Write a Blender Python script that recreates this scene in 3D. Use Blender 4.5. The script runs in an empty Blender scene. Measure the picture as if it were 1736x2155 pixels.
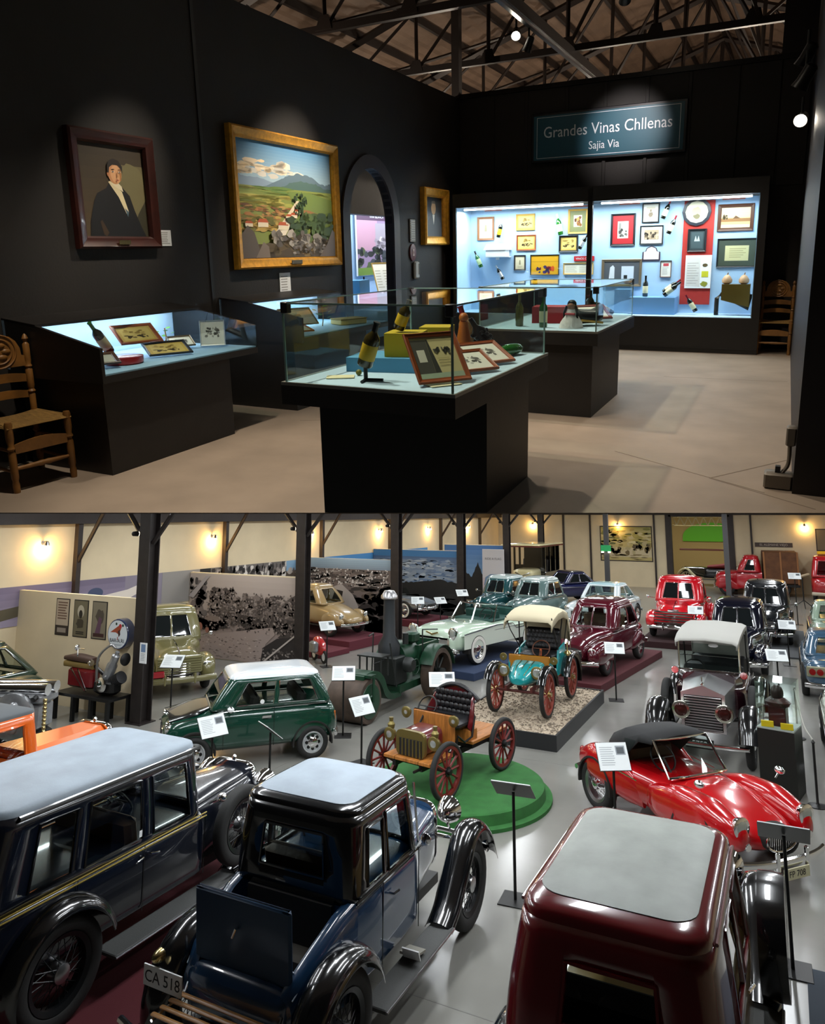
import bpy, math, random
import numpy as np
from mathutils import Matrix, Vector

# ------------------------------------------------------------------ camera
scene = bpy.context.scene
col = scene.collection
PI = math.pi
def R(a): return math.radians(a)
CAM_H = 4.4                      # eye above the car hall floor
ROOM_H = 1.5                     # eye above the gallery floor
FPX, CYPX = 1520.0, 853.086
PITCH_HALL, YAW_HALL = R(8.4907), R(26.9686)
PITCH_ROOM, YAW_ROOM, ROLL_ROOM = R(12.0), R(27.2401), 0.022
RX = lambda a: Matrix.Rotation(a, 3, 'X')
RY = lambda a: Matrix.Rotation(a, 3, 'Y')
RZ = lambda a: Matrix.Rotation(a, 3, 'Z')
HALL = RZ(YAW_HALL) @ RX(PITCH_HALL)
ROOM = RZ(YAW_ROOM) @ RX(-PITCH_ROOM) @ RY(ROLL_ROOM)
# the gallery stands on a raked mezzanine deck above the hall (a rigid turn of the whole room)
DECK = Matrix.Translation((0, 0, CAM_H)) @ (HALL @ ROOM.transposed()).to_4x4() @ Matrix.Translation((0, 0, -ROOM_H))
cam_d = bpy.data.cameras.new('camera')
cam = bpy.data.objects.new('camera', cam_d); col.objects.link(cam)
cam_d.sensor_fit = 'HORIZONTAL'; cam_d.sensor_width = 36.0
cam_d.lens = FPX / 1736.0 * 36.0
cam_d.shift_y = (CYPX - 1077.5) / 1736.0
cam_d.clip_start = 0.05; cam_d.clip_end = 300
rot = Matrix.Identity(3)
rot.col[0] = HALL @ Vector((1, 0, 0)); rot.col[1] = HALL @ Vector((0, 0, 1)); rot.col[2] = -(HALL @ Vector((0, 1, 0)))
cam.matrix_world = Matrix.Translation((0, 0, CAM_H)) @ rot.to_4x4()
scene.camera = cam
# ------------------------------------------------------------------ world, exposure
world = bpy.data.worlds.new('world'); scene.world = world
world.use_nodes = True
world.node_tree.nodes['Background'].inputs[0].default_value = (0.5, 0.48, 0.45, 1)
world.node_tree.nodes['Background'].inputs[1].default_value = 0.02
vs = scene.view_settings
vs.view_transform = 'Standard'; vs.look = 'None'; vs.gamma = 1.0; vs.exposure = 0.0
vs.use_curve_mapping = False
random.seed(7)
# ------------------------------------------------------------------ helpers
def lin(c):
    c = c / 255.0
    return c / 12.92 if c <= 0.04045 else ((c + 0.055) / 1.055) ** 2.4
def rgb(r, g, b): return (lin(r), lin(g), lin(b), 1.0)
def hx(h): return rgb(int(h[0:2], 16), int(h[2:4], 16), int(h[4:6], 16))
MATS = {}
def mat(name, c, rough=0.5, metal=0.0, coat=0.0, bump=0.0, bscale=60.0, var=0.0, vscale=6.0, emit=None, estr=0.0, spec=0.5, stretch=(1, 1, 1), c2=None, sheen=0.0, coords='Object'):
    if name in MATS: return MATS[name]
    if isinstance(c, str): c = hx(c)
    m = bpy.data.materials.new(name); m.use_nodes = True
    nt = m.node_tree; b = nt.nodes['Principled BSDF']
    b.inputs['Base Color'].default_value = c
    b.inputs['Roughness'].default_value = rough
    b.inputs['Metallic'].default_value = metal
    b.inputs['Specular IOR Level'].default_value = spec
    if coat: b.inputs['Coat Weight'].default_value = coat; b.inputs['Coat Roughness'].default_value = 0.04
    if sheen: b.inputs['Sheen Weight'].default_value = sheen
    if emit:
        b.inputs['Emission Color'].default_value = hx(emit) if isinstance(emit, str) else emit
        b.inputs['Emission Strength'].default_value = estr
    if var or bump:
        tc = nt.nodes.new('ShaderNodeTexCoord'); mp = nt.nodes.new('ShaderNodeMapping')
        mp.inputs['Scale'].default_value = stretch
        nt.links.new(tc.outputs[coords], mp.inputs[0])
    if var:
        n = nt.nodes.new('ShaderNodeTexNoise'); n.inputs['Scale'].default_value = vscale; n.inputs['Detail'].default_value = 6
        nt.links.new(mp.outputs[0], n.inputs['Vector'])
        mx = nt.nodes.new('ShaderNodeMix'); mx.data_type = 'RGBA'
        d = c2 if c2 else tuple(max(0, x * (1 - var)) for x in c[:3]) + (1,)
        if isinstance(d, str): d = hx(d)
        u = c if c2 else tuple(min(1, x * (1 + var)) for x in c[:3]) + (1,)
        mx.inputs[6].default_value = d; mx.inputs[7].default_value = u
        rp = nt.nodes.new('ShaderNodeValToRGB'); rp.color_ramp.elements[0].position = 0.32; rp.color_ramp.elements[1].position = 0.68
        nt.links.new(n.outputs[0], rp.inputs[0]); nt.links.new(rp.outputs[0], mx.inputs[0])
        nt.links.new(mx.outputs[2], b.inputs['Base Color'])
    if bump:
        n2 = nt.nodes.new('ShaderNodeTexNoise'); n2.inputs['Scale'].default_value = bscale; n2.inputs['Detail'].default_value = 4
        bp = nt.nodes.new('ShaderNodeBump'); bp.inputs['Strength'].default_value = bump; bp.inputs['Distance'].default_value = 0.02
        nt.links.new(mp.outputs[0], n2.inputs['Vector']); nt.links.new(n2.outputs[0], bp.inputs['Height'])
        nt.links.new(bp.outputs[0], b.inputs['Normal'])
    MATS[name] = m
    return m
def glass_mat(name, tint, gl=1.0, rough=0.02):
    if name in MATS: return MATS[name]
    m = bpy.data.materials.new(name); m.use_nodes = True; nt = m.node_tree; nt.nodes.clear()
    o = nt.nodes.new('ShaderNodeOutputMaterial'); t = nt.nodes.new('ShaderNodeBsdfTransparent'); g = nt.nodes.new('ShaderNodeBsdfGlossy')
    t.inputs[0].default_value = tint; g.inputs['Roughness'].default_value = rough; g.inputs[0].default_value = (gl, gl, gl, 1)
    f = nt.nodes.new('ShaderNodeFresnel'); f.inputs[0].default_value = 1.5
    x = nt.nodes.new('ShaderNodeMixShader')
    gm = nt.nodes.new('ShaderNodeNewGeometry'); mu = nt.nodes.new('ShaderNodeMath'); mu.operation = 'SUBTRACT'; mu.use_clamp = True
    nt.links.new(f.outputs[0], mu.inputs[0]); nt.links.new(gm.outputs['Backfacing'], mu.inputs[1])
    nt.links.new(mu.outputs[0], x.inputs[0]); nt.links.new(t.outputs[0], x.inputs[1]); nt.links.new(g.outputs[0], x.inputs[2]); nt.links.new(x.outputs[0], o.inputs[0])
    MATS[name] = m; return m
def print_mat(name='printed', rough=0.55, coat=0.0):
    if name in MATS: return MATS[name]
    m = bpy.data.materials.new(name); m.use_nodes = True; nt = m.node_tree; b = nt.nodes['Principled BSDF']
    a = nt.nodes.new('ShaderNodeAttribute'); a.attribute_name = 'Col'
    nt.links.new(a.outputs['Color'], b.inputs['Base Color']); b.inputs['Roughness'].default_value = rough
    if coat: b.inputs['Coat Weight'].default_value = coat
    MATS[name] = m; return m
def paint(name, c, rough=0.28): return mat(name, c, rough, 0.0, coat=1.0)
def catmull(P, n):
    P = [np.array(p, float) for p in P]; out = []
    for i in range(len(P) - 1):
        p0 = P[i - 1] if i else 2 * P[0] - P[1]; p1 = P[i]; p2 = P[i + 1]; p3 = P[i + 2] if i + 2 < len(P) else 2 * P[-1] - P[-2]
        for k in range(n):
            t = k / n
            out.append(0.5 * ((2 * p1) + (-p0 + p2) * t + (2 * p0 - 5 * p1 + 4 * p2 - p3) * t * t + (-p0 + 3 * p1 - 3 * p2 + p3) * t ** 3))
    out.append(P[-1]); return out
def pchip(xs, Y, q):
    xs = np.array(xs, float); Y = np.array(Y, float); h = np.diff(xs); d = np.diff(Y, axis=0) / h[:, None]
    m = np.zeros_like(Y); m[0] = d[0]; m[-1] = d[-1]
    for i in range(1, len(xs) - 1):
        for j in range(Y.shape[1]):
            a, b = d[i - 1, j], d[i, j]
            if a * b > 0:
                w1 = 2 * h[i] + h[i - 1]; w2 = h[i] + 2 * h[i - 1]
                m[i, j] = (w1 + w2) / (w1 / a + w2 / b)
    out = []
    for x in q:
        i = min(max(np.searchsorted(xs, x) - 1, 0), len(xs) - 2); t = (x - xs[i]) / h[i]
        out.append((2 * t ** 3 - 3 * t * t + 1) * Y[i] + (t ** 3 - 2 * t * t + t) * h[i] * m[i] + (-2 * t ** 3 + 3 * t * t) * Y[i + 1] + (t ** 3 - t * t) * h[i] * m[i + 1])
    return out
class MB:
    """collects shapes, then becomes ONE mesh object"""
    def __init__(s): s.v = []; s.f = []; s.c = []; s.cur = (0.8, 0.8, 0.8, 1)
    def face(s, idx): s.f.append(tuple(idx)); s.c.append(s.cur)
    def addv(s, p): s.v.append((float(p[0]), float(p[1]), float(p[2]))); return len(s.v) - 1
    def quad(s, *pts): s.face([s.addv(p) for p in pts]); return s
    def poly(s, pts, color=None):
        if color is not None: s.cur = color if not isinstance(color, str) else hx(color)
        s.face([s.addv(p) for p in pts]); return s
    def box(s, c, d, rot=None, bevel=0.0):
        x, y, z = d[0] / 2, d[1] / 2, d[2] / 2
        if bevel > 0:
            b = min(bevel, x * .9, y * .9, z * .9); n = len(s.v)
            rings = []
            for zz, ins in ((-z, b), (-z + b, 0), (z - b, 0), (z, b)):
                X, Y = x - ins, y - ins; k = b
                rings.append([(X - k, -Y, zz), (X, -Y + k, zz), (X, Y - k, zz), (X - k, Y, zz), (-X + k, Y, zz), (-X, Y - k, zz), (-X, -Y + k, zz), (-X + k, -Y, zz)])
            rr = [[s._tf(p, c, rot) for p in r] for r in rings]
            s.loft(rr); return s
        P = [(-x, -y, -z), (x, -y, -z), (x, y, -z), (-x, y, -z), (-x, -y, z), (x, -y, z), (x, y, z), (-x, y, z)]
        i = [s.addv(s._tf(p, c, rot)) for p in P]
        for q in ((0, 3, 2, 1), (4, 5, 6, 7), (0, 1, 5, 4), (1, 2, 6, 5), (2, 3, 7, 6), (3, 0, 4, 7)): s.face([i[k] for k in q])
        return s
    def _tf(s, p, c, rot):
        p = Vector(p)
        if rot is not None: p = rot @ p
        return (p[0] + c[0], p[1] + c[1], p[2] + c[2])
    def b2(s, x0, x1, y0, y1, z0, z1, bevel=0.0): return s.box(((x0 + x1) / 2, (y0 + y1) / 2, (z0 + z1) / 2), (abs(x1 - x0), abs(y1 - y0), abs(z1 - z0)), None, bevel)
    def loft(s, rings, closed=True, cap=True):
        ids = [[s.addv(p) for p in r] for r in rings]; n = len(rings[0])
        for a, b in zip(ids[:-1], ids[1:]):
            for k in range(n if closed else n - 1):
                j = (k + 1) % n; s.face((a[k], a[j], b[j], b[k]))
        if cap and closed: s.face(ids[0][::-1]); s.face(ids[-1])
        return s
    def tube(s, pts, r, n=8, cap=True, closed=False, flat=None):
        """tube along points; r number or list; flat=(a,b) elliptic scale with b along z-ish"""
        P = [Vector(p) for p in pts]; m = len(P); rr = r if isinstance(r, (list, tuple)) else [r] * m
        T = []
        for i in range(m):
            if closed: t = P[(i + 1) % m] - P[i - 1]
            else: t = P[min(i + 1, m - 1)] - P[max(i - 1, 0)]
            T.append(t.normalized() if t.length > 1e-9 else Vector((0, 0, 1)))
        up = Vector((0, 0, 1)) if abs(T[0].z) < .95 else Vector((0, 1, 0))
        rings = []
        a = T[0].cross(up).normalized()
        for i in range(m):
            a = (a - T[i] * a.dot(T[i])); a = a.normalized() if a.length > 1e-6 else T[i].orthogonal().normalized()
            b = a.cross(T[i]).normalized(); fa, fb = flat if flat else (1, 1)
            rings.append([tuple(P[i] + a * (math.cos(2 * PI * k / n) * rr[i] * fa) + b * (math.sin(2 * PI * k / n) * rr[i] * fb)) for k in range(n)])
        if closed: rings.append(rings[0])
        return s.loft(rings, True, cap and not closed)
    def cyl(s, p0, p1, r, n=16, r2=None): return s.tube([p0, p1], [r, r if r2 is None else r2], n)
    def lathe(s, prof, c=(0, 0, 0), axis='Z', n=24, sy=1.0, rot=None):
        rings = []
        for r, h in prof:
            ring = []
            for k in range(n):
                a = 2 * PI * k / n; x, y = r * math.cos(a), r * math.sin(a) * sy
                p = (x, y, h) if axis == 'Z' else ((x, h, y) if axis == 'Y' else (h, x, y))
                ring.append(s._tf(p, c, rot))
            rings.append(ring)
        return s.loft(rings, True, True)
    def prism(s, pts, z0, z1, plane='XY', bevel=0):
        def m(p, z): return (p[0], p[1], z) if plane == 'XY' else ((p[0], z, p[1]) if plane == 'XZ' else (z, p[0], p[1]))
        return s.loft([[m(p, z0) for p in pts], [m(p, z1) for p in pts]])
    def sphere(s, c, r, n=14, m=9, sc=(1, 1, 1)):
        rings = []
        for i in range(1, m):
            t = PI * i / m - PI / 2
            rings.append([(c[0] + sc[0] * r * math.cos(t) * math.cos(2 * PI * k / n), c[1] + sc[1] * r * math.cos(t) * math.sin(2 * PI * k / n), c[2] + sc[2] * r * math.sin(t)) for k in range(n)])
        return s.loft(rings)
    def body(s, st, n=40, ring=28):
        """superellipse loft along x: stations (x, half width, z bottom, z top, exponent[, y offset])"""
        st = [tuple(q) + (0,) * (6 - len(q)) for q in st]; st = sorted(st)
        xs = [q[0] for q in st]; q = []
        for a, b in zip(xs[:-1], xs[1:]):
            k = max(2, int(round(n * (b - a) / (xs[-1] - xs[0])))); q += [a + (b - a) * i / k for i in range(k)]
        q.append(xs[-1]); V = pchip(xs, [t[1:] for t in st], q); rings = []
        for x, (hw, zb, zt, e, yo) in zip(q, V):
            zm, hz = (zb + zt) / 2, (zt - zb) / 2; r = []
            for k in range(ring):
                a = 2 * PI * k / ring; ca, sa = math.cos(a), math.sin(a)
                r.append((x, yo + hw * math.copysign(abs(ca) ** (2 / e), ca), zm + hz * math.copysign(abs(sa) ** (2 / e), sa)))
            rings.append(r)
        return s.loft(rings)
    def strip(s, path, y0, y1, crown=0.04, th=0.012, m=8, lip=0.0):
        """mudguard: path of (x,z) swept across y0..y1 with a crowned, lipped section"""
        P = [np.array(p, float) for p in path]; rings = []
        for i, p in enumerate(P):
            t = P[min(i + 1, len(P) - 1)] - P[max(i - 1, 0)]; t = t / (np.linalg.norm(t) + 1e-9); nrm = np.array([-t[1], t[0]])
            if nrm[1] < 0 and i == 0: pass
            top = []; bot = []
            for k in range(m + 1):
                u = k / m; y = y0 + (y1 - y0) * u; h = crown * (1 - (2 * u - 1) ** 2) - lip * (abs(2 * u - 1) ** 6)
                q = p + nrm * h; top.append((q[0], y, q[1])); q = p + nrm * (h - th); bot.append((q[0], y, q[1]))
            rings.append(top + bot[::-1])
        return s.loft(rings)
    def mesh(s, name, smooth=40, m=None):
        me = bpy.data.meshes.new(name); me.from_pydata(s.v, [], s.f); me.update()
        if smooth:
            me.polygons.foreach_set('use_smooth', [True] * len(me.polygons)); me.set_sharp_from_angle(angle=R(smooth))
        if m: me.materials.append(m)
        return me
    def build(s, name, m, parent=None, smooth=40, loc=None, rot=None, label=None, colors=False, fix=True):
        me = s.mesh(name, smooth, m)
        if colors:
            at = me.color_attributes.new('Col', 'FLOAT_COLOR', 'CORNER'); data = []
            for p, c in zip(me.polygons, s.c): data += list(c) * p.loop_total
            at.data.foreach_set('color', data)
        elif fix:
            import bmesh
            bm = bmesh.new(); bm.from_mesh(me); bmesh.ops.recalc_face_normals(bm, faces=bm.faces); bm.to_mesh(me); bm.free()
        return link(name, me, parent, loc, rot, label)
def link(name, me, parent=None, loc=None, rot=None, label=None):
    o = bpy.data.objects.new(name, me); col.objects.link(o)
    if parent: o.parent = parent
    if loc: o.location = loc
    if rot: o.rotation_euler = rot
    if label: o['label'] = label
    return o
def tag(o, label, cat, group=None):
    o['label'] = label; o['category'] = cat
    if group: o['group'] = group
    return o
def struct(o): o['kind'] = 'structure'; return o
def place(o, base, loc=(0, 0, 0), rz=0.0, rx=0.0, ry=0.0, sc=1.0):
    L = Matrix.Translation(loc) @ Matrix.Rotation(rz, 4, 'Z') @ Matrix.Rotation(ry, 4, 'Y') @ Matrix.Rotation(rx, 4, 'X') @ Matrix.Diagonal((sc, sc, sc, 1))
    o.matrix_world = (base @ L) if base is not None else L
    return o
def thing(name, label, cat, loc=(0, 0, 0), rz=0.0, group=None, base=None, rx=0.0, ry=0.0, sc=1.0):
    o = bpy.data.objects.new(name, None); col.objects.link(o); o.empty_display_size = 0.1
    place(o, base, loc, rz, rx, ry, sc)
    return tag(o, label, cat, group)
def copy_tree(o, parent=None):
    c = o.copy(); col.objects.link(c)
    if parent: c.parent = parent; c.matrix_parent_inverse = o.matrix_parent_inverse
    for ch in list(o.children): copy_tree(ch, c)
    return c
def text_mesh(txt, size, align='CENTER', extrude=0.0):
    cu = bpy.data.curves.new('lettering', 'FONT'); cu.body = txt; cu.size = size; cu.align_x = align; cu.align_y = 'CENTER'; cu.extrude = extrude; cu.resolution_u = 3
    o = bpy.data.objects.new('lettering', cu); col.objects.link(o)
    dg = bpy.context.evaluated_depsgraph_get(); me = bpy.data.meshes.new_from_object(o.evaluated_get(dg))
    bpy.data.objects.remove(o); bpy.data.curves.remove(cu); return me
def add_text(name, txt, size, m, parent, loc, rot, align='CENTER', sx=1.0):
    me = text_mesh(txt, size, align, 0.0005); me.materials.clear(); me.materials.append(m)
    if sx != 1.0: me.transform(Matrix.Diagonal((sx, 1, 1, 1)))
    return link(name, me, parent, loc, rot)
def lamp(name, kind, power, color, parent=None, loc=(0, 0, 0), rot=(0, 0, 0), size=0.1, size2=None, angle=60, blend=0.5, spread=None):
    d = bpy.data.lights.new(name, kind); d.energy = power; d.color = color
    if kind == 'AREA':
        d.size = size
        if size2: d.shape = 'RECTANGLE'; d.size_y = size2
        if spread: d.spread = R(spread)
    elif kind == 'SPOT': d.spot_size = R(angle); d.spot_blend = blend; d.shadow_soft_size = size
    else: d.shadow_soft_size = size
    o = bpy.data.objects.new(name, d); col.objects.link(o)
    if parent: o.parent = parent
    o.location = loc; o.rotation_euler = rot
    return o
def aim(v):
    """rotation that points a light (-Z) along v"""
    return Vector(v).to_track_quat('-Z', 'Y').to_euler()
# common materials
BLACK = mat('black_paint', '1a1714', 0.45, bump=0.05, bscale=40, var=.25, vscale=3)
CHROME = mat('chrome', (0.85, 0.85, 0.86, 1), 0.08, 1.0)
STEEL = mat('dull_steel', (0.45, 0.45, 0.46, 1), 0.3, 1.0)
BRASS = mat('brass', (0.55, 0.43, 0.2, 1), 0.25, 1.0)
RUBBER = mat('tyre_rubber', '1c1c1b', 0.75, bump=.1, bscale=50)
WHITE = mat('white_card', 'e6e8e8', 0.6)
PRINT = print_mat()
PRINTG = print_mat('varnished_print', 0.35, 0.3)
DARKGLASS = mat('dark_window_glass', '14191b', 0.04, 0.0, spec=0.8)
CLEAR = glass_mat('clear_glass', (0.93, 0.97, 0.96, 1))
CARGLASS = glass_mat('car_window_glass', (0.72, 0.78, 0.76, 1))
DARKMETAL = mat('dark_steel', '1d1a18', 0.45, 0.4)
BLACKMETAL = mat('black_stand', '121212', 0.4, 0.2)
INK = mat('ink', '2a2a2c', 0.7)
# ================================================================== LIGHT FIXTURES OF THE CAR HALL
CEIL = 4.9
TUBE = mat('lit_tube', 'ffffff', 0.5, emit='f4f8ff', estr=6.0)
FIXW = mat('fixture_white', 'd8d8d6', 0.5)
HALL_W = 72.0
def ceiling_light(i, x, y, power=HALL_W):
    t = thing('ceiling_light', 'long white fluorescent batten under the hall ceiling', 'ceiling light', (x, y, CEIL), 0, 'fluorescent battens above the cars')
    MB().b2(-.14, .14, -1.3, 1.3, -.07, -0.002).build('housing', FIXW, t, 0)
    for s in (-.06, .06): MB().cyl((s, -1.25, -.085), (s, 1.25, -.085), .016, 8).build('tube', TUBE, t)
    lamp('batten_light', 'AREA', power, (0.93, 0.97, 1.0), t, (0, 0, -.11), (0, 0, 0), .28, 2.5)
n = 0
for y in (8.2, 12.2, 16.2, 20.5, 25, 30, 35, 40.5):
    for x in (-14.6, -10.6, -7.2, -3.9, -0.6, 3.0):
        lim = 6.7 + (x + 0.5) * 0.424 + 1.3
        if y < lim: continue
        ceiling_light(n, x, y); n += 1
for x, y in ((-4.3, 6.9), (-7.2, 5.4), (-2.1, 7.6), (-10.6, 6.2)): ceiling_light(n, x, y); n += 1
# ================================================================== CAR HALL SHELL
CREAM = mat('cream_plaster', 'd9c8a6', 0.85, bump=.04, bscale=30, var=.05, vscale=1.2)
CONC = mat('polished_concrete', '82817b', 0.2, var=.1, vscale=0.9, bump=.015, bscale=5, spec=.6)
DARKWOOD = mat('dark_beam', '2b211c', 0.55, var=.2, vscale=4)
POSTM = mat('post_steel', '27211f', 0.5, 0.2, var=.25, vscale=5)
fl = MB().b2(-20, 12, -3, 60, -.3, 0).build('floor', CONC, None, 0); struct(fl)
fl['label'] = 'polished grey concrete floor of the car hall'
JOINT = mat('floor_joint', '6d6b66', 0.6)
for y in (6.6, 13.3, 20, 26.6, 33.3): MB().b2(-17, 9, y - .006, y + .006, 0.0002, .0012).build('joint', JOINT, fl, 0)
for x in (-8.2, -2.2, 3.0): MB().b2(x - .006, x + .006, 2, 46, 0.0002, .0012).build('joint', JOINT, fl, 0)
struct(MB().b2(-17.3, -17, -3, 46.3, 0, CEIL).build('wall_left', CREAM, None, 0))
struct(MB().b2(9, 9.3, -3, 46.3, 0, CEIL).build('wall_right', CREAM, None, 0))
DX0, DX1, DZ = -6.2, -2.85, 4.28
w = struct(MB().b2(-17, DX0, 46, 46.3, 0, CEIL).b2(DX1, 9, 46, 46.3, 0, CEIL).b2(DX0, DX1, 46, 46.3, DZ, CEIL).build('wall_back', CREAM, None, 0))
c = MB(); P = [(-17.3, -.6), (9.3, 10.6), (9.3, 46.3), (-17.3, 46.3)]
c.prism(P, CEIL, CEIL + .15); struct(c.build('ceiling', mat('hall_ceiling', '746e66', .85), None, 0))
# dark frame of the doorway, and the room behind it
t = MB(); t.b2(DX0 - .2, DX0 + .12, 45.9, 46.35, 0, DZ + .1).b2(DX1 - .12, DX1 + .2, 45.9, 46.35, 0, DZ + .1).b2(DX0, DX1, 45.9, 46.35, DZ - .08, DZ + .2)
struct(t.build('door_1', DARKWOOD, None, 0))
struct(MB().b2(-10, 2, 55, 55.3, 0, CEIL).b2(-10.3, -10, 46.3, 55.3, 0, CEIL).b2(2, 2.3, 46.3, 55.3, 0, CEIL).build('wall_far', mat('far_wall', 'b79a5e', .85), None, 0))
struct(MB().b2(-10.3, 2.3, 46.3, 55.3, CEIL, CEIL + .15).build('ceiling_far', FIXW, None, 0))
ceiling_light(0, -6.5, 50, 110); ceiling_light(0, -3, 50, 110)
# beams along the walls
struct(MB().b2(-17, -16.75, -3, 46, 4.12, 4.5).build('trim_1', DARKWOOD, None, 0))
struct(MB().b2(-17, 9, 45.8, 46, 4.3, 4.5).build('trim_2', DARKWOOD, None, 0))
for i, y in enumerate((13.5, 19.3, 25.1, 30.9, 36.7, 42.5)):
    struct(MB().b2(-17, -16.85, y - .07, y + .07, 0, 4.12).tube([(-16.9, y, 3.1), (-16.0, y, 4.45)], .055, 6).build('trim_%d' % (3 + i), DARKWOOD, None, 0))
for i, x in enumerate((-12.6, -7.05, -1.75, -10.9)):
    struct(MB().b2(x - .05, x + .05, 45.9, 46, 0, 4.3).build('trim_%d' % (9 + i), DARKWOOD, None, 0))
# hall posts on the left
SPOTW = mat('lit_spot', 'ffffff', .5, emit='fff1d0', estr=14)
posts = [(-12.5, 11.8), (-12.5, 17.6), (-12.5, 23.3), (-12.5, 29.2), (-12.5, 35.0), (-12.5, 40.8)]
ordn = ['nearest the camera, beside the green small car', 'second from the front, before the tree mural', 'third from the front, behind the steam roller chimney', 'fourth from the front, by the cloudy sky mural', 'fifth from the front, beside the pale banner', 'farthest, at the end of the row']
for (x, y), od in zip(posts, ordn):
    t = thing('hall_post', 'dark steel roof post ' + od, 'post', (x, y, 0), 0, 'dark steel posts along the left bays')
    MB().b2(-.155, .155, -.155, -.13, 0, 4.45).b2(-.155, .155, .13, .155, 0, 4.45).b2(-.03, .03, -.13, .13, 0, 4.45).b2(-.15, -.03, -.13, .13, 0, 4.45).build('shaft', POSTM, t, 0)
    MB().b2(-.22, .22, -.22, .22, 0, .02).build('foot_plate', POSTM, t, 0)
    MB().tube([(-.1, 0, 3.75), (-.75, 0, 4.5)], .055, 6).tube([(.1, 0, 3.75), (.75, 0, 4.5)], .055, 6).build('brace', POSTM, t)
    s = MB().lathe([(.02, 0), (.05, .02), (.06, .14), (.055, .145)], (-.3, -.22, 3.95), 'Y', 14).build('spot_head', DARKMETAL, t)
    MB().lathe([(.05, 0), (.05, .01)], (-.3, -.08 + .01, 3.95), 'Y', 14).build('spot_lens', SPOTW, s)
for k, (x, y, r) in enumerate(((-8.75, 40.5, .12), (-2.93, 43.35, .13))):
    t = thing('hall_post', ['slim grey post carrying a green exit sign', 'slim grey post beside the red flatbed truck'][k], 'post', (x, y, 0), 0)
    MB().b2(-r, r, -r, r, 0, 4.5).build('shaft', mat('grey_post', '4b4a4c', .5), t, 0)
    MB().b2(-r * 1.7, r * 1.7, -r * 1.7, r * 1.7, 0, .03).build('foot_plate', DARKMETAL, t, 0)
    if k == 0:
        s = MB().b2(-.27, .27, -.2, -.14, 2.35, 2.68, .01).build('exit_sign', mat('exit_green', '1f7a46', .5, emit='1f9a56', estr=.5), t, 0, label='small green exit sign box')
        MB().b2(-.24, -.12, -.22, -.2, 2.28, 2.35).b2(.12, .24, -.22, -.2, 2.28, 2.35).build('sign_lamp', SPOTW, s, 0)
# warm wall lamps
WARM = (1.0, 0.62, 0.22)
LITW = mat('lit_warm', 'ffffff', .5, emit='ffd890', estr=25)
lamps = [(-17, 12.5, 0), (-17, 18.7, 0), (-17, 24.3, 0), (-17, 29.9, 0), (-17, 35.2, 0), (-17, 40.6, 0)]
lo = ['above the winged mural strip', 'above the crowd photograph strip', 'just behind the second post', 'above the gold rounded car', 'above the cloudy sky mural', 'beside the fourth post']
def wall_lamp(loc, rz, label, power):
    t = thing('wall_lamp', label, 'wall lamp', loc, rz, 'small wall lamps with a warm glow')
    MB().lathe([(.05, 0), (.05, .02)], (0, 0, 0), 'X', 14).tube([(.02, 0, 0), (.1, 0, .05), (.16, 0, .02)], .012, 8).build('bracket', STEEL, t)
    MB().lathe([(.028, .06), (.045, .02), (.07, -.06), (.062, -.06), (.04, .0)], (.17, 0, 0), 'Z', 16).build('shade', STEEL, t)
    MB().sphere((.17, 0, -.07), .045).build('bulb', LITW, t)
    lamp('wall_lamp_light', 'POINT', power * 1.8, WARM, t, (.17, 0, -.16), size=.05)
for (x, y, _), l in zip(lamps, lo): wall_lamp((x, y, 3.64), 0, 'small warm wall lamp ' + l, 26)
for x, l in ((-14.6, 'above the cream and black veteran bus'), (-9.2, 'above the olive landscape picture'), (.95, 'at the far right of the back wall')): wall_lamp((x, 46, 3.75), -PI / 2, 'small warm wall lamp ' + l, 24)
# ================================================================== THE GALLERY ON ITS DECK
AFLOOR = mat('gallery_concrete', '897a6b', 0.6, var=.13, vscale=2.2, bump=.04, bscale=9)
AW = mat('black_wall', '1b1714', 0.7, bump=.08, bscale=45, var=.2, vscale=1.6)
e0, e1 = Vector((-4.16, 2.56)), Vector((0.30, 4.51))
ed = (e1 - e0).normalized(); L_, R_ = e0 - ed * 1.6, e0 + ed * 13
nrm = Vector((-ed.y, ed.x)) * .35
m = MB().loft([[(L_.x, L_.y, 0), (R_.x, R_.y, 0), (R_.x, 30, 0), (L_.x, 30, 0)], [(L_.x, L_.y, -.006), (R_.x, R_.y, -.006), (R_.x, 30, -.006), (L_.x, 30, -.006)], [(L_.x + nrm.x, L_.y + nrm.y, -.12), (R_.x + nrm.x, R_.y + nrm.y, -.12), (R_.x, 30, -.12), (L_.x, 30, -.12)]])
fa = m.build('floor_deck', AFLOOR, None, 0); place(fa, DECK); struct(fa)
fa['label'] = 'brown-grey concrete floor of the gallery'
AJ = mat('gallery_joint', '6a5c4e', .8)
for a, b in (((-1.05, 5.35), (-.02, 4.75)), ((-.35, 4.93), (.12, 5.6)), ((-.35, 4.93), (.25, 4.55)), ((-3.9, 5.3), (-2.5, 6.0)), ((-1.2, 8.8), (.1, 8.9))):
    MB().tube([(a[0], a[1], .0006), (b[0], b[1], .0006)], .006, 4, flat=(1, .1)).build('joint', AJ, fa, 0)
WZ = 3.96; XL = -5.05; YB = 11.7
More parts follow.
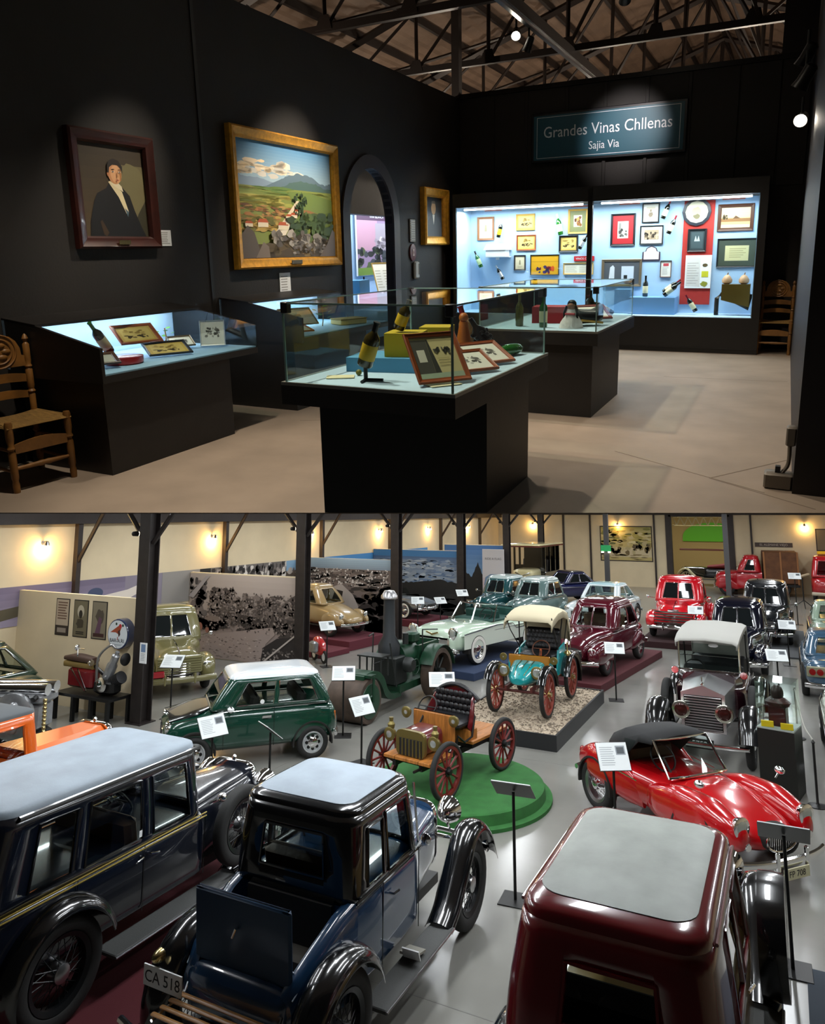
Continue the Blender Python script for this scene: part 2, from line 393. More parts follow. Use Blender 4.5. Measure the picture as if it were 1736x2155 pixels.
# left wall with the arched opening
w = MB(); A0, A1, SP, AZ = 8.13, 9.31, 1.9, 2.6
arc = [((A0 + A1) / 2 - (A1 - A0) / 2 * math.cos(PI * k / 20), SP + (AZ - SP) * math.sin(PI * k / 20)) for k in range(21)]
w.b2(XL - .1, XL, .4, A0, 0, WZ).b2(XL - .1, XL, A1, YB + .3, 0, WZ)
for p, q in zip(arc[:-1], arc[1:]):
    w.loft([[(XL, p[0], p[1]), (XL, q[0], q[1]), (XL, q[0], WZ), (XL, p[0], WZ)], [(XL - .1, p[0], p[1]), (XL - .1, q[0], q[1]), (XL - .1, q[0], WZ), (XL - .1, p[0], WZ)]])
wl = place(w.build('wall_left_gallery', AW, None, 30), DECK); struct(wl)
MB().b2(XL, XL + .012, 5.52, 5.56, 0, WZ).build('seam', BLACK, wl, 0)
m = MB(); out = [(A0 - .17, 0)] + [((A0 + A1) / 2 - ((A1 - A0) / 2 + .17) * math.cos(PI * k / 24), SP + (AZ - SP + .17) * math.sin(PI * k / 24)) for k in range(25)] + [(A1 + .17, 0)]
inn = [(A0, 0)] + [((A0 + A1) / 2 - (A1 - A0) / 2 * math.cos(PI * k / 24), SP + (AZ - SP) * math.sin(PI * k / 24)) for k in range(25)] + [(A1, 0)]
for k in range(len(out) - 1):
    a, b, c_, d = inn[k], inn[k + 1], out[k + 1], out[k]
    m.loft([[(XL - .12, *a), (XL - .12, *b), (XL - .12, *c_), (XL - .12, *d)], [(XL + .03, *a), (XL + .03, *b), (XL + .03, *c_), (XL + .03, *d)]])
struct(place(m.build('door_2', mat('arch_casing', '3a2f2b', .55, bump=.05, bscale=20), None, 30), DECK))
# back wall of upright boards
w = place(MB().b2(XL, .6, YB + .03, YB + .2, 0, WZ).build('wall_back_gallery', AW, None, 0), DECK); struct(w)
edges = [-5.04, -4.42, -3.87, -3.22, -2.63, -2.02, -1.43, -.77, -.25, .12]
for a, b in zip(edges[:-1], edges[1:]): MB().b2(a + .012, b - .012, YB + .005, YB + .03, 2.3, WZ - .02, .004).build('panel', AW, w, 0)
for a in edges[2:7]: MB().b2(a - .025, a + .025, YB - .02, YB + .006, 2.38, WZ - .03, .004).build('batten', AW, w, 0)
MB().b2(XL, .1, YB - .03, YB + .2, WZ - .02, WZ + .05).build('rail', DARKMETAL, w, 0)
DARKPOST = mat('dark_red_post', '140c0b', .55, bump=.05, bscale=30)
struct(place(MB().b2(.13, .7, 4.8, YB + .2, 0, 6.5).b2(-.28, .13, YB - .02, YB + .2, WZ, 6.5).build('wall_right_gallery', DARKPOST, None, 0), DECK))
# shed roof over the gallery
RB = mat('roof_sheet', '6f5a4a', .75, bump=.12, bscale=18, var=.2, vscale=2)
ridge, eL, eR, rz_, ez = -2.0, -10.2, 6.2, 7.2, 4.45
m = MB()
for (x0, z0, x1, z1) in ((eL, ez, ridge, rz_), (ridge, rz_, eR, ez)):
    nseg = 34
    for k in range(nseg):
        a, b = k / nseg, (k + .5) / nseg; c_ = (k + 1) / nseg
        for (u0, u1, h0, h1) in ((a, b, 0, .03), (b, c_, .03, 0)):
            q = [(x0 + (x1 - x0) * u0, z0 + (z1 - z0) * u0 + h0), (x0 + (x1 - x0) * u1, z0 + (z1 - z0) * u1 + h1)]
            m.quad((q[0][0], .5, q[0][1]), (q[1][0], .5, q[1][1]), (q[1][0], 29, q[1][1]), (q[0][0], 29, q[0][1]))
            m.quad((q[0][0], .5, q[0][1] + .02), (q[1][0], .5, q[1][1] + .02), (q[1][0], 29, q[1][1] + .02), (q[0][0], 29, q[0][1] + .02))
rf = place(m.build('ceiling_gallery_roof', RB, None, 0, fix=False), DECK); struct(rf)
TR = mat('truss_steel', '2a211d', .5, .3)
def roofz(x): return ez + (rz_ - ez) * (x - eL) / (ridge - eL) if x < ridge else rz_ + (ez - rz_) * (x - ridge) / (eR - ridge)
for k in range(19):
    x = eL + .3 + k * (eR - eL - .6) / 18
    m = MB(); m.box((x, 14.7, roofz(x) - .07), (.07, 28.4, .12)); struct(place(m.build('trim_%d' % (20 + k), TR, None, 0), DECK))
for y in (3.0, 6.2, 9.4, 12.3, 15.5, 19.0, 23.0):
    t = thing('roof_truss', 'dark steel roof truss of crossing bars over the gallery' + {3.0: ', nearest of the row', 6.2: ', second of the row', 9.4: ', third of the row', 12.3: ', fourth, just above the back wall', 15.5: ', fifth, beyond the back wall', 19.0: ', sixth, beyond the back wall', 23.0: ', farthest of the row'}[y], 'roof truss', (0, y, 0), 0, 'steel roof trusses', DECK)
    zb = 4.62
    m = MB().box(((eL + eR) / 2, 0, zb), (eR - eL, .09, .1)); m.build('bottom_chord', TR, t, 0)
    m = MB().tube([(eL, 0, ez - .18), (ridge, 0, rz_ - .18)], .075, 4).tube([(ridge, 0, rz_ - .18), (eR, 0, ez - .18)], .075, 4); m.build('top_chord', TR, t, 0)
    xs = [eL + 1.4 + i * 1.35 for i in range(11)]
    for i, x in enumerate(xs):
        zt = roofz(x) - .18
        if zt - zb < .2: continue
        MB().tube([(x, 0, zb), (x, 0, zt)], .035, 4).build('web_bar', TR, t, 0)
        x2 = x + 1.35 * (1 if x < ridge else -1) if i % 1 == 0 else x
        if x2 > ridge and x < ridge: x2 = ridge
        MB().tube([(x, 0, zb), (x2, 0, min(roofz(x2), rz_) - .2)], .03, 4).build('web_bar', TR, t, 0)
        MB().prism([(x - .14, zb - .02), (x + .14, zb - .02), (x + .09, zb + .17), (x - .05, zb + .17)], -.055, -.045, 'XZ').build('gusset', TR, t, 0)
    for d in (-.9, .9):
        MB().tube([(eL + 3.3, 0, zb), (eL + 3.3 + d * 1.6, d * 3.0, roofz(eL + 3.3 + d) - .15)], .03, 4).build('sway_brace', TR, t, 0)
        MB().tube([(-.6, 0, zb), (-.6 + d * 1.2, d * 3.0, roofz(-.6 + d) - .15)], .03, 4).build('sway_brace', TR, t, 0)
struct(place(MB().b2(XL - .09, XL + .04, YB - .06, YB + .07, WZ, 6.0).build('trim_50', TR, None, 0), DECK))
# lighting track along the room
t = thing('lighting_track', 'long dark lighting track running under the roof trusses', 'lighting track', (-3.32, 0, 0), 0, None, DECK)
MB().b2(-.06, .06, 2, 16, 4.45, 4.6).build('beam', TR, t, 0)
MB().b2(-.03, .03, 2, 16, 4.41, 4.45).build('rail', STEEL, t, 0)
for y in (3, 6.2, 9.4, 12.3, 15.5): MB().cyl((0, y, 4.58), (0, y, 4.64), .04, 8).build('clamp', TR, t)
SPB = mat('spot_black', '151413', .4, .3)
LENS = mat('spot_glow', 'ffffff', .5, emit='fff4e0', estr=40)
def track_spot(loc, target, power, label, color=(1, .88, .72), angle=50, blend=.6, size=.05):
    t = thing('track_spotlight', label, 'spotlight', loc, 0, 'black track spotlights in the gallery roof', DECK)
    d = (Vector(target) - Vector(loc)).normalized(); q = d.to_track_quat('Z', 'Y').to_matrix()
    MB().lathe([(.03, -.1), (.05, -.08), (.055, .04), (.07, .1), (.062, .1), (.05, .05)], (0, 0, 0), 'Z', 16, rot=q).build('head', SPB, t)
    MB().lathe([(.055, .085), (.0551, .09)], (0, 0, 0), 'Z', 16, rot=q).build('lens', LENS, t)
    MB().tube([(0, 0, 0), (0, 0, .12), (0, 0, .2)], .015, 8).build('arm', SPB, t)
    lamp('spot_light', 'SPOT', power, color, t, tuple(d * .12), aim(d), size, angle=angle, blend=blend)
track_spot((-3.32, 5.6, 4.20), (-5.05, 4.45, 1.9), 330, 'black spotlight aimed at the dark portrait', angle=30, blend=1.0)
track_spot((-3.32, 7.6, 4.20), (-5.05, 6.86, 1.95), 620, 'black spotlight aimed at the gold framed landscape', angle=44, blend=1.0)
track_spot((-3.32, 10.1, 4.20), (-4.6, 10.5, 1.6), 60, 'lit spotlight hanging in the roof left of the sign', angle=60)
track_spot((-1.9, 9.25, 4.34), (-2.3, 11.6, 3.2), 480, 'black spotlight aimed at the hanging sign', (1, .92, .9), 32, 1.0)
track_spot((-3.32, 4.0, 4.20), (-2.0, 4.0, 0), 420, 'black spotlight over the nearest glass case', angle=75)
track_spot((-3.32, 7.0, 4.20), (-1.2, 7.4, 0), 480, 'black spotlight over the second glass case', angle=85)
track_spot((-1.9, 6.0, 4.34), (-1.0, 6.6, 0), 120, 'black spotlight over the middle of the floor', angle=95)
track_spot((-1.0, 9.2, 4.34), (-.9, 9.2, 0), 240, 'black spotlight over the far floor', angle=95)
track_spot((-3.5, 10.1, 4.36), (-2.2, 5.5, .8), 50, 'lit spotlight hanging in the roof, facing the room', angle=50)
track_spot((-3.32, 3.0, 4.20), (-3.4, 4.1, 0), 330, 'black spotlight over the floor before the wall desk', angle=85)
# ================================================================== CAR KIT  (local frame: x forward, y left, z up)
MESHC = {}
def torus_prof(r, ri, w, m=12):
    rm, hr = (r + ri) / 2, (r - ri) / 2
    return [(rm + hr * math.copysign(abs(math.cos(a)) ** .7, math.cos(a)), w / 2 * math.copysign(abs(math.sin(a)) ** .7, math.sin(a))) for a in [2 * PI * k / m for k in range(m)]]
def ring_mesh(mb, prof, n=32):
    rings = [[(p[0] * math.cos(2 * PI * k / n), p[1], p[0] * math.sin(2 * PI * k / n)) for p in prof] for k in range(n)]
    mb.loft(rings + [rings[0]], True, False); return mb
def wheel(parent, x, y, r, w, style='disc', rim=None, z=None, cap=CHROME, white=None, tilt=0.0, nm='wheel'):
    key = (round(r, 3), round(w, 3), style, rim.name if rim else '', cap.name, white.name if white else '', y > 0)
    s = 1 if y > 0 else -1; z = r if z is None else z
    if key not in MESHC:
        d = {}; ri = {'wire': .66, 'wood': .84, 'disc': .6, 'alloy': .62}[style] * r
        d['tyre'] = ring_mesh(MB(), torus_prof(r, ri, w), 36).mesh('wheel', 50, RUBBER)
        if style == 'wire':
            m = ring_mesh(MB(), [(ri + .012, -w * .42), (ri + .012, w * .42), (ri - .03, w * .3), (ri - .03, -w * .3)], 36); d['rim'] = m.mesh('rim', 50, rim)
            m = MB()
            for k in range(36):
                a = 2 * PI * k / 36; b = a + (.5 if k % 2 else -.5); yy = s * (w * .45 if k % 4 < 2 else -w * .1)
                m.tube([(ri * .97 * math.cos(a), 0, ri * .97 * math.sin(a)), (r * .16 * math.cos(b), yy, r * .16 * math.sin(b))], r * .009, 4)
            d['spokes'] = m.mesh('spokes', 0, rim)
            d['hub'] = MB().lathe([(r * .19, -s * w * .3), (r * .19, s * w * .35), (r * .17, s * w * .5), (r * .1, s * w * .58), (.002, s * w * .6)], (0, 0, 0), 'Y', 18).mesh('hubcap', 40, cap)
        elif style == 'wood':
            m = ring_mesh(MB(), [(ri + .012, -w * .4), (ri + .012, w * .4), (ri - .035, w * .34), (ri - .035, -w * .34)], 36); d['rim'] = m.mesh('rim', 50, rim)
            d['spoke'] = MB().tube([(r * .1, 0, 0), (r * .5, 0, 0), (ri - .02, 0, 0)], [r * .055, r * .04, r * .05], 6).mesh('spoke', 50, rim)
            d['hub'] = MB().lathe([(r * .17, -w * .4), (r * .17, w * .4), (r * .11, s * w * .42), (r * .1, s * w * 1.0), (.002, s * w * 1.05)], (0, 0, 0), 'Y', 16).mesh('hub', 40, cap)
        else:
            pf = [(ri + .01, -w * .3), (ri + .01, s * w * .36), (ri * .93, s * w * .4), (ri * .86, s * w * .22), (ri * .5, s * w * .3), (.002, s * w * .3)]
            d['rim'] = MB().lathe(pf, (0, 0, 0), 'Y', 28).mesh('rim', 40, rim)
            if style == 'alloy':
                m = MB()
                for k in range(8):
                    a = 2 * PI * k / 8; m.lathe([(ri * .17, s * w * .2), (ri * .16, s * w * .34)], (ri * .62 * math.cos(a), 0, ri * .62 * math.sin(a)), 'Y', 10)
                d['vents'] = m.mesh('vents', 40, BLACKMETAL)
            d['hub'] = MB().lathe([(ri * .55, s * w * .2), (ri * .5, s * w * .42), (ri * .3, s * w * .54), (.002, s * w * .57)], (0, 0, 0), 'Y', 20).mesh('hubcap', 40, cap)
        if white: d['whitewall'] = ring_mesh(MB(), [(r * .9, s * w * .40), (r * .88, s * w * .5), (ri * 1.12, s * w * .52), (ri * 1.06, s * w * .4)], 36).mesh('whitewall', 50, white)
        MESHC[key] = d
    d = MESHC[key]
    o = link(nm, d['tyre'], parent, (x, y, z), (0, 0, tilt))
    for k in d:
        if k == 'tyre': continue
        if k == 'spoke':
            for i in range(12): link('spoke', d[k], o, None, (0, 2 * PI * i / 12, 0))
        else:
            q = link({'hub': 'hubcap'}.get(k, k), d[k], o)
            if k in ('spokes', 'vents'): q['kind'] = 'stuff'
    return o
def warch(t, x, z, r, y0, y1): MB().strip(arcpath(x, z, r, 188, -8, 18), min(y0, y1), max(y0, y1), 0, r * .07, 2).build('wheel_arch', INTERIOR, t)
def wheels(t, xf, xr, hy, r, w, style, rim, **k):
    for x in (xf, xr):
        for s in (1, -1): wheel(t, x, s * hy, r, w, style, rim, **k)
def cabin(t, b, tp, zb, zt, wins, shell, roofm, glass=CARGLASS, trim=None, dome=.08, rb=.12, rt=.12, bulge=.0, e=3.0, roof=True, thick=.025, tr=.008, insert=None):
    """b=(x0,x1,hw) at belt, tp=(x0,x1,hw) at roof edge; wins=[(side,a,b,v0,v1)], side F,R,B,L; returns roof"""
    def loop(x0, x1, hw, r):
        c = [(x1, hw - r, x1, -hw + r), (x1 - r, -hw, x0 + r, -hw), (x0, -hw + r, x0, hw - r), (x0 + r, hw, x1 - r, hw)]
        cc = [(x1 - r, -hw + r), (x0 + r, -hw + r), (x0 + r, hw - r), (x1 - r, hw - r)]; return c, cc, r
    us = []
    for si, nm in enumerate('FRBL'):
        q = {0., 1.} | {i / 6 for i in range(1, 6)}
        for (sd, a, bb, v0, v1) in wins:
            if sd == nm: q |= {a, bb}
        q = sorted(q); q2 = [q[0]]
        for k in q[1:]:
            if k - q2[-1] > 1e-6: q2.append(k)
        us += [(si, u, None) for u in q2] + [(si, None, k / 5) for k in range(1, 5)]
    vsn = sorted({0., 1., .5} | {w[3] for w in wins} | {w[4] for w in wins})
    def pt(u, lp):
        c, cc, r = lp; si, a, k = u
        if a is not None: x0, y0, x1, y1 = c[si]; return (x0 + (x1 - x0) * a, y0 + (y1 - y0) * a)
        an = -si * PI / 2 - k * PI / 2; return (cc[si][0] + r * math.cos(an), cc[si][1] + r * math.sin(an))
    lb, lt = loop(*b, rb), loop(*tp, rt); cx = (b[0] + b[1]) / 2
    def P(u, v):
        p, q = pt(u, lb), pt(u, lt); k = bulge * math.sin(PI * v); x, y = p[0] + (q[0] - p[0]) * v, p[1] + (q[1] - p[1]) * v
        L = math.hypot(x - cx, y) + 1e-6; return (x + (x - cx) / L * k, y + y / L * k, zb + (zt - zb) * v)
    sh = MB(); n = len(us); idx = [[sh.addv(P(u, v)) for v in vsn] for u in us]; panes = {}
    for i in range(n):
        j = (i + 1) % n; ui, uj = us[i], us[j]
        for k in range(len(vsn) - 1):
            hit = None
            if ui[1] is not None and uj[1] is not None and ui[0] == uj[0]:
                um, vm = (ui[1] + uj[1]) / 2, (vsn[k] + vsn[k + 1]) / 2
                for wi, (sd, a, bb, v0, v1) in enumerate(wins):
                    if 'FRBL'[ui[0]] == sd and a < um < bb and v0 < vm < v1: hit = wi
            if hit is None: sh.face((idx[i][k], idx[j][k], idx[j][k + 1], idx[i][k + 1]))
            else: panes.setdefault(hit, []).append((ui, uj, vsn[k], vsn[k + 1]))
    o = sh.build('cabin_shell', shell, t, 35)
    md = o.modifiers.new('thickness', 'SOLIDIFY'); md.thickness = thick; md.offset = -1 if True else 0
    for wi, cells in panes.items():
        m = MB()
        for (ui, uj, v0, v1) in cells:
            def sh_(p): L = math.hypot(p[0] - cx, p[1]) + 1e-6; return (p[0] - (p[0] - cx) / L * .008, p[1] - p[1] / L * .008, p[2])
            m.quad(sh_(P(ui, v0)), sh_(P(uj, v0)), sh_(P(uj, v1)), sh_(P(ui, v1)))
        sd, a, bb, v0, v1 = wins[wi]
        g = m.build({'F': 'windscreen', 'B': 'rear_window'}.get(sd, 'side_window'), glass, t, 40)
        if trim:
            uu = [u for u in us if u[0] == 'FRBL'.index(sd) and u[1] is not None and a - 1e-6 <= u[1] <= bb + 1e-6]
            pts = [P(u, v0) for u in uu] + [P(u, v1) for u in uu[::-1]]
            MB().tube(pts, tr, 5, closed=True).build('window_trim', trim, g)
    if roof:
        m = MB(); top = [P(u, 1) for u in us]; mx = (tp[0] + tp[1]) / 2; rings = []
        for k in range(9):
            th = PI / 2 * k / 8; f = max(abs(math.cos(th)) ** (2 / e), .02); h = dome * abs(math.sin(th)) ** (2 / e)
            rings.append([(mx + (p[0] - mx) * f, p[1] * f, p[2] + h) for p in top])
        if insert:
            im, f0, lift = insert; t0 = math.acos(f0 ** (e / 2)); r2 = []
            for k in range(9):
                th = t0 + (PI / 2 - t0) * k / 8; f = max(abs(math.cos(th)) ** (2 / e), .02); h = dome * abs(math.sin(th)) ** (2 / e) + lift
                r2.append([(mx + (p[0] - mx) * f, p[1] * f, p[2] + h) for p in top])
            r2.insert(0, [(p[0], p[1], p[2] - lift * 1.5) for p in r2[0]])
            MB().loft(r2).build('roof_insert', im, t, 50)
        m.loft(rings); return m.build('roof', roofm, t, 50)
def headlamp(t, x, y, z, r, depth=None, shell=CHROME, lens=None, dirx=1, nm='headlamp'):
    d = depth or r * 1.2
    o = MB().lathe([(.004, -d), (r * .55, -d * .8), (r * .9, -d * .35), (r, 0), (r * 1.04, .012), (r * .92, .02)], (x, y, z), 'X', 20).build(nm, shell, t)
    MB().lathe([(r * .92, .0), (r * .7, r * .16), (r * .35, r * .24), (.003, r * .26)], (x, y, z), 'X', 20).build('lens', lens or LENSG, o)
    return o
LENSG = mat('lamp_lens', 'b9bfba', .08, .55)
REDL = mat('red_lens', '8a1512', .15, coat=.6)
AMBER = mat('amber_lens', 'c8641a', .2, coat=.5)
def bumper(t, x, hw, z, h=.07, back=.14, m=CHROME, th=.03, nm='bumper', over=None):
    pts = [(x - math.copysign(back, x) * (abs(u) ** 2.5), u * hw, z) for u in [k / 8 - 1 for k in range(17)]]
    o = MB().tube(pts, 1.0, 8, flat=(th, h / 2)).build(nm, m, t)
    if over:
        for u in over: MB().box((x + math.copysign(.02, x) - math.copysign(back, x) * abs(u) ** 2.5, u * hw, z + .03), (.05, .05, h + .12), None, .015).build('overrider', m, o)
    return o
def seat(t, x, hw, z0, z1, m, d=.45):
    MB().box((x + d / 2, 0, z0 + .08), (d, hw * 2, .2), None, .05).build('seat', m, t)
    MB().box((x - .03, 0, (z0 + z1) / 2 + .08), (.16, hw * 2, z1 - z0), Matrix.Rotation(-.15, 3, 'Y'), .05).build('seat_back', m, t)
def steering(t, x, y, z, r=.19, m=None, tilt=.6):
    m = m or BLACKMETAL
    pts = [(r * math.cos(a) * math.sin(tilt) * -1 + x, y + r * math.sin(a), z + r * math.cos(a) * math.cos(tilt)) for a in [2 * PI * k / 20 for k in range(20)]]
    o = MB().tube(pts, .013, 6, closed=True).build('steering_wheel', m, t)
    MB().tube([(x, y - r, z), (x, y + r, z)], .01, 5).tube([(x, y, z), (x + .35 * math.cos(tilt), y, z - .35 * math.sin(tilt) - .1)], .018, 6).build('column', m, o)
def plate(t, txt, x, y, z, w=.42, h=.12, fg=None, bg=WHITE, back=False, ry=0.0, nm='number_plate'):
    o = MB().box((0, 0, 0), (.012, w, h)).build(nm, bg, t, 0, (x, y, z), (0, ry, 0))
    if txt: add_text('lettering', txt, h * .8, fg or INK, o, ((-.0075 if back else .0075), 0, -.004), (PI / 2, 0, -PI / 2 if back else PI / 2))
    return o
def arcpath(cx, cz, r, a0, a1, n=14, sx=1.0): return [(cx + sx * r * math.cos(R(a0 + (a1 - a0) * k / n)), cz + r * math.sin(R(a0 + (a1 - a0) * k / n))) for k in range(n + 1)]
def mirror_parts(fn):
    for s in (1, -1): fn(s)
def fender(t, path, y0, y1, m, crown=.05, nm='mudguard'): return MB().strip(path, min(y0, y1), max(y0, y1), crown, .014, 10, crown * .6).build(nm, m, t, 60)
INTERIOR = mat('car_interior', '1e1b18', .8)
LEATHER = mat('black_leather', '17171a', .4, bump=.15, bscale=25)
TAN = mat('tan_leather', '5a4028', .5, bump=.1, bscale=25)
def forties(t, c, L=4.4, W=1.56, H=1.62, wb=2.7, r=.34, roofc=None, cab=(-1.35, .55), hood=1.0, grille='bars', twotone=None, notch=True, glass=DARKGLASS, wm=None, capm=CHROME, pickup=False, flat_nose=0):
    """rounded 1940s-50s car with separate wings"""
    hl, hw = L / 2, W / 2; xf, xr = wb / 2 + .05, -wb / 2 + .05; c0, c1 = cab; zb = .30; bt = .98 * H / 1.62
    tail = (-hl, hw * .55, zb + .12, .62) if notch else (-hl, hw * .6, zb + .1, .55)
    if pickup:
        st = [(c0 - .02, hw * .82, zb, bt, 7), (c1 - .4, hw * .84, zb, bt, 6), (c1 + .1, hw * .84, zb, bt, 5), (hl * .6, hw * .66, zb, bt * .97, 3.2), (hl * .88, hw * .6, zb + .05, bt * .9, 2.8), (hl - .06, hw * .5, zb + .12, bt * .78, 2.6)]
    else:
        st = [(-hl, hw * .5, zb + .15, .62, 2.6), (-hl + .3, hw * .72, zb + .04, bt * .82, 3), (c0 - .3, hw * .84, zb, bt * .95, 4), (c0 + .3, hw * .88, zb, bt, 6), (c1 - .4, hw * .86, zb, bt, 6), (c1 + .15, hw * .84, zb, bt, 4.5), (hl * .6, hw * .64, zb, bt * .97, 3), (hl * .88, hw * .6, zb + .05, bt * .9, 2.7), (hl - .06, hw * .48, zb + .14, bt * .78, 2.6)]
    MB().body(st, 46, 32).build('body', c, t, 50)
    wins = [('F', .06, .48, .16, .86), ('F', .52, .94, .16, .86), ('B', .12, .88, .2, .8)]
    for sd in 'RL': wins += [(sd, .06, .48, .14, .84), (sd, .54, .94, .14, .84)] if not pickup else [(sd, .12, .88, .14, .84)]
    cabin(t, (c0, c1 + .14, hw * .9), (c0 + (.1 if pickup else .34), c1 - .24, hw * .78), bt - .07, H - .13, wins, c, roofc or c, glass, CHROME, .15, .22, .26, .03, 2.4)
    def wing(s):
        y = s * (hw - .14)
        MB().body([(xf - .75, .03, zb + .08, .5, 2.5, y - s * .08), (xf - .45, .13, zb, .66, 2.6, y), (xf, .2, zb + .06, r * 2.35, 2.8, y), (xf + .35, .2, zb + .02, r * 2.3, 2.8, y), (hl - .12, .17, .36, .78, 2.6, y - s * .03), (hl - .02, .05, .48, .62, 2.5, y - s * .05)], 30, 20).build('front_wing', c, t, 60)
        if not pickup: MB().body([(-hl + .05, .03, .42, .55, 2.4, y - s * .08), (xr - .4, .12, .34, .66, 2.6, y - s * .02), (xr, .15, .38, r * 2.2, 2.8, y), (xr + .4, .12, .32, .64, 2.5, y - s * .02), (xr + .75, .02, .34, .46, 2.4, y - s * .1)], 28, 20).build('rear_wing', c, t, 60)
        headlamp(t, hl - .1, s * (hw - .2), .68, .1, .12)
        wheel(t, xf, s * (hw - .12), r, .17, 'disc', wm or c, cap=capm); wheel(t, xr, s * (hw - .12), r, .17, 'disc', wm or c, cap=capm)
        MB().tube([(c1 + .05, s * hw * .87, bt + .02), (c1 + .1, s * (hw + .1), bt + .06)], .012, 6).sphere((c1 + .1, s * (hw + .12), bt + .07), .055, 10, 6, (.4, 1, 1)).build('mirror', CHROME, t)
        MB().tube([(c0 + .2, s * hw * .885, bt * .8), (c0 + .34, s * hw * .905, bt * .8)], .012, 6).build('door_handle', CHROME, t)
        MB().tube([(c0 + .1, s * hw * .882, bt * .9), (c1, s * hw * .87, bt * .9), (hl * .6, s * hw * .545, bt * .86)], .01, 6).build('side_moulding', CHROME, t)
    mirror_parts(wing)
    bumper(t, hl + .05, hw * .96, .4, .13, .16, CHROME, .03, over=(-.4, .4)); bumper(t, -hl - .04, hw * .9, .42, .12, .14, CHROME, .03, 'rear_bumper')
    g = MB().body([(hl - .16, hw * .44, .42, bt * .72, 3), (hl - .04, hw * .42, .44, bt * .7, 3), (hl - .01, hw * .36, .48, bt * .66, 3)], 6, 24).build('grille', INTERIOR, t)
    nb = 6
    for k in range(nb):
        z = .47 + k * (bt * .68 - .5) / (nb - 1)
        if grille == 'bars': MB().tube([(hl - .06 , -hw * .42, z), (hl + .01, -hw * .25, z), (hl + .025, 0, z), (hl + .01, hw * .25, z), (hl - .06, hw * .42, z)], .016, 6, flat=(1, 1.3)).build('grille_bar', CHROME, g)
        else:
            y = -hw * .36 + k * hw * .72 / (nb - 1); MB().tube([(hl + .005 - abs(y) * .08, y, .5), (hl - .03 - abs(y) * .08, y, bt * .72)], .014, 6).build('grille_bar', CHROME, g)
    MB().tube([(c1 + .3, 0, bt + .0), (hl * .7, 0, bt * .97), (hl * .93, 0, bt * .9), (hl - .06, 0, bt * .76)], .012, 6).build('bonnet_trim', CHROME, t)
def pontoon(t, c, L=4.2, W=1.6, H=1.4, wb=2.5, r=.32, cab=(-1.3, .5), ct=(-.8, .1), roofc=None, belt=.86, glass=DARKGLASS, low=.26, nose=.72, tailz=.78, wm=None, style='disc', open_top=False, white=None, fin=0.0, wins=None, rim_cap=CHROME, trim=CHROME, e=4.0):
    hl, hw = L / 2, W / 2; xf, xr = wb / 2, -wb / 2
    st = [(-hl, hw * .74, low + .14, tailz * .86, 3), (-hl + .12, hw * .88, low + .06, tailz, e), (xr, hw * .97, low, belt - .02, e), (cab[0] + .2, hw, low, belt, e), (cab[1], hw, low, belt, e), (xf, hw * .98, low, (belt + nose) / 2 + .06, e), (hl - .16, hw * .92, low + .05, nose, e), (hl, hw * .78, low + .13, nose * .84, 3)]
    MB().body(st, 50, 32).build('body', c, t, 50)
    if not open_top:
        ws = wins or ([('F', .05, .95, .12, .9), ('B', .08, .92, .14, .86)] + [(sd, a, b, .12, .86) for sd in 'RL' for a, b in ((.05, .5), (.55, .95))])
        cabin(t, (cab[0], cab[1], hw * .9), (ct[0], ct[1], hw * .74), belt - .03, H - .07, ws, c, roofc or c, glass, trim, .08, .14, .14, .02, 2.8)
    for s in (1, -1):
        for x in (xf, xr):
            warch(t, x, r, r * 1.16, s * (hw - .2), s * (hw + .004))
            wheel(t, x, s * (hw - .06), r, .17, style, wm or c, cap=rim_cap, white=white)
        headlamp(t, hl - .04, s * hw * .74, nose * .86, .095, .14)
        MB().sphere((-hl + .02, s * hw * .7, tailz * .8), .06, 10, 6, (.6, 1, 1.3)).build('tail_lamp', REDL, t)
        MB().tube([(-hl + .15, s * (hw * .93), belt * .78), (cab[0], s * (hw + .004), belt * .8), (cab[1], s * (hw + .004), belt * .8), (hl - .2, s * hw * .94, nose * .84)], .011, 6).build('side_moulding', trim or CHROME, t)
    bumper(t, hl + .05, hw * .95, .4, .12, .16, CHROME, .03, over=(-.35, .35)); bumper(t, -hl - .05, hw * .95, .42, .12, .14, CHROME, .03, 'rear_bumper')
    g = MB().box((hl - .01, 0, nose * .68), (.06, hw * 1.1, .18), None, .03).build('grille', INTERIOR, t)
    for k in range(4): MB().tube([(hl + .025, -hw * .5, nose * .68 - .06 + k * .04), (hl + .025, hw * .5, nose * .68 - .06 + k * .04)], .009, 5).build('grille_bar', CHROME, g)
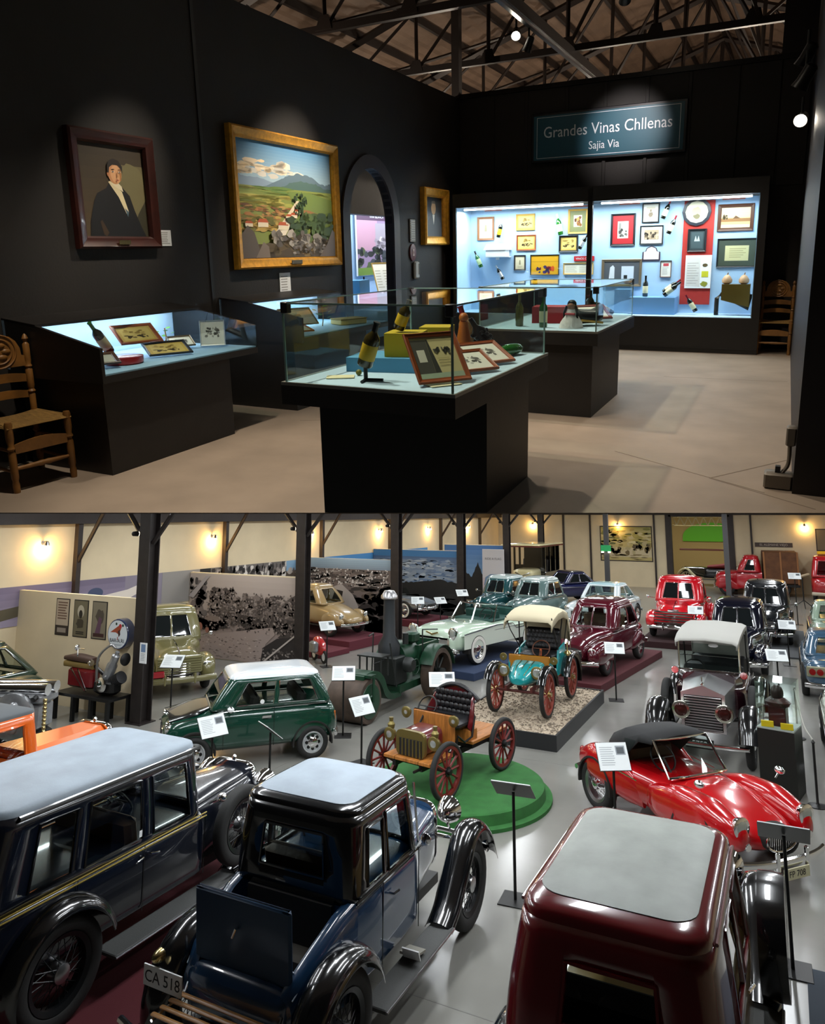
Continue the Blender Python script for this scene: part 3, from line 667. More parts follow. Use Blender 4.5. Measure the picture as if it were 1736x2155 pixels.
# ================================================================== NEAR VEHICLES
NAVY = paint('midnight_paint', '0a0f1a', .22)
NBLUE = paint('deep_blue_paint', '12304d', .25)
JET = paint('black_enamel', '07080a', .2)
ROOFG = mat('grey_roof_vinyl', '8995a0', .55, bump=.06, bscale=60, var=.12, vscale=3)
GOLD = mat('gold_line', 'a58f45', .4)
WIRED = mat('dark_wire_rim', '16181a', .35, .4)
def vintage_ends(t, m, xr, xf, r, y0, y1, rb=(.36), tail=205, cr=.06):
    for s in (1, -1):
        fender(t, arcpath(xr, r, r * 1.2, tail, 18, 18) , s * y0, s * y1, m, cr)
        P = catmull([(xf - r * 1.75, rb), (xf - r * 1.35, rb + .1), (xf - r * .85, r * 1.55), (xf - r * .2, r * 2.2), (xf + r * .4, r * 2.22), (xf + r * .95, r * 1.85), (xf + r * 1.3, r * 1.2)], 5)
        fender(t, P, s * y0, s * y1, m, cr)
        MB().b2(xr + r * 1.1, xf - r * 1.6, min(s * (y0 + .06), s * y1), max(s * (y0 + .06), s * y1), rb - .03, rb + .01, .008).build('running_board', mat('running_board', '4a4b4a', .7, bump=.2, bscale=120), t, 0)
        MB().tube([(xr + r * 1.1, s * y1, rb - .01), (xf - r * 1.6, s * y1, rb - .01)], .012, 6).build('board_trim', STEEL, t)
def radiator(t, x, hw, z0, z1, m=CHROME, core=INTERIOR, bars=0):
    o = MB().body([(x - .05, hw, z0, z1, 5), (x, hw * 1.02, z0, z1 + .01, 5), (x + .05, hw * .96, z0 + .02, z1 - .01, 5)], 6, 32).build('radiator', m, t, 40)
    MB().box((x + .052, 0, (z0 + z1) / 2 - .02), (.012, hw * 1.6, (z1 - z0) * .8), None, .004).build('radiator_core', core, o, 0)
    MB().lathe([(.03, 0), (.035, .02), (.02, .05), (.004, .06)], (x, 0, z1), 'Z', 14).build('radiator_cap', m, o)
    for k in range(bars):
        z = z0 + .08 + k * (z1 - z0 - .2) / (bars - 1); MB().box((x + .065, 0, z), (.014, hw * 1.56, .016), None, .004).build('grille_bar', m, o)
    return o
# ---- 1 the long limousine
t = thing('limousine', 'long midnight blue limousine with grey roof and side-mounted spare wheel, at lower left', 'car', (-6.58, 6.28, 0), PI / 2)
MB().body([(-2.3, .48, .55, 1.0, 3), (-2.16, .63, .5, 1.14, 6), (-1.4, .66, .48, 1.15, 8), (.28, .66, .48, 1.15, 8), (.34, .6, .5, 1.15, 6)], 30, 36).build('body', NAVY, t, 40)
MB().body([(.3, .55, .52, 1.2, 4.5), (.9, .46, .54, 1.21, 3.6), (1.5, .35, .55, 1.19, 3.4)], 20, 32).build('bonnet', NAVY, t, 45)
cabin(t, (-2.25, .3, .665), (-2.12, .22, .64), 1.12, 1.86, [('F', .08, .92, .15, .85), ('B', .25, .75, .35, .8)] + [q for sd in 'RL' for q in ([(sd, .03, .26, .1, .84), (sd, .33, .63, .1, .84), (sd, .70, .89, .12, .82)] if sd == 'R' else [(sd, .74, .97, .1, .84), (sd, .37, .67, .1, .84), (sd, .11, .30, .12, .82)])], NAVY, ROOFG, CARGLASS, JET, .1, .16, .2, .01, 3.4, tr=.014)
for s in (1, -1): MB().tube([(.2, s * .64, 1.84), (-1.95, s * .65, 1.84)], .022, 8).build('drip_rail', JET, t)
for s in (1, -1):
    for z in (1.1, 1.135): MB().tube([(.32, s * .668, z), (-2.1, s * .668, z - .02), (-2.27, s * .56, z - .06)], .0065, 5).build('coach_line', GOLD, t)
    for x in (-1.33, -.55, .3): MB().tube([(x, s * .664, .52), (x, s * .668, 1.12)], .005, 4).build('door_seam', JET, t, 0)
    for x, d in ((-.6, -1), (-.5, 1)): MB().tube([(x, s * .66, 1.03), (x, s * .71, 1.03), (x + d * .1, s * .715, 1.01)], .011, 6).build('door_handle', CHROME, t)
    wheel(t, .78, s * .77, .42, .14, 'wire', WIRED, z=.86, cap=STEEL, nm='spare_wheel')
    MB().tube([(.36, s * .66, 1.2), (.42, s * .78, 1.26)], .012, 6).sphere((.43, s * .79, 1.27), .05, 12, 8).build('side_lamp', CHROME, t)
    headlamp(t, 1.62, s * .46, 1.02, .15, .2); MB().tube([(1.6, s * .46, .86), (1.55, s * .3, .7)], .02, 6).build('lamp_bracket', CHROME, t)
    MB().tube([(.35, s * .5, 1.17), (1.48, s * .3, 1.15)], .007, 5).build('bonnet_hinge', CHROME, t)
wheels(t, 1.5, -1.49, .66, .45, .16, 'wire', WIRED, cap=STEEL)
vintage_ends(t, JET, -1.49, 1.5, .45, .5, .83, .36)
radiator(t, 1.55, .35, .55, 1.24); bumper(t, 2.1, .75, .5, .1, .1); bumper(t, -2.6, .75, .5, .1, .1, nm='rear_bumper')
seat(t, -1.75, .56, .7, 1.35, TAN); seat(t, -.55, .56, .7, 1.3, TAN); steering(t, -.05, .3, 1.22)
MB().b2(-2.4, 1.7, -.3, .3, .34, .44).build('chassis', BLACKMETAL, t, 0)
MB().box((-.62, -.672, 1.25), (.035, .004, .06)).build('sticker', WHITE, t, 0)
# ---- 2 the rumble seat coupe
t = thing('coupe', 'dark blue two-seat coupe with open rumble seat lid, number plate CA 518', 'car', (-4.03, 6.56, 0), PI / 2)
MB().body([(-.97, .64, .48, 1.2, 7), (-.5, .655, .46, 1.22, 8), (.2, .64, .46, 1.22, 7), (.3, .56, .48, 1.22, 5), (1.2, .36, .54, 1.16, 4)], 36, 36).build('body', NBLUE, t, 40)
cabin(t, (-.98, .26, .65), (-.93, .18, .6), 1.16, 1.82, [('F', .06, .94, .12, .86), ('B', .16, .84, .26, .76), ('R', .05, .52, .1, .84), ('R', .6, .9, .12, .8), ('L', .48, .95, .1, .84), ('L', .1, .4, .12, .8)], JET, JET, CARGLASS, JET, .1, .13, .17, .01, 3.0, tr=.012, insert=(ROOFG, .86, .004))
for s in (1, -1):      # quarter panels round the open rumble seat
    rings = []
    for x, yo, zt, zb in ((-.92, .645, 1.2, .5), (-1.1, .63, 1.16, .5), (-1.35, .6, 1.05, .5), (-1.55, .56, .93, .5), (-1.66, .52, .82, .55)):
        yi = yo - .12; rings.append([(x, s * yo, zb), (x, s * (yo + .01), zt - .1), (x, s * (yo - .02), zt - .02), (x, s * (yo - .06), zt), (x, s * (yi), zt - .02), (x, s * yi, zb)])
    MB().loft(rings).build('quarter_panel', NBLUE, t, 50)
    MB().tube([(-.92, s * .61, 1.18), (-1.35, s * .585, 1.0), (-1.64, s * .52, .8)], .006, 5).build('coach_line', mat('pale_line', '8d98a5', .4), t)
    wheels_y = s * .7
    headlamp(t, 1.5, s * .4, 1.06, .14, .2); MB().tube([(1.45, s * .4, .92), (1.3, s * .55, .86), (1.3, s * .2, .84)], .018, 6).build('lamp_bracket', CHROME, t)
    MB().tube([(-.38, s * .65, 1.04), (-.38, s * .7, 1.04), (-.28, s * .7, 1.03)], .011, 6).build('door_handle', CHROME, t)
    for x in (-.5, .2): MB().tube([(x, s * .652, .5), (x, s * .658, 1.19)], .005, 4).build('door_seam', JET, t, 0)
    MB().tube([(-.95, s * .655, 1.19), (.26, s * .65, 1.19)], .012, 6).build('belt_rail', JET, t)
    MB().tube([(.26, s * .62, 1.22), (.2, s * .6, 1.78)], .012, 6).build('screen_pillar', CHROME, t)
MB().box((-1.2, 0, .56), (.66, .9, .04)).build('rumble_floor', INTERIOR, t, 0)
MB().box((-.98, 0, .95), (.05, .88, .4)).build('rumble_bulkhead', INTERIOR, t, 0)
MB().box((-1.08, 0, .72), (.2, .8, .14), None, .03).build('rumble_seat', mat('grey_cushion', '4a463f', .8), t)
MB().body([(-1.70, .44, .5, .78, 5), (-1.64, .5, .48, .84, 6), (-1.55, .5, .48, .86, 6)], 8, 28).build('tail_panel', NBLUE, t, 40)
li = MB().box((0, 0, .27), (.045, .96, .56), None, .02).build('rumble_lid', mat('satin_blue', '16344f', .45, spec=.3), t, 40, (-1.58, 0, .84), (0, -.06, 0))
MB().tube([(-.025, .02, .33), (-.06, .02, .34), (-.065, .05, .27)], .01, 6).build('lid_handle', CHROME, li)
MB().tube([(.025, -.45, .1), (.25, -.45, -.08)], .008, 5).build('lid_stay', STEEL, li)
wheels(t, 1.28, -1.28, .7, .44, .15, 'wire', WIRED, cap=STEEL)
vintage_ends(t, JET, -1.28, 1.28, .44, .56, .86, .36, 200)
MB().tube([(.62, -.72, .36), (.62, -.72, .33)], .01, 5).build('bolt', STEEL, t)
st_ = MB().box((-.05, -.72, .42), (.2, .17, .02), Matrix.Rotation(.2, 3, 'Y')).build('step_plate', mat('step_plate', '8c8a80', .6), t, 0)
MB().box((-.16, -.76, .46), (.012, .17, .1), Matrix.Rotation(-.4, 3, 'Y')).build('step_sign', WHITE, st_, 0)
MB().lathe([(.05, 0), (.045, .02), (.004, .025)], (-1.16, -.7, .99), 'Z', 16).build('step_pad', STEEL, t)
radiator(t, 1.24, .36, .54, 1.22); MB().body([(.28, .56, 1.0, 1.235, 4), (1.2, .35, .95, 1.18, 3.4)], 14, 24).build('bonnet_top', NBLUE, t, 45)
bumper(t, 1.95, .72, .56, .05, .1); bumper(t, 1.95, .72, .64, .05, .1)
# luggage rack and tail
rk = MB(); rk.tube([(-1.68, .46, .7), (-1.72, .46, .64), (-2.06, .46, .63)], .012, 6).tube([(-1.68, -.46, .7), (-1.72, -.46, .64), (-2.06, -.46, .63)], .012, 6); rk = rk.build('luggage_rack', CHROME, t)
OAK = mat('varnished_oak', 'a3733c', .4, var=.25, vscale=8, stretch=(1, 1, 12), bump=.05)
for x in (-1.76, -1.85, -1.94, -2.03): MB().box((x, 0, .655), (.04, .98, .022), None, .008).build('slat', OAK, rk)
bumper(t, -2.16, .78, .46, .06, .1, nm='rear_bumper'); bumper(t, -2.16, .78, .55, .06, .1, nm='rear_bumper')
plate(t, 'CA 518', -1.84, .58, .76, .4, .15, back=True)
headlamp(t, -1.8, .66, .9, .05, .08, BRASS, REDL, nm='tail_lamp')
seat(t, -.6, .5, .66, 1.3, TAN); steering(t, -.1, .28, 1.2)
MB().b2(-1.9, 1.4, -.3, .3, .32, .42).build('chassis', BLACKMETAL, t, 0)
MB().lathe([(.02, 0), (.055, .02), (.055, .03), (.004, .035)], (.25, -.7, 1.25), 'X', 14).build('mirror', CHROME, t)
# ---- 3 the maroon saloon in the foreground
MAR = paint('maroon_paint', '651219', .2)
MARK = mat('grey_roof_cloth', '80857f', .5, bump=.05, bscale=40, var=.14, vscale=4)
t = thing('saloon_car', 'maroon vintage saloon with grey cloth roof panel, seen from behind at lower right', 'car', (-1.15, 6.6, 0), PI / 2, sc=1.04)
MB().body([(-1.78, .60, .5, 1.1, 5), (-1.6, .66, .46, 1.12, 8), (.2, .66, .46, 1.12, 8), (.3, .56, .5, 1.12, 5), (1.3, .36, .55, 1.1, 4)], 36, 36).build('body', paint('cream_panel', 'a88a5a', .3), t, 40)
cabin(t, (-1.78, .28, .66), (-1.62, .18, .575), 1.08, 1.74, [('F', .06, .94, .12, .86), ('B', .16, .8, .3, .74), ('R', .05, .34, .1, .84), ('R', .42, .7, .1, .84), ('L', .66, .95, .1, .84), ('L', .3, .58, .1, .84)], MAR, MAR, CARGLASS, MAR, .13, .2, .2, .02, 3.0, tr=.014, insert=(MARK, .84, .004))
for s in (1, -1):
    MB().tube([(.0, s * .588, 1.74), (-1.42, s * .588, 1.74)], .012, 6).build('drip_rail', MAR, t)
    headlamp(t, 1.5, s * .42, 1.0, .13, .18)
    wheel(t, .78, s * .80, .42, .17, 'disc', JET, z=.82, cap=STEEL, nm='spare_wheel')
    MB().lathe([(.44, -.1), (.45, 0), (.44, .1), (.4, .1), (.4, -.1)], (.78, s * .80, .82), 'Y', 28).build('spare_cover', JET, t)
    MB().tube([(-.4, s * .67, .98), (-.3, s * .70, .98)], .012, 6).build('door_handle', CHROME, t)
wheels(t, 1.3, -1.3, .66, .42, .15, 'disc', MAR)
vintage_ends(t, JET, -1.3, 1.3, .42, .5, .84, .36); radiator(t, 1.34, .36, .55, 1.14); bumper(t, 1.95, .72, .5, .1, .1); bumper(t, -2.1, .72, .5, .1, .1, nm='rear_bumper')
for s in (.14, -.1): MB().lathe([(.06, 0), (.07, .02), (.04, .06), (.004, .065)], (-1.55, s + .12, 1.3), 'X', 16).build('seat_knob', mat('grey_knob', '5a5f5c', .3, .6), t)
seat(t, -1.3, .54, .66, 1.25, INTERIOR); seat(t, -.5, .54, .66, 1.25, INTERIOR); steering(t, -.05, .28, 1.15)
MB().b2(-1.8, 1.4, -.3, .3, .32, .42).build('chassis', BLACKMETAL, t, 0)
# ---- 4 the red roadster
RED = paint('roadster_red', 'b00a12', .2)
HOODB = mat('black_hood_cloth', '1b1c1d', .85, bump=.12, bscale=120)
t = thing('roadster', 'bright red open two-seater roadster with black cloth hood, number plate FP 708', 'car', (-1.58, 11.45, 0), R(-41))
RW = .36; XF, XR = 1.02, -1.02
MB().body([(-1.62, .36, .46, .62, 2.6), (-1.45, .52, .38, .72, 3), (-1.0, .60, .3, .80, 3.4), (-.4, .60, .28, .82, 3.6), (.25, .58, .28, .84, 3.2), (.7, .54, .28, .84, 2.8), (1.2, .48, .3, .76, 2.6), (1.55, .38, .36, .64, 2.5), (1.68, .2, .42, .56, 2.4)], 60, 36).build('body', RED, t, 60)
for s in (1, -1):
    MB().body([(-.1, .05, .36, .66, 2.4, s * .5), (.3, .13, .32, .78, 2.6, s * .55), (.75, .18, .34, .88, 2.6, s * .56), (1.1, .19, .36, .89, 2.6, s * .56), (1.4, .16, .38, .82, 2.6, s * .55), (1.62, .1, .44, .72, 2.5, s * .53), (1.68, .05, .5, .66, 2.4, s * .52)], 34, 24).build('front_wing', RED, t, 60)
    MB().body([(-1.66, .05, .5, .62, 2.4, s * .48), (-1.5, .13, .42, .76, 2.5, s * .5), (-1.05, .18, .38, .92, 2.6, s * .55), (-.7, .17, .34, .9, 2.6, s * .55), (-.4, .11, .3, .78, 2.5, s * .54), (-.1, .04, .32, .6, 2.4, s * .54)], 30, 24).build('rear_wing', RED, t, 60)
    headlamp(t, 1.62, s * .53, .7, .12, .14)
    headlamp(t, 1.67, s * .5, .5, .045, .06, CHROME, AMBER, nm='side_light')
    for x in (XF, XR): warch(t, x, RW, RW * 1.1, s * .5, s * .735)
    MB().tube([(1.1, s * .63, .95), (1.12, s * .67, 1.02)], .01, 6).sphere((1.13, s * .68, 1.05), .06, 12, 8, (1.3, .8, .8)).build('wing_mirror', CHROME, t)
    MB().sphere((-1.62, s * .5, .66), .05, 10, 6, (.8, .8, 1.4)).build('tail_lamp', REDL, t)
    MB().tube([(-.05, s * .705, .72), (-.6, s * .715, .74)], .007, 5).build('door_top', CHROME, t)
    MB().lathe([(.05, 0), (.05, .012), (.03, .016), (.003, .016)], (.42, s * .33, .855), 'Z', 16).build('badge', BRASS, t)
wheels(t, XF, XR, .63, RW, .17, 'wire', STEEL)
# hood, screen
rings = []
for x, hw_, zt, zb in ((-1.02, .46, .84, .76), (-.9, .52, 1.12, .78), (-.6, .54, 1.27, .80), (-.2, .53, 1.30, 1.17), (.06, .51, 1.27, 1.2)):
    rings.append([(x, -hw_, zb), (x, -hw_ * .97, zb + (zt - zb) * .65), (x, -hw_ * .8, zt - .02), (x, -hw_ * .4, zt), (x, 0, zt + .01), (x, hw_ * .4, zt), (x, hw_ * .8, zt - .02), (x, hw_ * .97, zb + (zt - zb) * .65), (x, hw_, zb)])
m = MB(); m.loft(rings, False, False); h = m.build('hood', HOODB, t, 50); h.modifiers.new('thickness', 'SOLIDIFY').thickness = .015
scr = [(.42, -.5, .86), (.08, -.47, 1.24), (.08, .47, 1.24), (.42, .5, .86)]
ws_ = MB().loft([[(.44 - .06 * (u * 2 - 1) ** 2, -.5 + u, .86), (.09 - .04 * (u * 2 - 1) ** 2, -.47 + .94 * u, 1.24)] for u in [k / 8 for k in range(9)]], False, False).build('windscreen', CARGLASS, t, 60)
MB().tube([(.38, -.5, .84), (.05, -.47, 1.25)] + [(.09 - .04 * (u * 2 - 1) ** 2, -.47 + .94 * u, 1.25) for u in (.2, .5, .8)] + [(.05, .47, 1.25), (.38, .5, .84)], .016, 8).build('screen_frame', CHROME, ws_)
MB().tube([(.38, -.5, .85), (.44, -.25, .86), (.45, 0, .87), (.44, .25, .86), (.38, .5, .85)], .02, 8).build('screen_base', CHROME, ws_)
for s in (1, -1): MB().loft([[(.3, s * .53, .86), (.05, s * .51, 1.2)], [(-.55, s * .55, .84), (-.5, s * .53, 1.15)]], False, False).build('side_screen', CARGLASS, t)
g = MB().body([(1.5, .26, .42, .66, 2.6), (1.69, .25, .40, .64, 2.6), (1.71, .23, .42, .62, 2.6)], 8, 28).build('grille', INTERIOR, t, 50)
MB().tube([(1.715, .24 * math.cos(a), .52 + .12 * math.sin(a)) for a in [2 * PI * k / 24 for k in range(24)]], .014, 6, closed=True).build('grille_surround', CHROME, g)
for k in range(13):
    y = -.2 + k * .4 / 12; hz = .105 * math.sqrt(max(0, 1 - (y / .24) ** 2)); MB().tube([(1.715, y, .52 - hz), (1.725, y, .52 + hz)], .006, 5).build('grille_bar', CHROME, g)
bumper(t, 1.84, .66, .34, .1, .12, over=(-.35, .35)); bumper(t, -1.75, .6, .42, .08, .1, nm='rear_bumper')
plate(t, 'FP 708', 1.9, 0, .24, .4, .12, bg=mat('cream_plate', 'd8d4b0', .6))
seat(t, -.6, .42, .5, .9, TAN); steering(t, -.02, -.25, .98)
# ---- 5 the green small car
MG = paint('small_car_green', '0d3a2c', .2); WROOF = paint('white_roof', 'dfe6ea', .3)
t = thing('small_car', 'small bottle green two-door car with a white roof', 'car', (-9.12, 11.25, 0), R(-132.5), sc=1.07)
hw = .66
MB().body([(-1.42, .5, .34, .74, 3.4), (-1.32, .6, .27, .88, 4), (-.9, .655, .24, .93, 5), (-.3, .665, .24, .93, 5), (.5, .66, .24, .92, 5), (.9, .63, .24, .86, 4), (1.3, .58, .28, .78, 3.6), (1.45, .48, .34, .68, 3)], 50, 36).build('body', MG, t, 50)
cabin(t, (-1.3, .74, .63), (-1.1, .42, .56), .9, 1.36, [('F', .05, .95, .1, .92), ('B', .08, .92, .15, .88), ('L', .06, .45, .12, .86), ('L', .5, .86, .12, .86), ('R', .55, .94, .12, .86), ('R', .14, .5, .12, .86)], MG, WROOF, CARGLASS, CHROME, .1, .12, .16, .02, 2.8)
for s in (1, -1):
    for x in (.97, -.97):
        warch(t, x, .27, .345, s * .5, s * .668)
    headlamp(t, 1.4, s * .43, .66, .1, .12)
    MB().box((-1.36, s * .52, .62), (.06, .07, .22), None, .02).build('tail_lamp', AMBER, t)
    MB().box((.42, s * .72, .93), (.1, .14, .09), None, .03).build('mirror', WHITE, t)
    MB().box((-.18, s * .672, .76), (.16, .015, .05), None, .01).build('door_handle', CHROME, t)
    for x in (-.3, .52): MB().tube([(x, s * .664, .3), (x, s * .668, .9)], .004, 4).build('door_seam', JET, t, 0)
    MB().tube([(1.4, s * .56, .74), (.6, s * .655, .88), (-1.2, s * .64, .9)], .007, 5).build('side_moulding', CHROME, t)
wheels(t, .97, -.97, .6, .27, .15, 'alloy', mat('alloy_white', 'c9ccce', .3, .5))
bumper(t, 1.5, .58, .34, .07, .12); bumper(t, -1.48, .6, .36, .07, .1, nm='rear_bumper')
MB().body([(.62, .3, .9, .93, 4), (.95, .5, .82, .885, 4), (1.36, .42, .7, .775, 4)], 12, 20).build('bonnet', mat('black_bonnet', '0a0c0c', .2, coat=1), t, 40)
g = MB().box((1.43, 0, .52), (.05, .6, .2), None, .04).build('grille', CHROME, t)
for k in range(4): MB().box((1.46, 0, .45 + k * .045), (.015, .52, .012)).build('grille_bar', INTERIOR, g)
MB().lathe([(.035, 0), (.036, .003)], (-.1, .648, 1.0), 'Y', 14).build('sticker', WHITE, t)
for x in (-.75, .05): seat(t, x, .5, .5, 1.0, INTERIOR)
steering(t, .35, .28, .93)
# ---- 6 the brass era runabout on its turf disc
d = tag(MB().lathe([(1.48, 0), (1.48, .05), (1.38, .06), (1.36, .2), (1.33, .22), (.003, .22)], (-4.9, 11.2, 0), 'Z', 64).build('turf_disc', mat('green_turf', '2f6b31', .95, bump=.5, bscale=220, var=.15, vscale=5), None, 40), 'round green turf plinth under the wooden runabout', 'plinth')
TZ = .22
WOODB = mat('oak_planks', 'a86a2c', .5, var=.3, vscale=5, stretch=(1, 8, 1), bump=.1, bscale=12)
RSP = mat('red_spokes', '6b1c18', .45); OLB = mat('olive_brass', '7a6d3c', .35, .6); DRED = paint('dark_red_panel', '5a0f16', .3)
t = thing('runabout', 'wooden flatbed runabout with tufted black seat and brass lamps', 'car', (-5.14, 11.25, TZ), R(-100))
WS = mat('brown_spokes', '4a2f22', .5, .0, var=.2)
RW = .41
for x, hy in ((.82, .6), (-.82, .6)):
    for s in (1, -1):
        o = wheel(t, x, s * hy, RW, .075, 'wood', RSP, cap=BLACKMETAL)
MB().b2(-1.0, 1.0, -.28, -.22, .38, .46).b2(-1.0, 1.0, .22, .28, .38, .46).build('chassis', BLACKMETAL, t, 0)
for x in (.82, -.82): MB().cyl((x, -.6, RW), (x, .6, RW), .025, 10).build('axle', BLACKMETAL, t); MB().tube([(x + d_, s_ * .25, .42) for d_, s_ in ((-.35, 1), (0, 1))] + [(x + .35, .25, .42)], .02, 6).build('spring', BLACKMETAL, t)
for k in range(4): MB().box((-.62, -.36 + k * .24, .56), (1.05, .232, .05), None, .006).build('deck_plank', WOODB, t)
for k in range(4): MB().box((.72, -.33 + k * .22, .5), (.62, .212, .05), None, .006).build('deck_plank', WOODB, t)
MB().box((-.62, 0, .5), (1.0, .9, .06)).build('deck_frame', BLACKMETAL, t, 0)
MB().box((-.2, .0, .66), (.24, .86, .2), None, .02).build('bench_box', WOODB, t)
MB().body([(.45, .27, .55, .9, 4), (.8, .27, .55, .88, 4), (.86, .26, .55, .87, 4)], 10, 28).build('bonnet', DRED, t, 40)
MB().box((.3, 0, .82), (.05, .8, .46), None, .02).build('dashboard', WOODB, t)
o = MB().body([(.86, .27, .52, .9, 5), (.93, .27, .52, .9, 5)], 4, 28).build('radiator', OLB, t, 40)
MB().box((.935, 0, .66), (.02, .44, .24)).build('radiator_core', INTERIOR, o, 0)
for k in range(7): MB().cyl((.95, -.2 + k * .4 / 6, .54), (.95, -.2 + k * .4 / 6, .78), .012, 6).build('radiator_tube', OLB, o)
for s in (1, -1):
    headlamp(t, .9, s * .42, .78, .1, .12, OLB, LENSG); MB().lathe([(.05, 0), (.06, .06), (.03, .1), (.035, .16)], (.86, s * .42, .86), 'Z', 14).build('lamp_chimney', OLB, t)
    headlamp(t, .42, s * .46, 1.0, .085, .1, OLB, LENSG, nm='side_lamp')
TUFT = LEATHER
MB().box((-.02, 0, .86), (.5, .8, .14), None, .05).build('seat_cushion', TUFT, t)
rings = []
for k in range(15):     # curved tub back
    a = PI * k / 14; x = -.3 - .08 * math.sin(a) + (.2 if k in (0, 14) else (.08 if k in (1, 13) else 0)); y = .42 * math.cos(a) if False else .44 - .88 * k / 14; h = 1.34 - .22 * abs(2 * k / 14 - 1) ** 2 - (.16 if k in (0, 14) else 0)
    rings.append([(x + .05, y * .92, .8), (x, y * .96, h), (x - .03, y, h + .02), (x - .07, y * 1.04, h), (x - .02, y, .72)])
MB().loft(rings).build('seat_back', DRED, t, 50)
for r_ in range(4):
    for k in range(9):
        y = -.36 + k * .09 + (.045 if r_ % 2 else 0); z = .93 + r_ * .1
        if abs(y) > .38: continue
        MB().sphere((-.3 + .03 + .0 * z, y, z), .055, 8, 6, (.55, 1, 1)).build('tuft', TUFT, t)
MB().tube([(-.34, .44 - .88 * k / 10, 1.36 - .2 * abs(2 * k / 10 - 1) ** 2) for k in range(11)], .035, 8).build('seat_roll', TUFT, t)
steering(t, .2, -.2, 1.08, .17)
MB().tube([(.3, .42, .6), (.28, .44, .75), (.1, .45, .62), (-.1, .46, .66), (-.2, .45, .95)], .018, 6).build('seat_moulding', BLACKMETAL, t)
# ---- 7 the teal veteran car on its gravel stand
st_ = thing('gravel_stand', 'low black platform filled with pale gravel', 'plinth', (-5.2, 15.9, 0))
MB().b2(-1.12, 1.1, -1.98, 1.98, 0, .24).b2(-1.16, -1.12, -2.0, 2.0, 0, .29).b2(1.1, 1.14, -2.0, 2.0, 0, .29).b2(-1.12, 1.1, -2.0, -1.96, 0, .29).b2(-1.12, 1.1, 1.96, 2.0, 0, .29).build('frame', mat('stand_black', '1c1d1f', .5), st_, 0)
GRAV = mat('pale_gravel', 'b5a58f', .95, bump=1.0, bscale=60, var=.35, vscale=40)
rng = random.Random(3); m = MB()
nx, ny = 44, 78
for i in range(nx):
    for j in range(ny):
        pass
ids = [[m.addv((-1.12 + 2.22 * i / nx, -1.96 + 3.92 * j / ny, .262 + rng.uniform(-.012, .016))) for j in range(ny + 1)] for i in range(nx + 1)]
for i in range(nx):
    for j in range(ny): m.face((ids[i][j], ids[i + 1][j], ids[i + 1][j + 1], ids[i][j + 1]))
gb = m.build('gravel_bed', GRAV, st_, 20); gb['kind'] = 'stuff'
m = MB()
for k in range(1300):
    x, y = rng.uniform(-1.1, 1.08), rng.uniform(-1.94, 1.94); s = rng.uniform(.008, .02)
    m.box((x, y, .27 + s * .3), (s * 2, s * 1.5, s), Matrix.Rotation(rng.uniform(0, 3), 3, 'Z'))
pb = m.build('pebbles', mat('pebble', '8f8272', .9, var=.4, vscale=3), st_, 0); pb['kind'] = 'stuff'
TEAL = paint('teal_paint', '0b8f93', .3); OCH = paint('ochre_panel', 'a9701e', .35); HOODC = mat('cream_hood', 'cfc4a6', .9, bump=.1, bscale=60)
t = thing('veteran_car', 'teal veteran car with cream folding hood and red wheels on gravel', 'car', (-5.1, 15.9, .292), R(-90))
RSW = mat('red_wheel', '8a3a2c', .5)
for x, r_ in ((.92, .46), (-.92, .46)):
    for s in (1, -1): wheel(t, x, s * .56, r_, .09, 'wood', RSW, cap=BRASS)
MB().b2(-1.1, 1.1, -.3, -.25, .5, .58).b2(-1.1, 1.1, .25, .3, .5, .58).build('chassis', mat('chassis_red', '54201c', .5), t, 0)
for x in (.92, -.92): MB().cyl((x, -.55, .46), (x, .55, .46), .028, 10).build('axle', mat('chassis_red', '54201c'), t)
MB().body([(.38, .36, .58, .98, 5), (.75, .3, .58, .92, 3.2), (1.05, .2, .6, .8, 2.6), (1.12, .12, .63, .75, 2.4)], 20, 28).build('bonnet', TEAL, t, 50)
for y in (-.14, .0, .14): MB().tube([(.42, y, .985), (.75, y, .925), (1.04, y * .7, .8)], .01, 5).build('bonnet_strap', BRASS, t)
MB().box((.34, 0, .94), (.05, .92, .3), None, .02).build('dashboard', OCH, t)
MB().box((-.1, 0, .62), (.9, .86, .12)).build('floor_board', OCH, t, 0)
for s in (1, -1):
    MB().prism([(.4, .6), (.36, .95), (.2, 1.0), (.05, .72), (-.25, .72), (-.35, 1.12), (-.85, 1.2), (-.9, .6)], s * .44 - .02, s * .44 + .02, 'XZ').build('side_panel', TEAL if s < 0 else TEAL, t, 0)
    headlamp(t, .95, s * .36, .86, .125, .15, OLB, LENSG)
    headlamp(t, .4, s * .56, 1.02, .08, .12, OLB, LENSG, nm='side_lamp')
    fender(t, arcpath(-.92, .46, .54, 200, 10, 14), s * .48, s * .68, JET, .02)
    fender(t, arcpath(.92, .46, .54, 175, 30, 12), s * .48, s * .66, JET, .02)
    MB().tube([(-.35, s * .44, 1.12), (-.5, s * .5, 1.7), (-.45, s * .52, 1.95)], .015, 6).tube([(-.35, s * .44, 1.12), (.1, s * .5, 1.55), (.35, s * .52, 1.88)], .012, 6).tube([(-.85, s * .44, 1.15), (-1.0, s * .5, 1.85)], .012, 6).build('hood_iron', BLACKMETAL, t)
MB().box((-.4, 0, .98), (.5, .8, .16), None, .06).build('seat_cushion', TAN if False else LEATHER, t)
MB().box((-.72, 0, 1.28), (.14, .82, .48), Matrix.Rotation(-.15, 3, 'Y'), .06).build('seat_back', LEATHER, t)
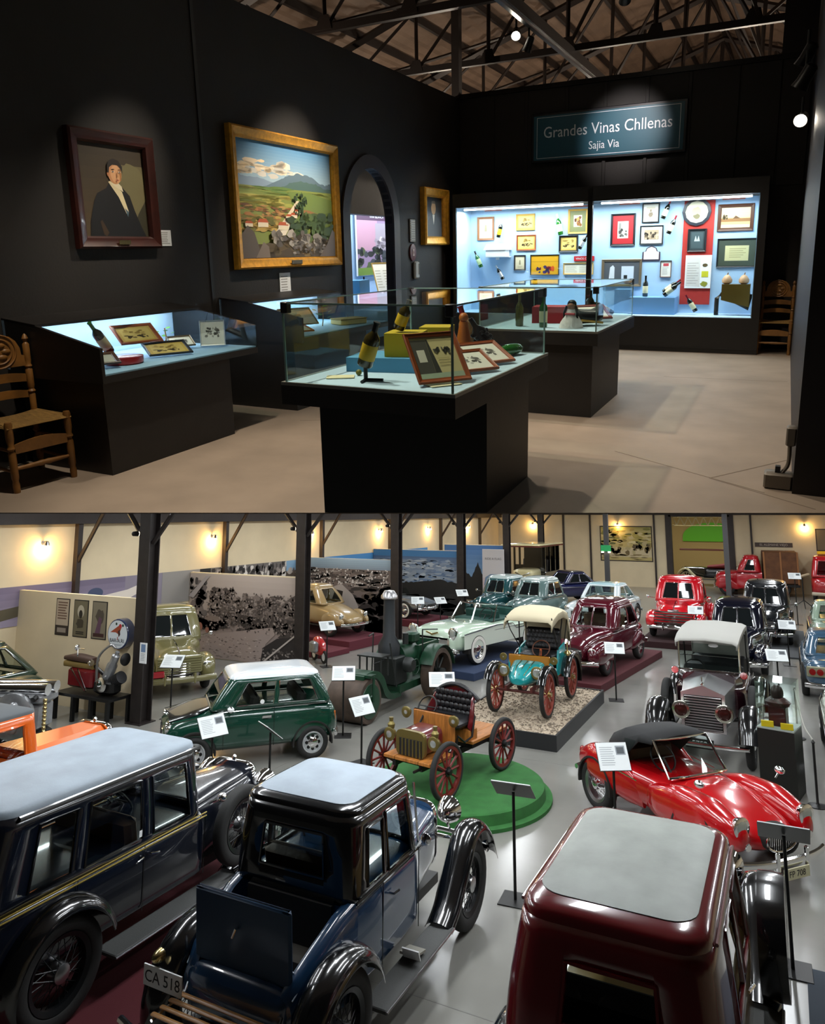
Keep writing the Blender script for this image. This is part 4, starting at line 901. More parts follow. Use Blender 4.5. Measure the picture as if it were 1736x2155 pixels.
for r_ in range(4):
    for k in range(8):
        y = -.33 + k * .09 + (.045 if r_ % 2 else 0)
        if abs(y) < .37: MB().sphere((-.64 - r_ * .015, y, 1.12 + r_ * .1), .055, 8, 6, (.5, 1, 1)).build('tuft', LEATHER, t)
rings = []
for x, z, d_ in ((.42, 1.80, .0), (.3, 1.9, .03), (-.1, 1.99, .04), (-.5, 2.0, .04), (-.85, 1.92, .03), (-1.02, 1.65, .0), (-1.05, 1.25, 0)):
    rings.append([(x, -.54, z - .2), (x, -.54, z - .06), (x, -.46, z), (x, -.2, z + d_), (x, .2, z + d_), (x, .46, z), (x, .54, z - .06), (x, .54, z - .2)])
m = MB(); m.loft(rings, False, False); h = m.build('hood', HOODC, t, 50); h.modifiers.new('thickness', 'SOLIDIFY').thickness = .02
steering(t, .12, .2, 1.2, .19, mat('dark_wood', '5a2f18', .5)); MB().cyl((.25, .2, .6), (.14, .2, 1.2), .025, 8).build('steering_column', mat('orange_column', 'b5542a', .4), t)
MB().box((0, .0, .52), (.5, .6, .2), None, .05).build('gearbox', BLACKMETAL, t)
MB().lathe([(.05, 0), (.09, .05), (.05, .1)], (-.45, .62, 1.0), 'Z', 14).tube([(-.45, .62, 1.1), (-.3, .66, 1.3)], .015, 6).build('horn', BRASS, t)
# ---- 8 the steam roller
SG = mat('roller_green', '133824', .4, var=.3, vscale=5); RUSTD = mat('worn_drum', '55473d', .6, .3, var=.3, vscale=4, bump=.1); SGB = mat('roller_black', '151a18', .5)
t = thing('steam_roller', 'dark green motor road roller with tall smoke stack', 'road roller', (-8.42, 15.75, 0), R(-92))
MB().lathe([(.002, -.42), (.44, -.42), (.46, -.4), (.46, .4), (.44, .42), (.002, .42)], (1.85, 0, .46), 'Y', 40).build('front_drum', RUSTD, t, 30)
ring_mesh_ = MB()
for s in (1, -1):
    MB().lathe([(.36, s * .424), (.35, s * .44), (.12, s * .44), (.1, s * .47), (.002, s * .47)], (1.85, 0, .46), 'Y', 30).build('drum_plate', SG, t)
    o = MB().lathe([(.56, s * .46), (.58, s * .48), (.58, s * .74), (.56, s * .76), (.47, s * .76), (.47, s * .5), (.002, s * .5)], (-.85, 0, .58), 'Y', 40).build('rear_wheel', RUSTD, t, 30)
    for k in range(8):
        a = 2 * PI * k / 8; MB().tube([(-.85, s * .62, .58), (-.85 + .48 * math.cos(a), s * .62, .58 + .48 * math.sin(a))], .035, 6).build('spoke', SGB, o)
    MB().lathe([(.12, s * .5), (.12, s * .8), (.002, s * .82)], (-.85, 0, .58), 'Y', 16).build('hub', SGB, o)
    fender(t, arcpath(-.85, .58, .66, 170, 25, 16), s * .44, s * .8, SG, .01)
    MB().b2(-1.3, -.4, min(s * .8, s * .84), max(s * .8, s * .84), .3, .5).build('side_plate', SG, t, 0)
MB().prism(catmull([(2.0, .98), (1.75, 1.02), (1.4, .98), (1.15, .8), (1.0, .55), (.8, .4), (.4, .36)], 4) + catmull([(.4, .26), (.85, .28), (1.1, .42), (1.25, .65), (1.45, .84), (1.75, .9), (2.0, .88)], 4), -.34, .34, 'XZ').build('swan_neck', SG, t, 40)
MB().b2(1.75, 1.95, -.5, .5, .94, 1.0).build('yoke_top', SG, t, 0)
for s in (1, -1): MB().tube([(1.85, s * .5, .97), (1.85, s * .5, .46)], .03, 6).build('yoke_arm', SG, t)
MB().b2(-1.42, .5, -.36, .36, .34, .5).build('chassis', SG, t, 0)
MB().cyl((.05, 0, 1.05), (1.05, 0, 1.05), .01, 6).build('shaft', SGB, t)
MB().lathe([(.002, -.35), (.3, -.35), (.32, -.3), (.32, .3), (.3, .35), (.002, .35)], (-.2, 0, 1.05), 'X', 26).build('boiler', SG, t)
MB().b2(.05, .6, -.3, .3, .5, 1.12, .03).build('engine_block', SGB, t)
for k in range(3): MB().cyl((.15 + k * .16, 0, 1.12), (.15 + k * .16, 0, 1.3), .06, 12).build('cylinder', SGB, t)
MB().lathe([(.17, 0), (.17, .12), (.12, .2)], (.32, .42, .95), 'Y', 20).build('flywheel', SGB, t)
o = MB().lathe([(.26, 1.1), (.26, 1.35), (.15, 1.55), (.13, 2.4)], (.3, -.05, 0), 'Z', 20).build('smoke_stack', mat('stack_black', '222629', .5, .3), t)
MB().lathe([(.14, 2.38), (.2, 2.4), (.2, 2.46), (.12, 2.58), (.004, 2.6)], (.3, -.05, 0), 'Z', 20).build('stack_cap', STEEL, o)
MB().b2(-1.45, -.45, .3, .36, .95, 1.25).b2(-1.45, -.45, -.36, -.3, .95, 1.25).b2(-1.47, -1.41, -.36, .36, .5, 1.25).b2(-.47, -.41, -.36, .36, .95, 1.25).build('tender', SG, t, 0)
MB().b2(.85, 1.25, -.32, .32, 1.22, 1.25).build('seat', SGB, t, 0)
for s in (1, -1):
    for x in (.9, 1.2): MB().tube([(x, s * .28, .8), (x, s * .28, 1.22)], .02, 6).build('seat_leg', SGB, t)
o = MB().tube([(-.25, .46 + 0 * math.cos(a), 1.05) for a in (0,)] + [(-.25 , .46, 1.05)], .01, 4).build('pin', SGB, t)
MB().tube([(.0 + .17 * math.cos(a), .5, .85 + .17 * math.sin(a)) for a in [2 * PI * k / 18 for k in range(18)]], .015, 6, closed=True).tube([(-.17, .5, .85), (.17, .5, .85)], .01, 5).tube([(0, .5, .68), (0, .5, 1.02)], .01, 5).build('hand_wheel', SG, t)
for (a, b) in (((.6, .33, .5), (.9, .33, 1.5)), ((-.6, .36, .5), (-.6, .36, 1.6)), ((-.6, .36, 1.6), (-1.4, .36, 1.5)), ((.62, -.33, .5), (.55, -.33, 1.62)), ((.55, -.33, 1.62), (.95, -.2, 1.62))): MB().tube([a, b], .016, 6).build('hand_rail', SGB, t)
MB().box((-.35, .2, 1.45), (.35, .3, .25), None, .05).build('header_tank', SG, t); MB().cyl((.05, .25, 1.35), (.05, .25, 1.6), .07, 12).build('filter', SGB, t)
# ---- 9 the mint convertible
MINT = paint('mint_paint', 'b9cdb8', .25); MINTL = paint('pale_mint', 'd3dccf', .25); WW = mat('white_wall', 'dad8d0', .6)
tag(MB().b2(-1.25, 1.25, -2.5, 2.4, 0, .2, .01).build('show_platform', mat('blue_carpet', '263552', .95, bump=.2, bscale=200), None, 0, (-8.35, 21.2, 0), (0, 0, R(-11))), 'low blue carpeted platform under the mint convertible', 'platform')
t = thing('convertible', 'mint green chrome-fronted convertible with the top down on a blue platform', 'car', (-8.5, 21.2, .203), R(-102), sc=1.1)
pontoon(t, MINT, 4.3, 1.62, 1.3, 2.55, .37, (-1.3, .45), (-.9, 0), None, .95, CARGLASS, .3, .9, .92, CHROME, 'disc', True, WW, e=3.6)
MB().b2(-1.15, .35, -.62, .62, .9, .975, .03).build('cockpit', mat('teal_interior', '17463f', .6), t)
for x in (-.95, -.15): MB().box((x, 0, 1.06), (.16, 1.1, .28), None, .06).build('seat_back', mat('teal_interior', '17463f'), t)
MB().box((-1.35, 0, 1.03), (.4, 1.3, .16), None, .06).build('folded_top', mat('teal_cover', '0f3b33', .7), t)
ws_ = MB().loft([[(.55 - .2 * (u * 2 - 1) ** 2, -.68 + 1.36 * u, .94), (.18 - .16 * (u * 2 - 1) ** 2, -.6 + 1.2 * u, 1.34)] for u in [k / 10 for k in range(11)]], False, False).build('windscreen', CARGLASS, t, 60)
MB().tube([(.36, -.69, .92)] + [(.18 - .16 * (u * 2 - 1) ** 2, -.6 + 1.2 * u, 1.35) for u in [k / 8 for k in range(9)]] + [(.36, .69, .92)], .02, 8).build('screen_frame', CHROME, ws_)
for s in (1, -1):
    MB().loft([[(.3, s * .7, .95), (.05, s * .64, 1.3)], [(-.3, s * .7, .95), (-.3, s * .65, 1.28)]], False, False).build('side_window', CARGLASS, t)
    MB().prism([(1.9, .8), (.6, .86), (-.3, .84), (-.6, .7), (-2.0, .68), (-2.0, .4), (1.9, .44)], s * .815, s * .822, 'XZ').build('flank_panel', MINTL, t, 0)
    MB().tube([(1.9, s * .826, .8), (.4, s * .83, .88), (-.4, s * .83, .84), (-.6, s * .83, .7), (-2.0, s * .8, .68)], .014, 6).build('flank_trim', CHROME, t)
    headlamp(t, 2.14, s * .64, .86, .13, .2); MB().sphere((2.16, s * .62, .42), .13, 12, 8, (.9, 1, .7)).build('bumper_guard', CHROME, t)
MB().box((2.17, 0, .62), (.08, 1.1, .2), None, .05).build('grille_frame', CHROME, t)
MB().prism([(-.2, .82), (0, .76), (.2, .82), (.18, .85), (0, .80), (-.18, .85)], 2.155, 2.17, 'YZ').build('badge', BRASS, t, 0)
MB().box((2.2, 0, .38), (.16, 1.56, .18), None, .07).build('lower_bumper', CHROME, t)
steering(t, .12, .3, 1.08)
# ================================================================== MIDDLE AND FAR VEHICLES
def carpet(name, label, loc, rz, hx_, hy_, h, c):
    return tag(MB().b2(-hx_, hx_, -hy_, hy_, 0, h, .01).build('show_platform', c, None, 0, loc, (0, 0, rz)), label, 'platform')
MCARP = mat('maroon_carpet', '4d1a20', .95, bump=.2, bscale=200); DCARP = mat('dark_red_carpet', '2e1416', .95, bump=.2, bscale=200)
MAR2 = paint('wine_paint', '4d0d1c', .18)
carpet('p', 'long maroon carpeted platform under the wine red saloon', (-4.95, 21.55, 0), R(-7), .98, 2.75, .2, MCARP)
t = thing('saloon_car', 'wine red rounded saloon with chrome bumper on a maroon platform', 'car', (-4.92, 21.35, .203), R(-97.5))
forties(t, MAR2, 4.5, 1.6, 1.78, 2.75, .37, cab=(-1.5, .5), glass=CARGLASS); seat(t, -.4, .6, .6, 1.25, TAN)
carpet('p', 'dark red platform under the red pickup', (-3.55, 28.2, 0), 0, 1.05, 2.5, .2, DCARP)
PRED = paint('pickup_red', 'c40f1e', .22)
t = thing('pickup_truck', 'bright red pickup truck with wide chrome grille on a dark platform', 'truck', (-3.5, 28.3, .203), R(-91))
forties(t, PRED, 4.2, 1.82, 1.98, 2.7, .38, cab=(-.55, .75), pickup=True)
MB().b2(-2.1, -.6, -.78, -.72, .55, 1.05).b2(-2.1, -.6, .72, .78, .55, 1.05).b2(-2.1, -2.04, -.78, .78, .55, 1.05).b2(-2.1, -.6, -.78, .78, .5, .56).build('load_bed', PRED, t, 0)
for s in (1, -1): fender(t, arcpath(-1.3, .38, .5, 190, -5, 12), s * .74, s * .95, PRED, .04)
g = MB().box((2.08, 0, .72), (.1, 1.2, .4), None, .03).build('grille_frame', PRED, t)
for k in range(5): MB().tube([(2.1, -.62, .56 + k * .09), (2.16, -.3, .56 + k * .09), (2.18, 0, .56 + k * .09), (2.16, .3, .56 + k * .09), (2.1, .62, .56 + k * .09)], 1, 6, flat=(.025, .028)).build('grille_bar', CHROME, g)
MB().box((2.06, 0, .97), (.04, .34, .05)).build('name_plate', CHROME, t, 0); seat(t, -.2, .6, .7, 1.35, TAN); steering(t, .2, .35, 1.3)
NAV2 = paint('dark_navy', '0b0d1c', .16)
t = thing('saloon_car', 'dark navy rounded saloon behind the grey-topped tourer', 'car', (-1.42, 24.2, 0), R(-91)); forties(t, NAV2, 4.4, 1.62, 1.86, 2.7, .36, cab=(-1.5, .5)); seat(t, -.4, .6, .6, 1.25, mat('red_leather', '4a1216', .5))
BLK2 = paint('black_saloon', '14171b', .2)
t = thing('saloon_car', 'black saloon with split windscreen behind the navy saloon', 'car', (-.78, 29.5, 0), R(-91)); forties(t, BLK2, 4.4, 1.66, 1.95, 2.7, .38, cab=(-1.5, .6)); seat(t, -.4, .6, .6, 1.25, INTERIOR)
carpet('p', 'flat grey mat under the black saloon', (-.75, 28.6, 0), 0, 1.1, 2.9, .05, mat('grey_mat', '4d4f52', .9)); 
t.location.z = .053
# tourer with the silver bonnet
ALU = mat('polished_aluminium', (.75, .76, .77, 1), .34, 1.0); PLUM = paint('plum_paint', '2a1118', .2); GCAN = mat('grey_canvas', 'a9a8a2', .85, bump=.1, bscale=80)
t = thing('touring_car', 'plum tourer with polished silver bonnet and grey canvas top, plate 5752', 'car', (-1.5, 15.95, 0), R(-91))
MB().body([(-2.0, .5, .5, .98, 4), (-1.7, .62, .46, 1.1, 6), (.0, .66, .46, 1.12, 6), (.35, .6, .48, 1.16, 5), (.5, .5, .5, 1.2, 4)], 30, 32).build('body', PLUM, t, 45)
MB().prism([(-.37, .55), (.37, .55), (.37, 1.2), (.0, 1.34), (-.37, 1.2)], 1.42, 1.5, 'YZ').build('radiator', ALU, t, 0)
MB().loft([[(1.42, -.36, .62), (1.42, .36, .62), (1.42, .36, 1.18), (1.42, 0, 1.32), (1.42, -.36, 1.18)], [(.45, -.46, .62), (.45, .46, .62), (.45, .46, 1.2), (.45, 0, 1.36), (.45, -.46, 1.2)]]).build('bonnet', ALU, t, 20)
MB().body([(.2, .58, 1.0, 1.36, 4), (.46, .48, 1.0, 1.37, 4)], 8, 24).build('scuttle', PLUM, t, 40)
g = MB().b2(1.5, 1.505, -.32, .32, .58, 1.16).build('radiator_core', INTERIOR, t, 0)
for k in range(13): MB().box((1.515, 0, .6 + k * .045), (.02, .62, .018), None, .004).build('shutter', ALU, g)
MB().lathe([(.03, 0), (.03, .03), (.008, .05), (.012, .12), (.003, .15)], (1.46, 0, 1.34), 'Z', 10).build('mascot', CHROME, t)
for s in (1, -1):
    headlamp(t, 1.62, s * .36, .92, .15, .2, mat('lamp_nickel', (.6, .58, .5, 1), .2, 1.0), mat('dark_lens', '3a1b17', .1, .3))
    wheel(t, .55, s * .76, .42, .14, 'disc', JET, z=.8, nm='spare_wheel')
    headlamp(t, .35, s * .62, 1.35, .07, .1, nm='side_lamp')
    MB().tube([(.3, s * .55, 1.3), (.22, s * .55, 1.98)], .018, 6).build('screen_pillar', CHROME, t)
    MB().tube([(-1.0, s * .6, 1.1), (-.8, s * .6, 1.95)], .015, 6).build('hood_iron', BLACKMETAL, t)
    MB().b2(-1.7, .1, min(s * .655, s * .66), max(s * .655, s * .66), .55, 1.05).build('door_panel', PLUM, t, 0)
wheels(t, 1.35, -1.35, .74, .44, .15, 'disc', JET); vintage_ends(t, JET, -1.35, 1.35, .44, .58, .96, .36)
MB().box((.27, 0, 1.62), (.012, 1.08, .5), Matrix.Rotation(-.12, 3, 'Y')).build('windscreen', CARGLASS, t, 0); MB().tube([(.32, -.55, 1.38), (.32, .55, 1.38)], .015, 6).tube([(.26, -.55, 1.64), (.26, .55, 1.64)], .01, 6).build('screen_rail', CHROME, t)
rings = []
for x, z, hw_ in ((.62, 1.96, .55), (.55, 2.0, .57), (.2, 2.06, .58), (-.6, 2.1, .59), (-1.4, 2.08, .6), (-1.75, 2.0, .58), (-1.9, 1.5, .58), (-1.95, 1.1, .58)):
    rings.append([(x, -hw_, z - .12), (x, -hw_, z - .04), (x, -hw_ * .85, z), (x, 0, z + .03), (x, hw_ * .85, z), (x, hw_, z - .04), (x, hw_, z - .12)])
m = MB(); m.loft(rings, False, False); h = m.build('canvas_top', GCAN, t, 50); h.modifiers.new('thickness', 'SOLIDIFY').thickness = .02
seat(t, -.5, .55, .75, 1.3, LEATHER); seat(t, -1.5, .55, .75, 1.3, LEATHER); steering(t, .05, -.3, 1.35); bumper(t, 1.95, .75, .45, .08, .06)
plate(t, '5752', 1.78, -.05, .42, .46, .16, WHITE, mat('black_plate', '0d0d0d', .5))
MB().sphere((.29, .1, 1.85), .06, 10, 6, (.2, 1.6, .6)).build('mirror', WHITE, t)
# red flatbed truck at the back wall
t = thing('cargo_truck', 'red truck with tall brown canvas cargo body at the back wall', 'truck', (-1.7, 44.75, 0), R(184))
forties(t, paint('truck_red', 'b01220', .3), 4.0, 1.75, 2.15, 2.7, .42, cab=(-.35, .75), pickup=True, capm=BLACKMETAL)
BCAN = mat('brown_canvas', '5e3a1f', .8, var=.25, vscale=3)
MB().b2(-2.15, -.45, -.9, .9, .65, 2.35, .06).build('cargo_body', BCAN, t)
for x in (-2.1, -1.3, -.5):
    for s in (-1, 1): MB().b2(x - .04, x + .04, s * .91 - .01, s * .91 + .01, .65, 2.35).build('body_rib', mat('brown_rib', '8a5a30', .7), t, 0)
MB().b2(-2.15, -.45, -.9, .9, .52, .65).build('bed', BLACKMETAL, t, 0)
# red van
VRED = paint('van_red', 'a3151d', .25)
t = thing('van', 'red van with a yellow light bar at the far right', 'van', (1.85, 43.6, 0), R(-93))
MB().body([(-1.9, .7, .4, 1.2, 5), (-1.6, .8, .34, 1.3, 7), (1.3, .8, .34, 1.3, 7), (1.75, .7, .38, 1.2, 4), (1.9, .5, .45, 1.05, 3)], 24, 30).build('body', VRED, t, 45)
cabin(t, (-1.85, 1.72, .78), (-1.75, 1.3, .66), 1.25, 2.15, [('F', .04, .47, .12, .85), ('F', .53, .96, .12, .85), ('L', .04, .3, .14, .82), ('L', .36, .62, .14, .82), ('L', .68, .94, .14, .82), ('R', .06, .32, .14, .82), ('R', .38, .64, .14, .82), ('R', .7, .96, .14, .82)], VRED, VRED, CARGLASS, CHROME, .16, .2, .24, .02, 2.8)
wheels(t, 1.1, -1.2, .68, .34, .17, 'disc', WHITE)
for s in (1, -1): headlamp(t, 1.78, s * .5, .85, .12, .12)
MB().box((.8, 0, 2.4), (.3, .9, .16), None, .03).build('light_bar', mat('bar_yellow', 'd9a412', .4), t)
MB().lathe([(.1, 2.48), (.1, 2.56), (.07, 2.66), (.003, 2.7)], (.8, .1, 0), 'Z', 16).build('beacon', mat('beacon_orange', 'c6541e', .2, coat=.5), t); bumper(t, 1.98, .78, .45, .16, .12, mat('cream_bumper', 'b9ac96', .5))
# olive truck in the first bay
OLV = paint('olive_paint', '6f6a42', .3)
t = thing('pickup_truck', 'olive green old truck beside the tree mural', 'truck', (-15.0, 14.95, 0), R(-36))
forties(t, OLV, 4.1, 1.75, 1.95, 2.5, .38, cab=(-.7, .6), pickup=True)
MB().b2(-2.05, -.75, -.78, .78, .5, 1.05, .02).build('load_bed', OLV, t)
for s in (1, -1): fender(t, arcpath(-1.2, .38, .5, 190, -5, 12), s * .7, s * .92, OLV, .04)
g = MB().box((2.0, 0, .74), (.1, 1.1, .42), None, .03).build('grille_frame', OLV, t)
for k in range(7):
    for s in (-1, 1): MB().box((2.06, s * .27, .57 + k * .055), (.03, .48, .022)).build('grille_bar', mat('olive_chrome', '8a8760', .35, .4), g)
bumper(t, 2.2, .88, .42, .14, .1, OLV, over=(-.4, .4)); seat(t, -.35, .6, .7, 1.4, INTERIOR)
MB().box((2.25, -.55, .6), (.05, .34, .16), None, .02).build('red_panel', paint('panel_red', '9a1a26'), t)
# beetle
GLD = paint('gold_paint', '9a8258', .3)
t = thing('rounded_car', 'gold rounded rear-engine car on a maroon platform by the second post', 'car', (-14.75, 22.0, .303), R(-14))
MB().body([(-1.75, .34, .35, .62, 2.6), (-1.4, .52, .3, .95, 2.8), (-.8, .6, .28, 1.05, 3.5), (.2, .6, .28, 1.02, 3.5), (.7, .56, .28, .98, 2.8), (1.2, .48, .3, .86, 2.5), (1.65, .36, .36, .66, 2.4), (1.75, .22, .42, .56, 2.3)], 46, 32).build('body', GLD, t, 60)
cabin(t, (-1.2, .62, .58), (-.62, .15, .46), .98, 1.5, [('F', .05, .95, .1, .92), ('B', .15, .85, .3, .85), ('L', .05, .42, .1, .86), ('L', .5, .93, .1, .86), ('R', .58, .95, .1, .86), ('R', .07, .5, .1, .86)], GLD, GLD, CARGLASS, CHROME, .14, .2, .2, .05, 2.3)
for s in (1, -1):
    for x, k in ((1.1, 1), (-1.1, -1)):
        MB().body([(x - .55, .03, .34, .5, 2.4, s * .56), (x - .3, .13, .34, .72, 2.5, s * .62), (x, .16, .42, .8, 2.6, s * .64), (x + .3, .14, .36, .74, 2.5, s * .63), (x + .55, .05, .4, .56, 2.4, s * .58)], 20, 20).build('wing', GLD, t, 60)
    MB().tube([(.6, s * .66, .32), (-.6, s * .66, .32)], .03, 6).build('running_board', BLACKMETAL, t); headlamp(t, 1.56, s * .58, .66, .1, .14)
wheels(t, 1.1, -1.1, .64, .31, .16, 'disc', CHROME); bumper(t, 1.85, .72, .42, .1, .16); bumper(t, -1.85, .7, .42, .1, .16, nm='rear_bumper'); seat(t, -.4, .48, .5, 1.1, INTERIOR)
carpet('p', 'maroon carpeted platform under the gold car', (-14.7, 21.85, 0), R(-8), 2.1, .98, .3, mat('wine_carpet', '571d28', .95))
carpet('p', 'low maroon step in front of the gold car platform', (-13.6, 19.9, 0), R(-8), .9, .62, .16, mat('wine_carpet', '571d28'))
SIL = mat('silver_paint', '8b8f92', .25, .6, coat=1)
carpet('p', 'maroon carpeted platform under the silver roadster', (-14.6, 27.1, 0), R(-8), 2.0, .95, .26, mat('wine_carpet', '571d28'))
t = thing('sports_car', 'small silver open sports car in the third bay', 'car', (-14.6, 27.15, .263), R(-12)); pontoon(t, SIL, 3.6, 1.45, 1.1, 2.1, .31, (-1.0, .3), None, None, .78, CARGLASS, .26, .66, .68, CHROME, 'wire', True, WW, e=2.8)
MB().b2(-.8, .2, -.5, .5, .76, .8, .02).build('cockpit', INTERIOR, t); MB().loft([[(.35, -.55, .78), (.15, -.5, 1.05)], [(.35, .55, .78), (.15, .5, 1.05)]], False, False).build('windscreen', CARGLASS, t)
# far row
TG = paint('teal_green', '16474b', .25); OFFW = paint('grey_white', 'a9b7b4', .3)
t = thing('saloon_car', 'teal saloon with a pale roof beside the banner', 'car', (-11.1, 30.4, 0), R(-98)); forties(t, TG, 4.1, 1.5, 1.75, 2.6, .33, OFFW, cab=(-1.4, .6)); 
GB = paint('grey_blue', '5d7674', .25)
t = thing('saloon_car', 'grey-green rounded saloon next to the teal one', 'car', (-9.35, 29.6, 0), R(-98)); forties(t, GB, 4.2, 1.6, 1.8, 2.6, .34, OFFW, cab=(-1.4, .6)); seat(t, -.4, .6, .6, 1.25, INTERIOR)
DB = paint('royal_blue', '0c1440', .2)
t = thing('coupe', 'dark royal blue coupe in the far row, turned away', 'car', (-10.0, 36.6, 0), R(-128)); pontoon(t, DB, 4.5, 1.7, 1.55, 2.7, .35, (-1.3, .6), (-.75, .1), paint('blue_roof', '0a0d22'), 1.0, DARKGLASS, .3, .92, .95, CHROME)
WB = paint('white_car', 'c9d6d8', .25)
t = thing('saloon_car', 'white and light blue saloon behind the wine red one', 'car', (-6.7, 30.2, 0), R(-98)); pontoon(t, WB, 4.5, 1.8, 1.62, 2.7, .35, (-1.5, .6), (-.9, .1), paint('pale_blue', '9fc0c6', .3), 1.05, CARGLASS, .3, .95, 1.0, CHROME)
# cream and black veteran bus
t = thing('veteran_bus', 'old black bus with cream bonnet and flat cream roof at the far end', 'bus', (-12.2, 38.3, 0), R(-93))
CRM = paint('cream_paint', 'd2c899', .35)
MB().b2(-1.9, 1.9, -1.05, 1.05, 2.72, 2.8, .02).build('roof', CRM, t); MB().b2(-1.9, 1.9, -1.07, 1.07, 2.66, 2.72).build('roof_edge', mat('dark_cherry', '5a2018', .5), t, 0)
MB().b2(-1.8, .55, -.85, .85, .55, 1.35, .03).build('body', JET, t); MB().b2(-1.8, -1.74, -.85, .85, 1.35, 2.66).build('rear_panel', JET, t, 0)
for x in (-1.0, -.2, .55):
    for s in (1, -1): MB().b2(x - .05, x + .05, s * .85 - .04, s * .85 + .04, 1.35, 2.66).build('pillar', JET, t, 0)
MB().b2(.5, .56, -.82, .82, 1.35, 1.7).build('dash_panel', JET, t, 0); MB().b2(.45, .55, -.3, .8, 1.7, 2.66).build('partition', JET, t, 0)
MB().body([(.55, .62, .75, 1.55, 5), (1.5, .58, .75, 1.5, 5), (1.6, .5, .8, 1.42, 4)], 12, 28).build('bonnet', CRM, t, 40)
MB().tube([(1.62, .4, 1.36), (1.66, 0, 1.2), (1.62, -.4, 1.36)], .02, 6).build('bonnet_trim', JET, t)
wheels(t, 1.1, -1.2, .72, .45, .14, 'disc', CRM); seat(t, -.3, .7, 1.2, 1.9, LEATHER); MB().b2(-1.8, 1.6, -.4, .4, .42, .56).build('chassis', BLACKMETAL, t, 0)
# left edge
t = thing('fastback_car', 'dark green fastback car at the far left before the cream partition', 'car', (-16.25, 10.15, 0), R(182)); pontoon(t, paint('dark_green', '1f3326', .25), 4.0, 1.55, 1.62, 2.4, .33, (-1.7, .6), (-.75, .1), None, 1.02, CARGLASS, .28, .9, .96, CHROME)
headlamp(t, -1.98, .55, .8, .09, .1, CHROME, REDL, nm='tail_lamp')
ORG = paint('orange_paint', 'e0641a', .3)
t = thing('vintage_car', 'orange vintage car with grey roof behind the limousine', 'car', (-9.55, 6.75, 0), R(92))
MB().body([(-1.7, .55, .5, 1.1, 5), (-1.5, .64, .46, 1.12, 8), (-.1, .64, .46, 1.12, 8), (.0, .58, .5, 1.12, 6)], 20, 32).build('body', ORG, t, 40)
cabin(t, (-1.6, .02, .63), (-1.5, -.05, .58), 1.1, 1.8, [('F', .08, .92, .12, .86), ('B', .25, .75, .3, .8), ('R', .08, .45, .12, .84), ('R', .55, .9, .12, .84), ('L', .55, .92, .12, .84), ('L', .1, .45, .12, .84)], ORG, mat('grey_felt', '4f5356', .8), CARGLASS, ORG, .08, .1, .14, 0, 3.4, tr=.02)
MB().loft([[(1.35, -.36, .56), (1.35, .36, .56), (1.35, .36, 1.12), (1.35, .2, 1.24), (1.35, -.2, 1.24), (1.35, -.36, 1.12)], [(.0, -.5, .56), (.0, .5, .56), (.0, .5, 1.14), (.0, .3, 1.26), (.0, -.3, 1.26), (.0, -.5, 1.14)]]).build('bonnet', ORG, t, 20)
radiator(t, 1.42, .36, .55, 1.26)
for s in (1, -1): headlamp(t, 1.6, s * .45, 1.0, .13, .18); MB().tube([(1.34, s * .37, 1.12), (.0, s * .51, 1.14)], .01, 5).build('bonnet_hinge', CHROME, t)
wheels(t, 1.3, -1.2, .66, .42, .15, 'wire', WIRED); vintage_ends(t, JET, -1.2, 1.3, .42, .5, .82, .36); seat(t, -1.1, .5, .66, 1.25, INTERIOR)
# right edge
BL = paint('steel_blue', '38566e', .22)
t = thing('muscle_car', 'steel blue coupe with round tail lamps at the right edge', 'car', (1.0, 22.2, 0), R(90)); pontoon(t, BL, 4.5, 1.75, 1.45, 2.6, .36, (-1.2, .7), (-.75, .2), None, .95, CARGLASS, .3, .85, .98, CHROME, 'disc')
q = MB().b2(-2.3, -2.24, -.78, .78, .62, .86, .02).build('tail_panel', mat('tail_cream', '8b8a70', .5), t)
for y in (-.66, -.5, -.34, .34, .5, .66): MB().lathe([(.07, 0), (.072, .02), (.04, .03), (.003, .03)], (-2.33, y, .74), 'X', 16).build('tail_lamp', REDL, q)
t = thing('coupe', 'pale green coupe behind the steel blue one at the right edge', 'car', (1.35, 28.3, 0), R(-90)); pontoon(t, paint('pale_green', '8fa390', .25), 4.4, 1.75, 1.5, 2.6, .35, (-1.3, .6), (-.75, .1), None, .98, CARGLASS, .3, .88, .95, CHROME)
t = thing('saloon_car', 'cream white saloon cut off by the right edge', 'car', (1.22, 15.6, 0), R(-90)); pontoon(t, paint('pale_cream', 'b9c2ae', .25), 4.2, 1.7, 1.5, 2.5, .35, (-1.3, .6), (-.75, .1), None, .98, CARGLASS, .3, .88, .95, CHROME)
# old touring car in the room behind the doorway
t = thing('touring_car', 'black and red open touring car in the room behind the doorway', 'car', (-4.3, 49.2, 0), R(175))
MB().body([(-1.9, .5, .5, .95, 4), (-1.4, .62, .45, 1.1, 6), (.2, .62, .45, 1.1, 5), (.5, .5, .5, 1.12, 4), (1.5, .38, .5, 1.08, 4)], 24, 28).build('body', JET, t, 45)
MB().body([(-1.9, .45, 1.2, 1.45, 3), (-1.5, .6, 1.1, 1.6, 3), (-1.1, .55, 1.15, 1.45, 3)], 12, 20).build('folded_hood', mat('cream_cloth', 'b8a670', .8), t, 50)
MB().body([(-1.1, .55, 1.05, 1.4, 3), (-.6, .6, 1.05, 1.3, 3), (.1, .5, 1.05, 1.2, 3)], 12, 20).build('red_seats', mat('red_upholstery', '7a1c16', .6), t, 50)
wheels(t, 1.3, -1.3, .66, .44, .13, 'wood', CRM); vintage_ends(t, CRM, -1.3, 1.3, .44, .52, .8, .4)
for s in (1, -1): headlamp(t, 1.6, s * .4, .95, .14, .2, BRASS)
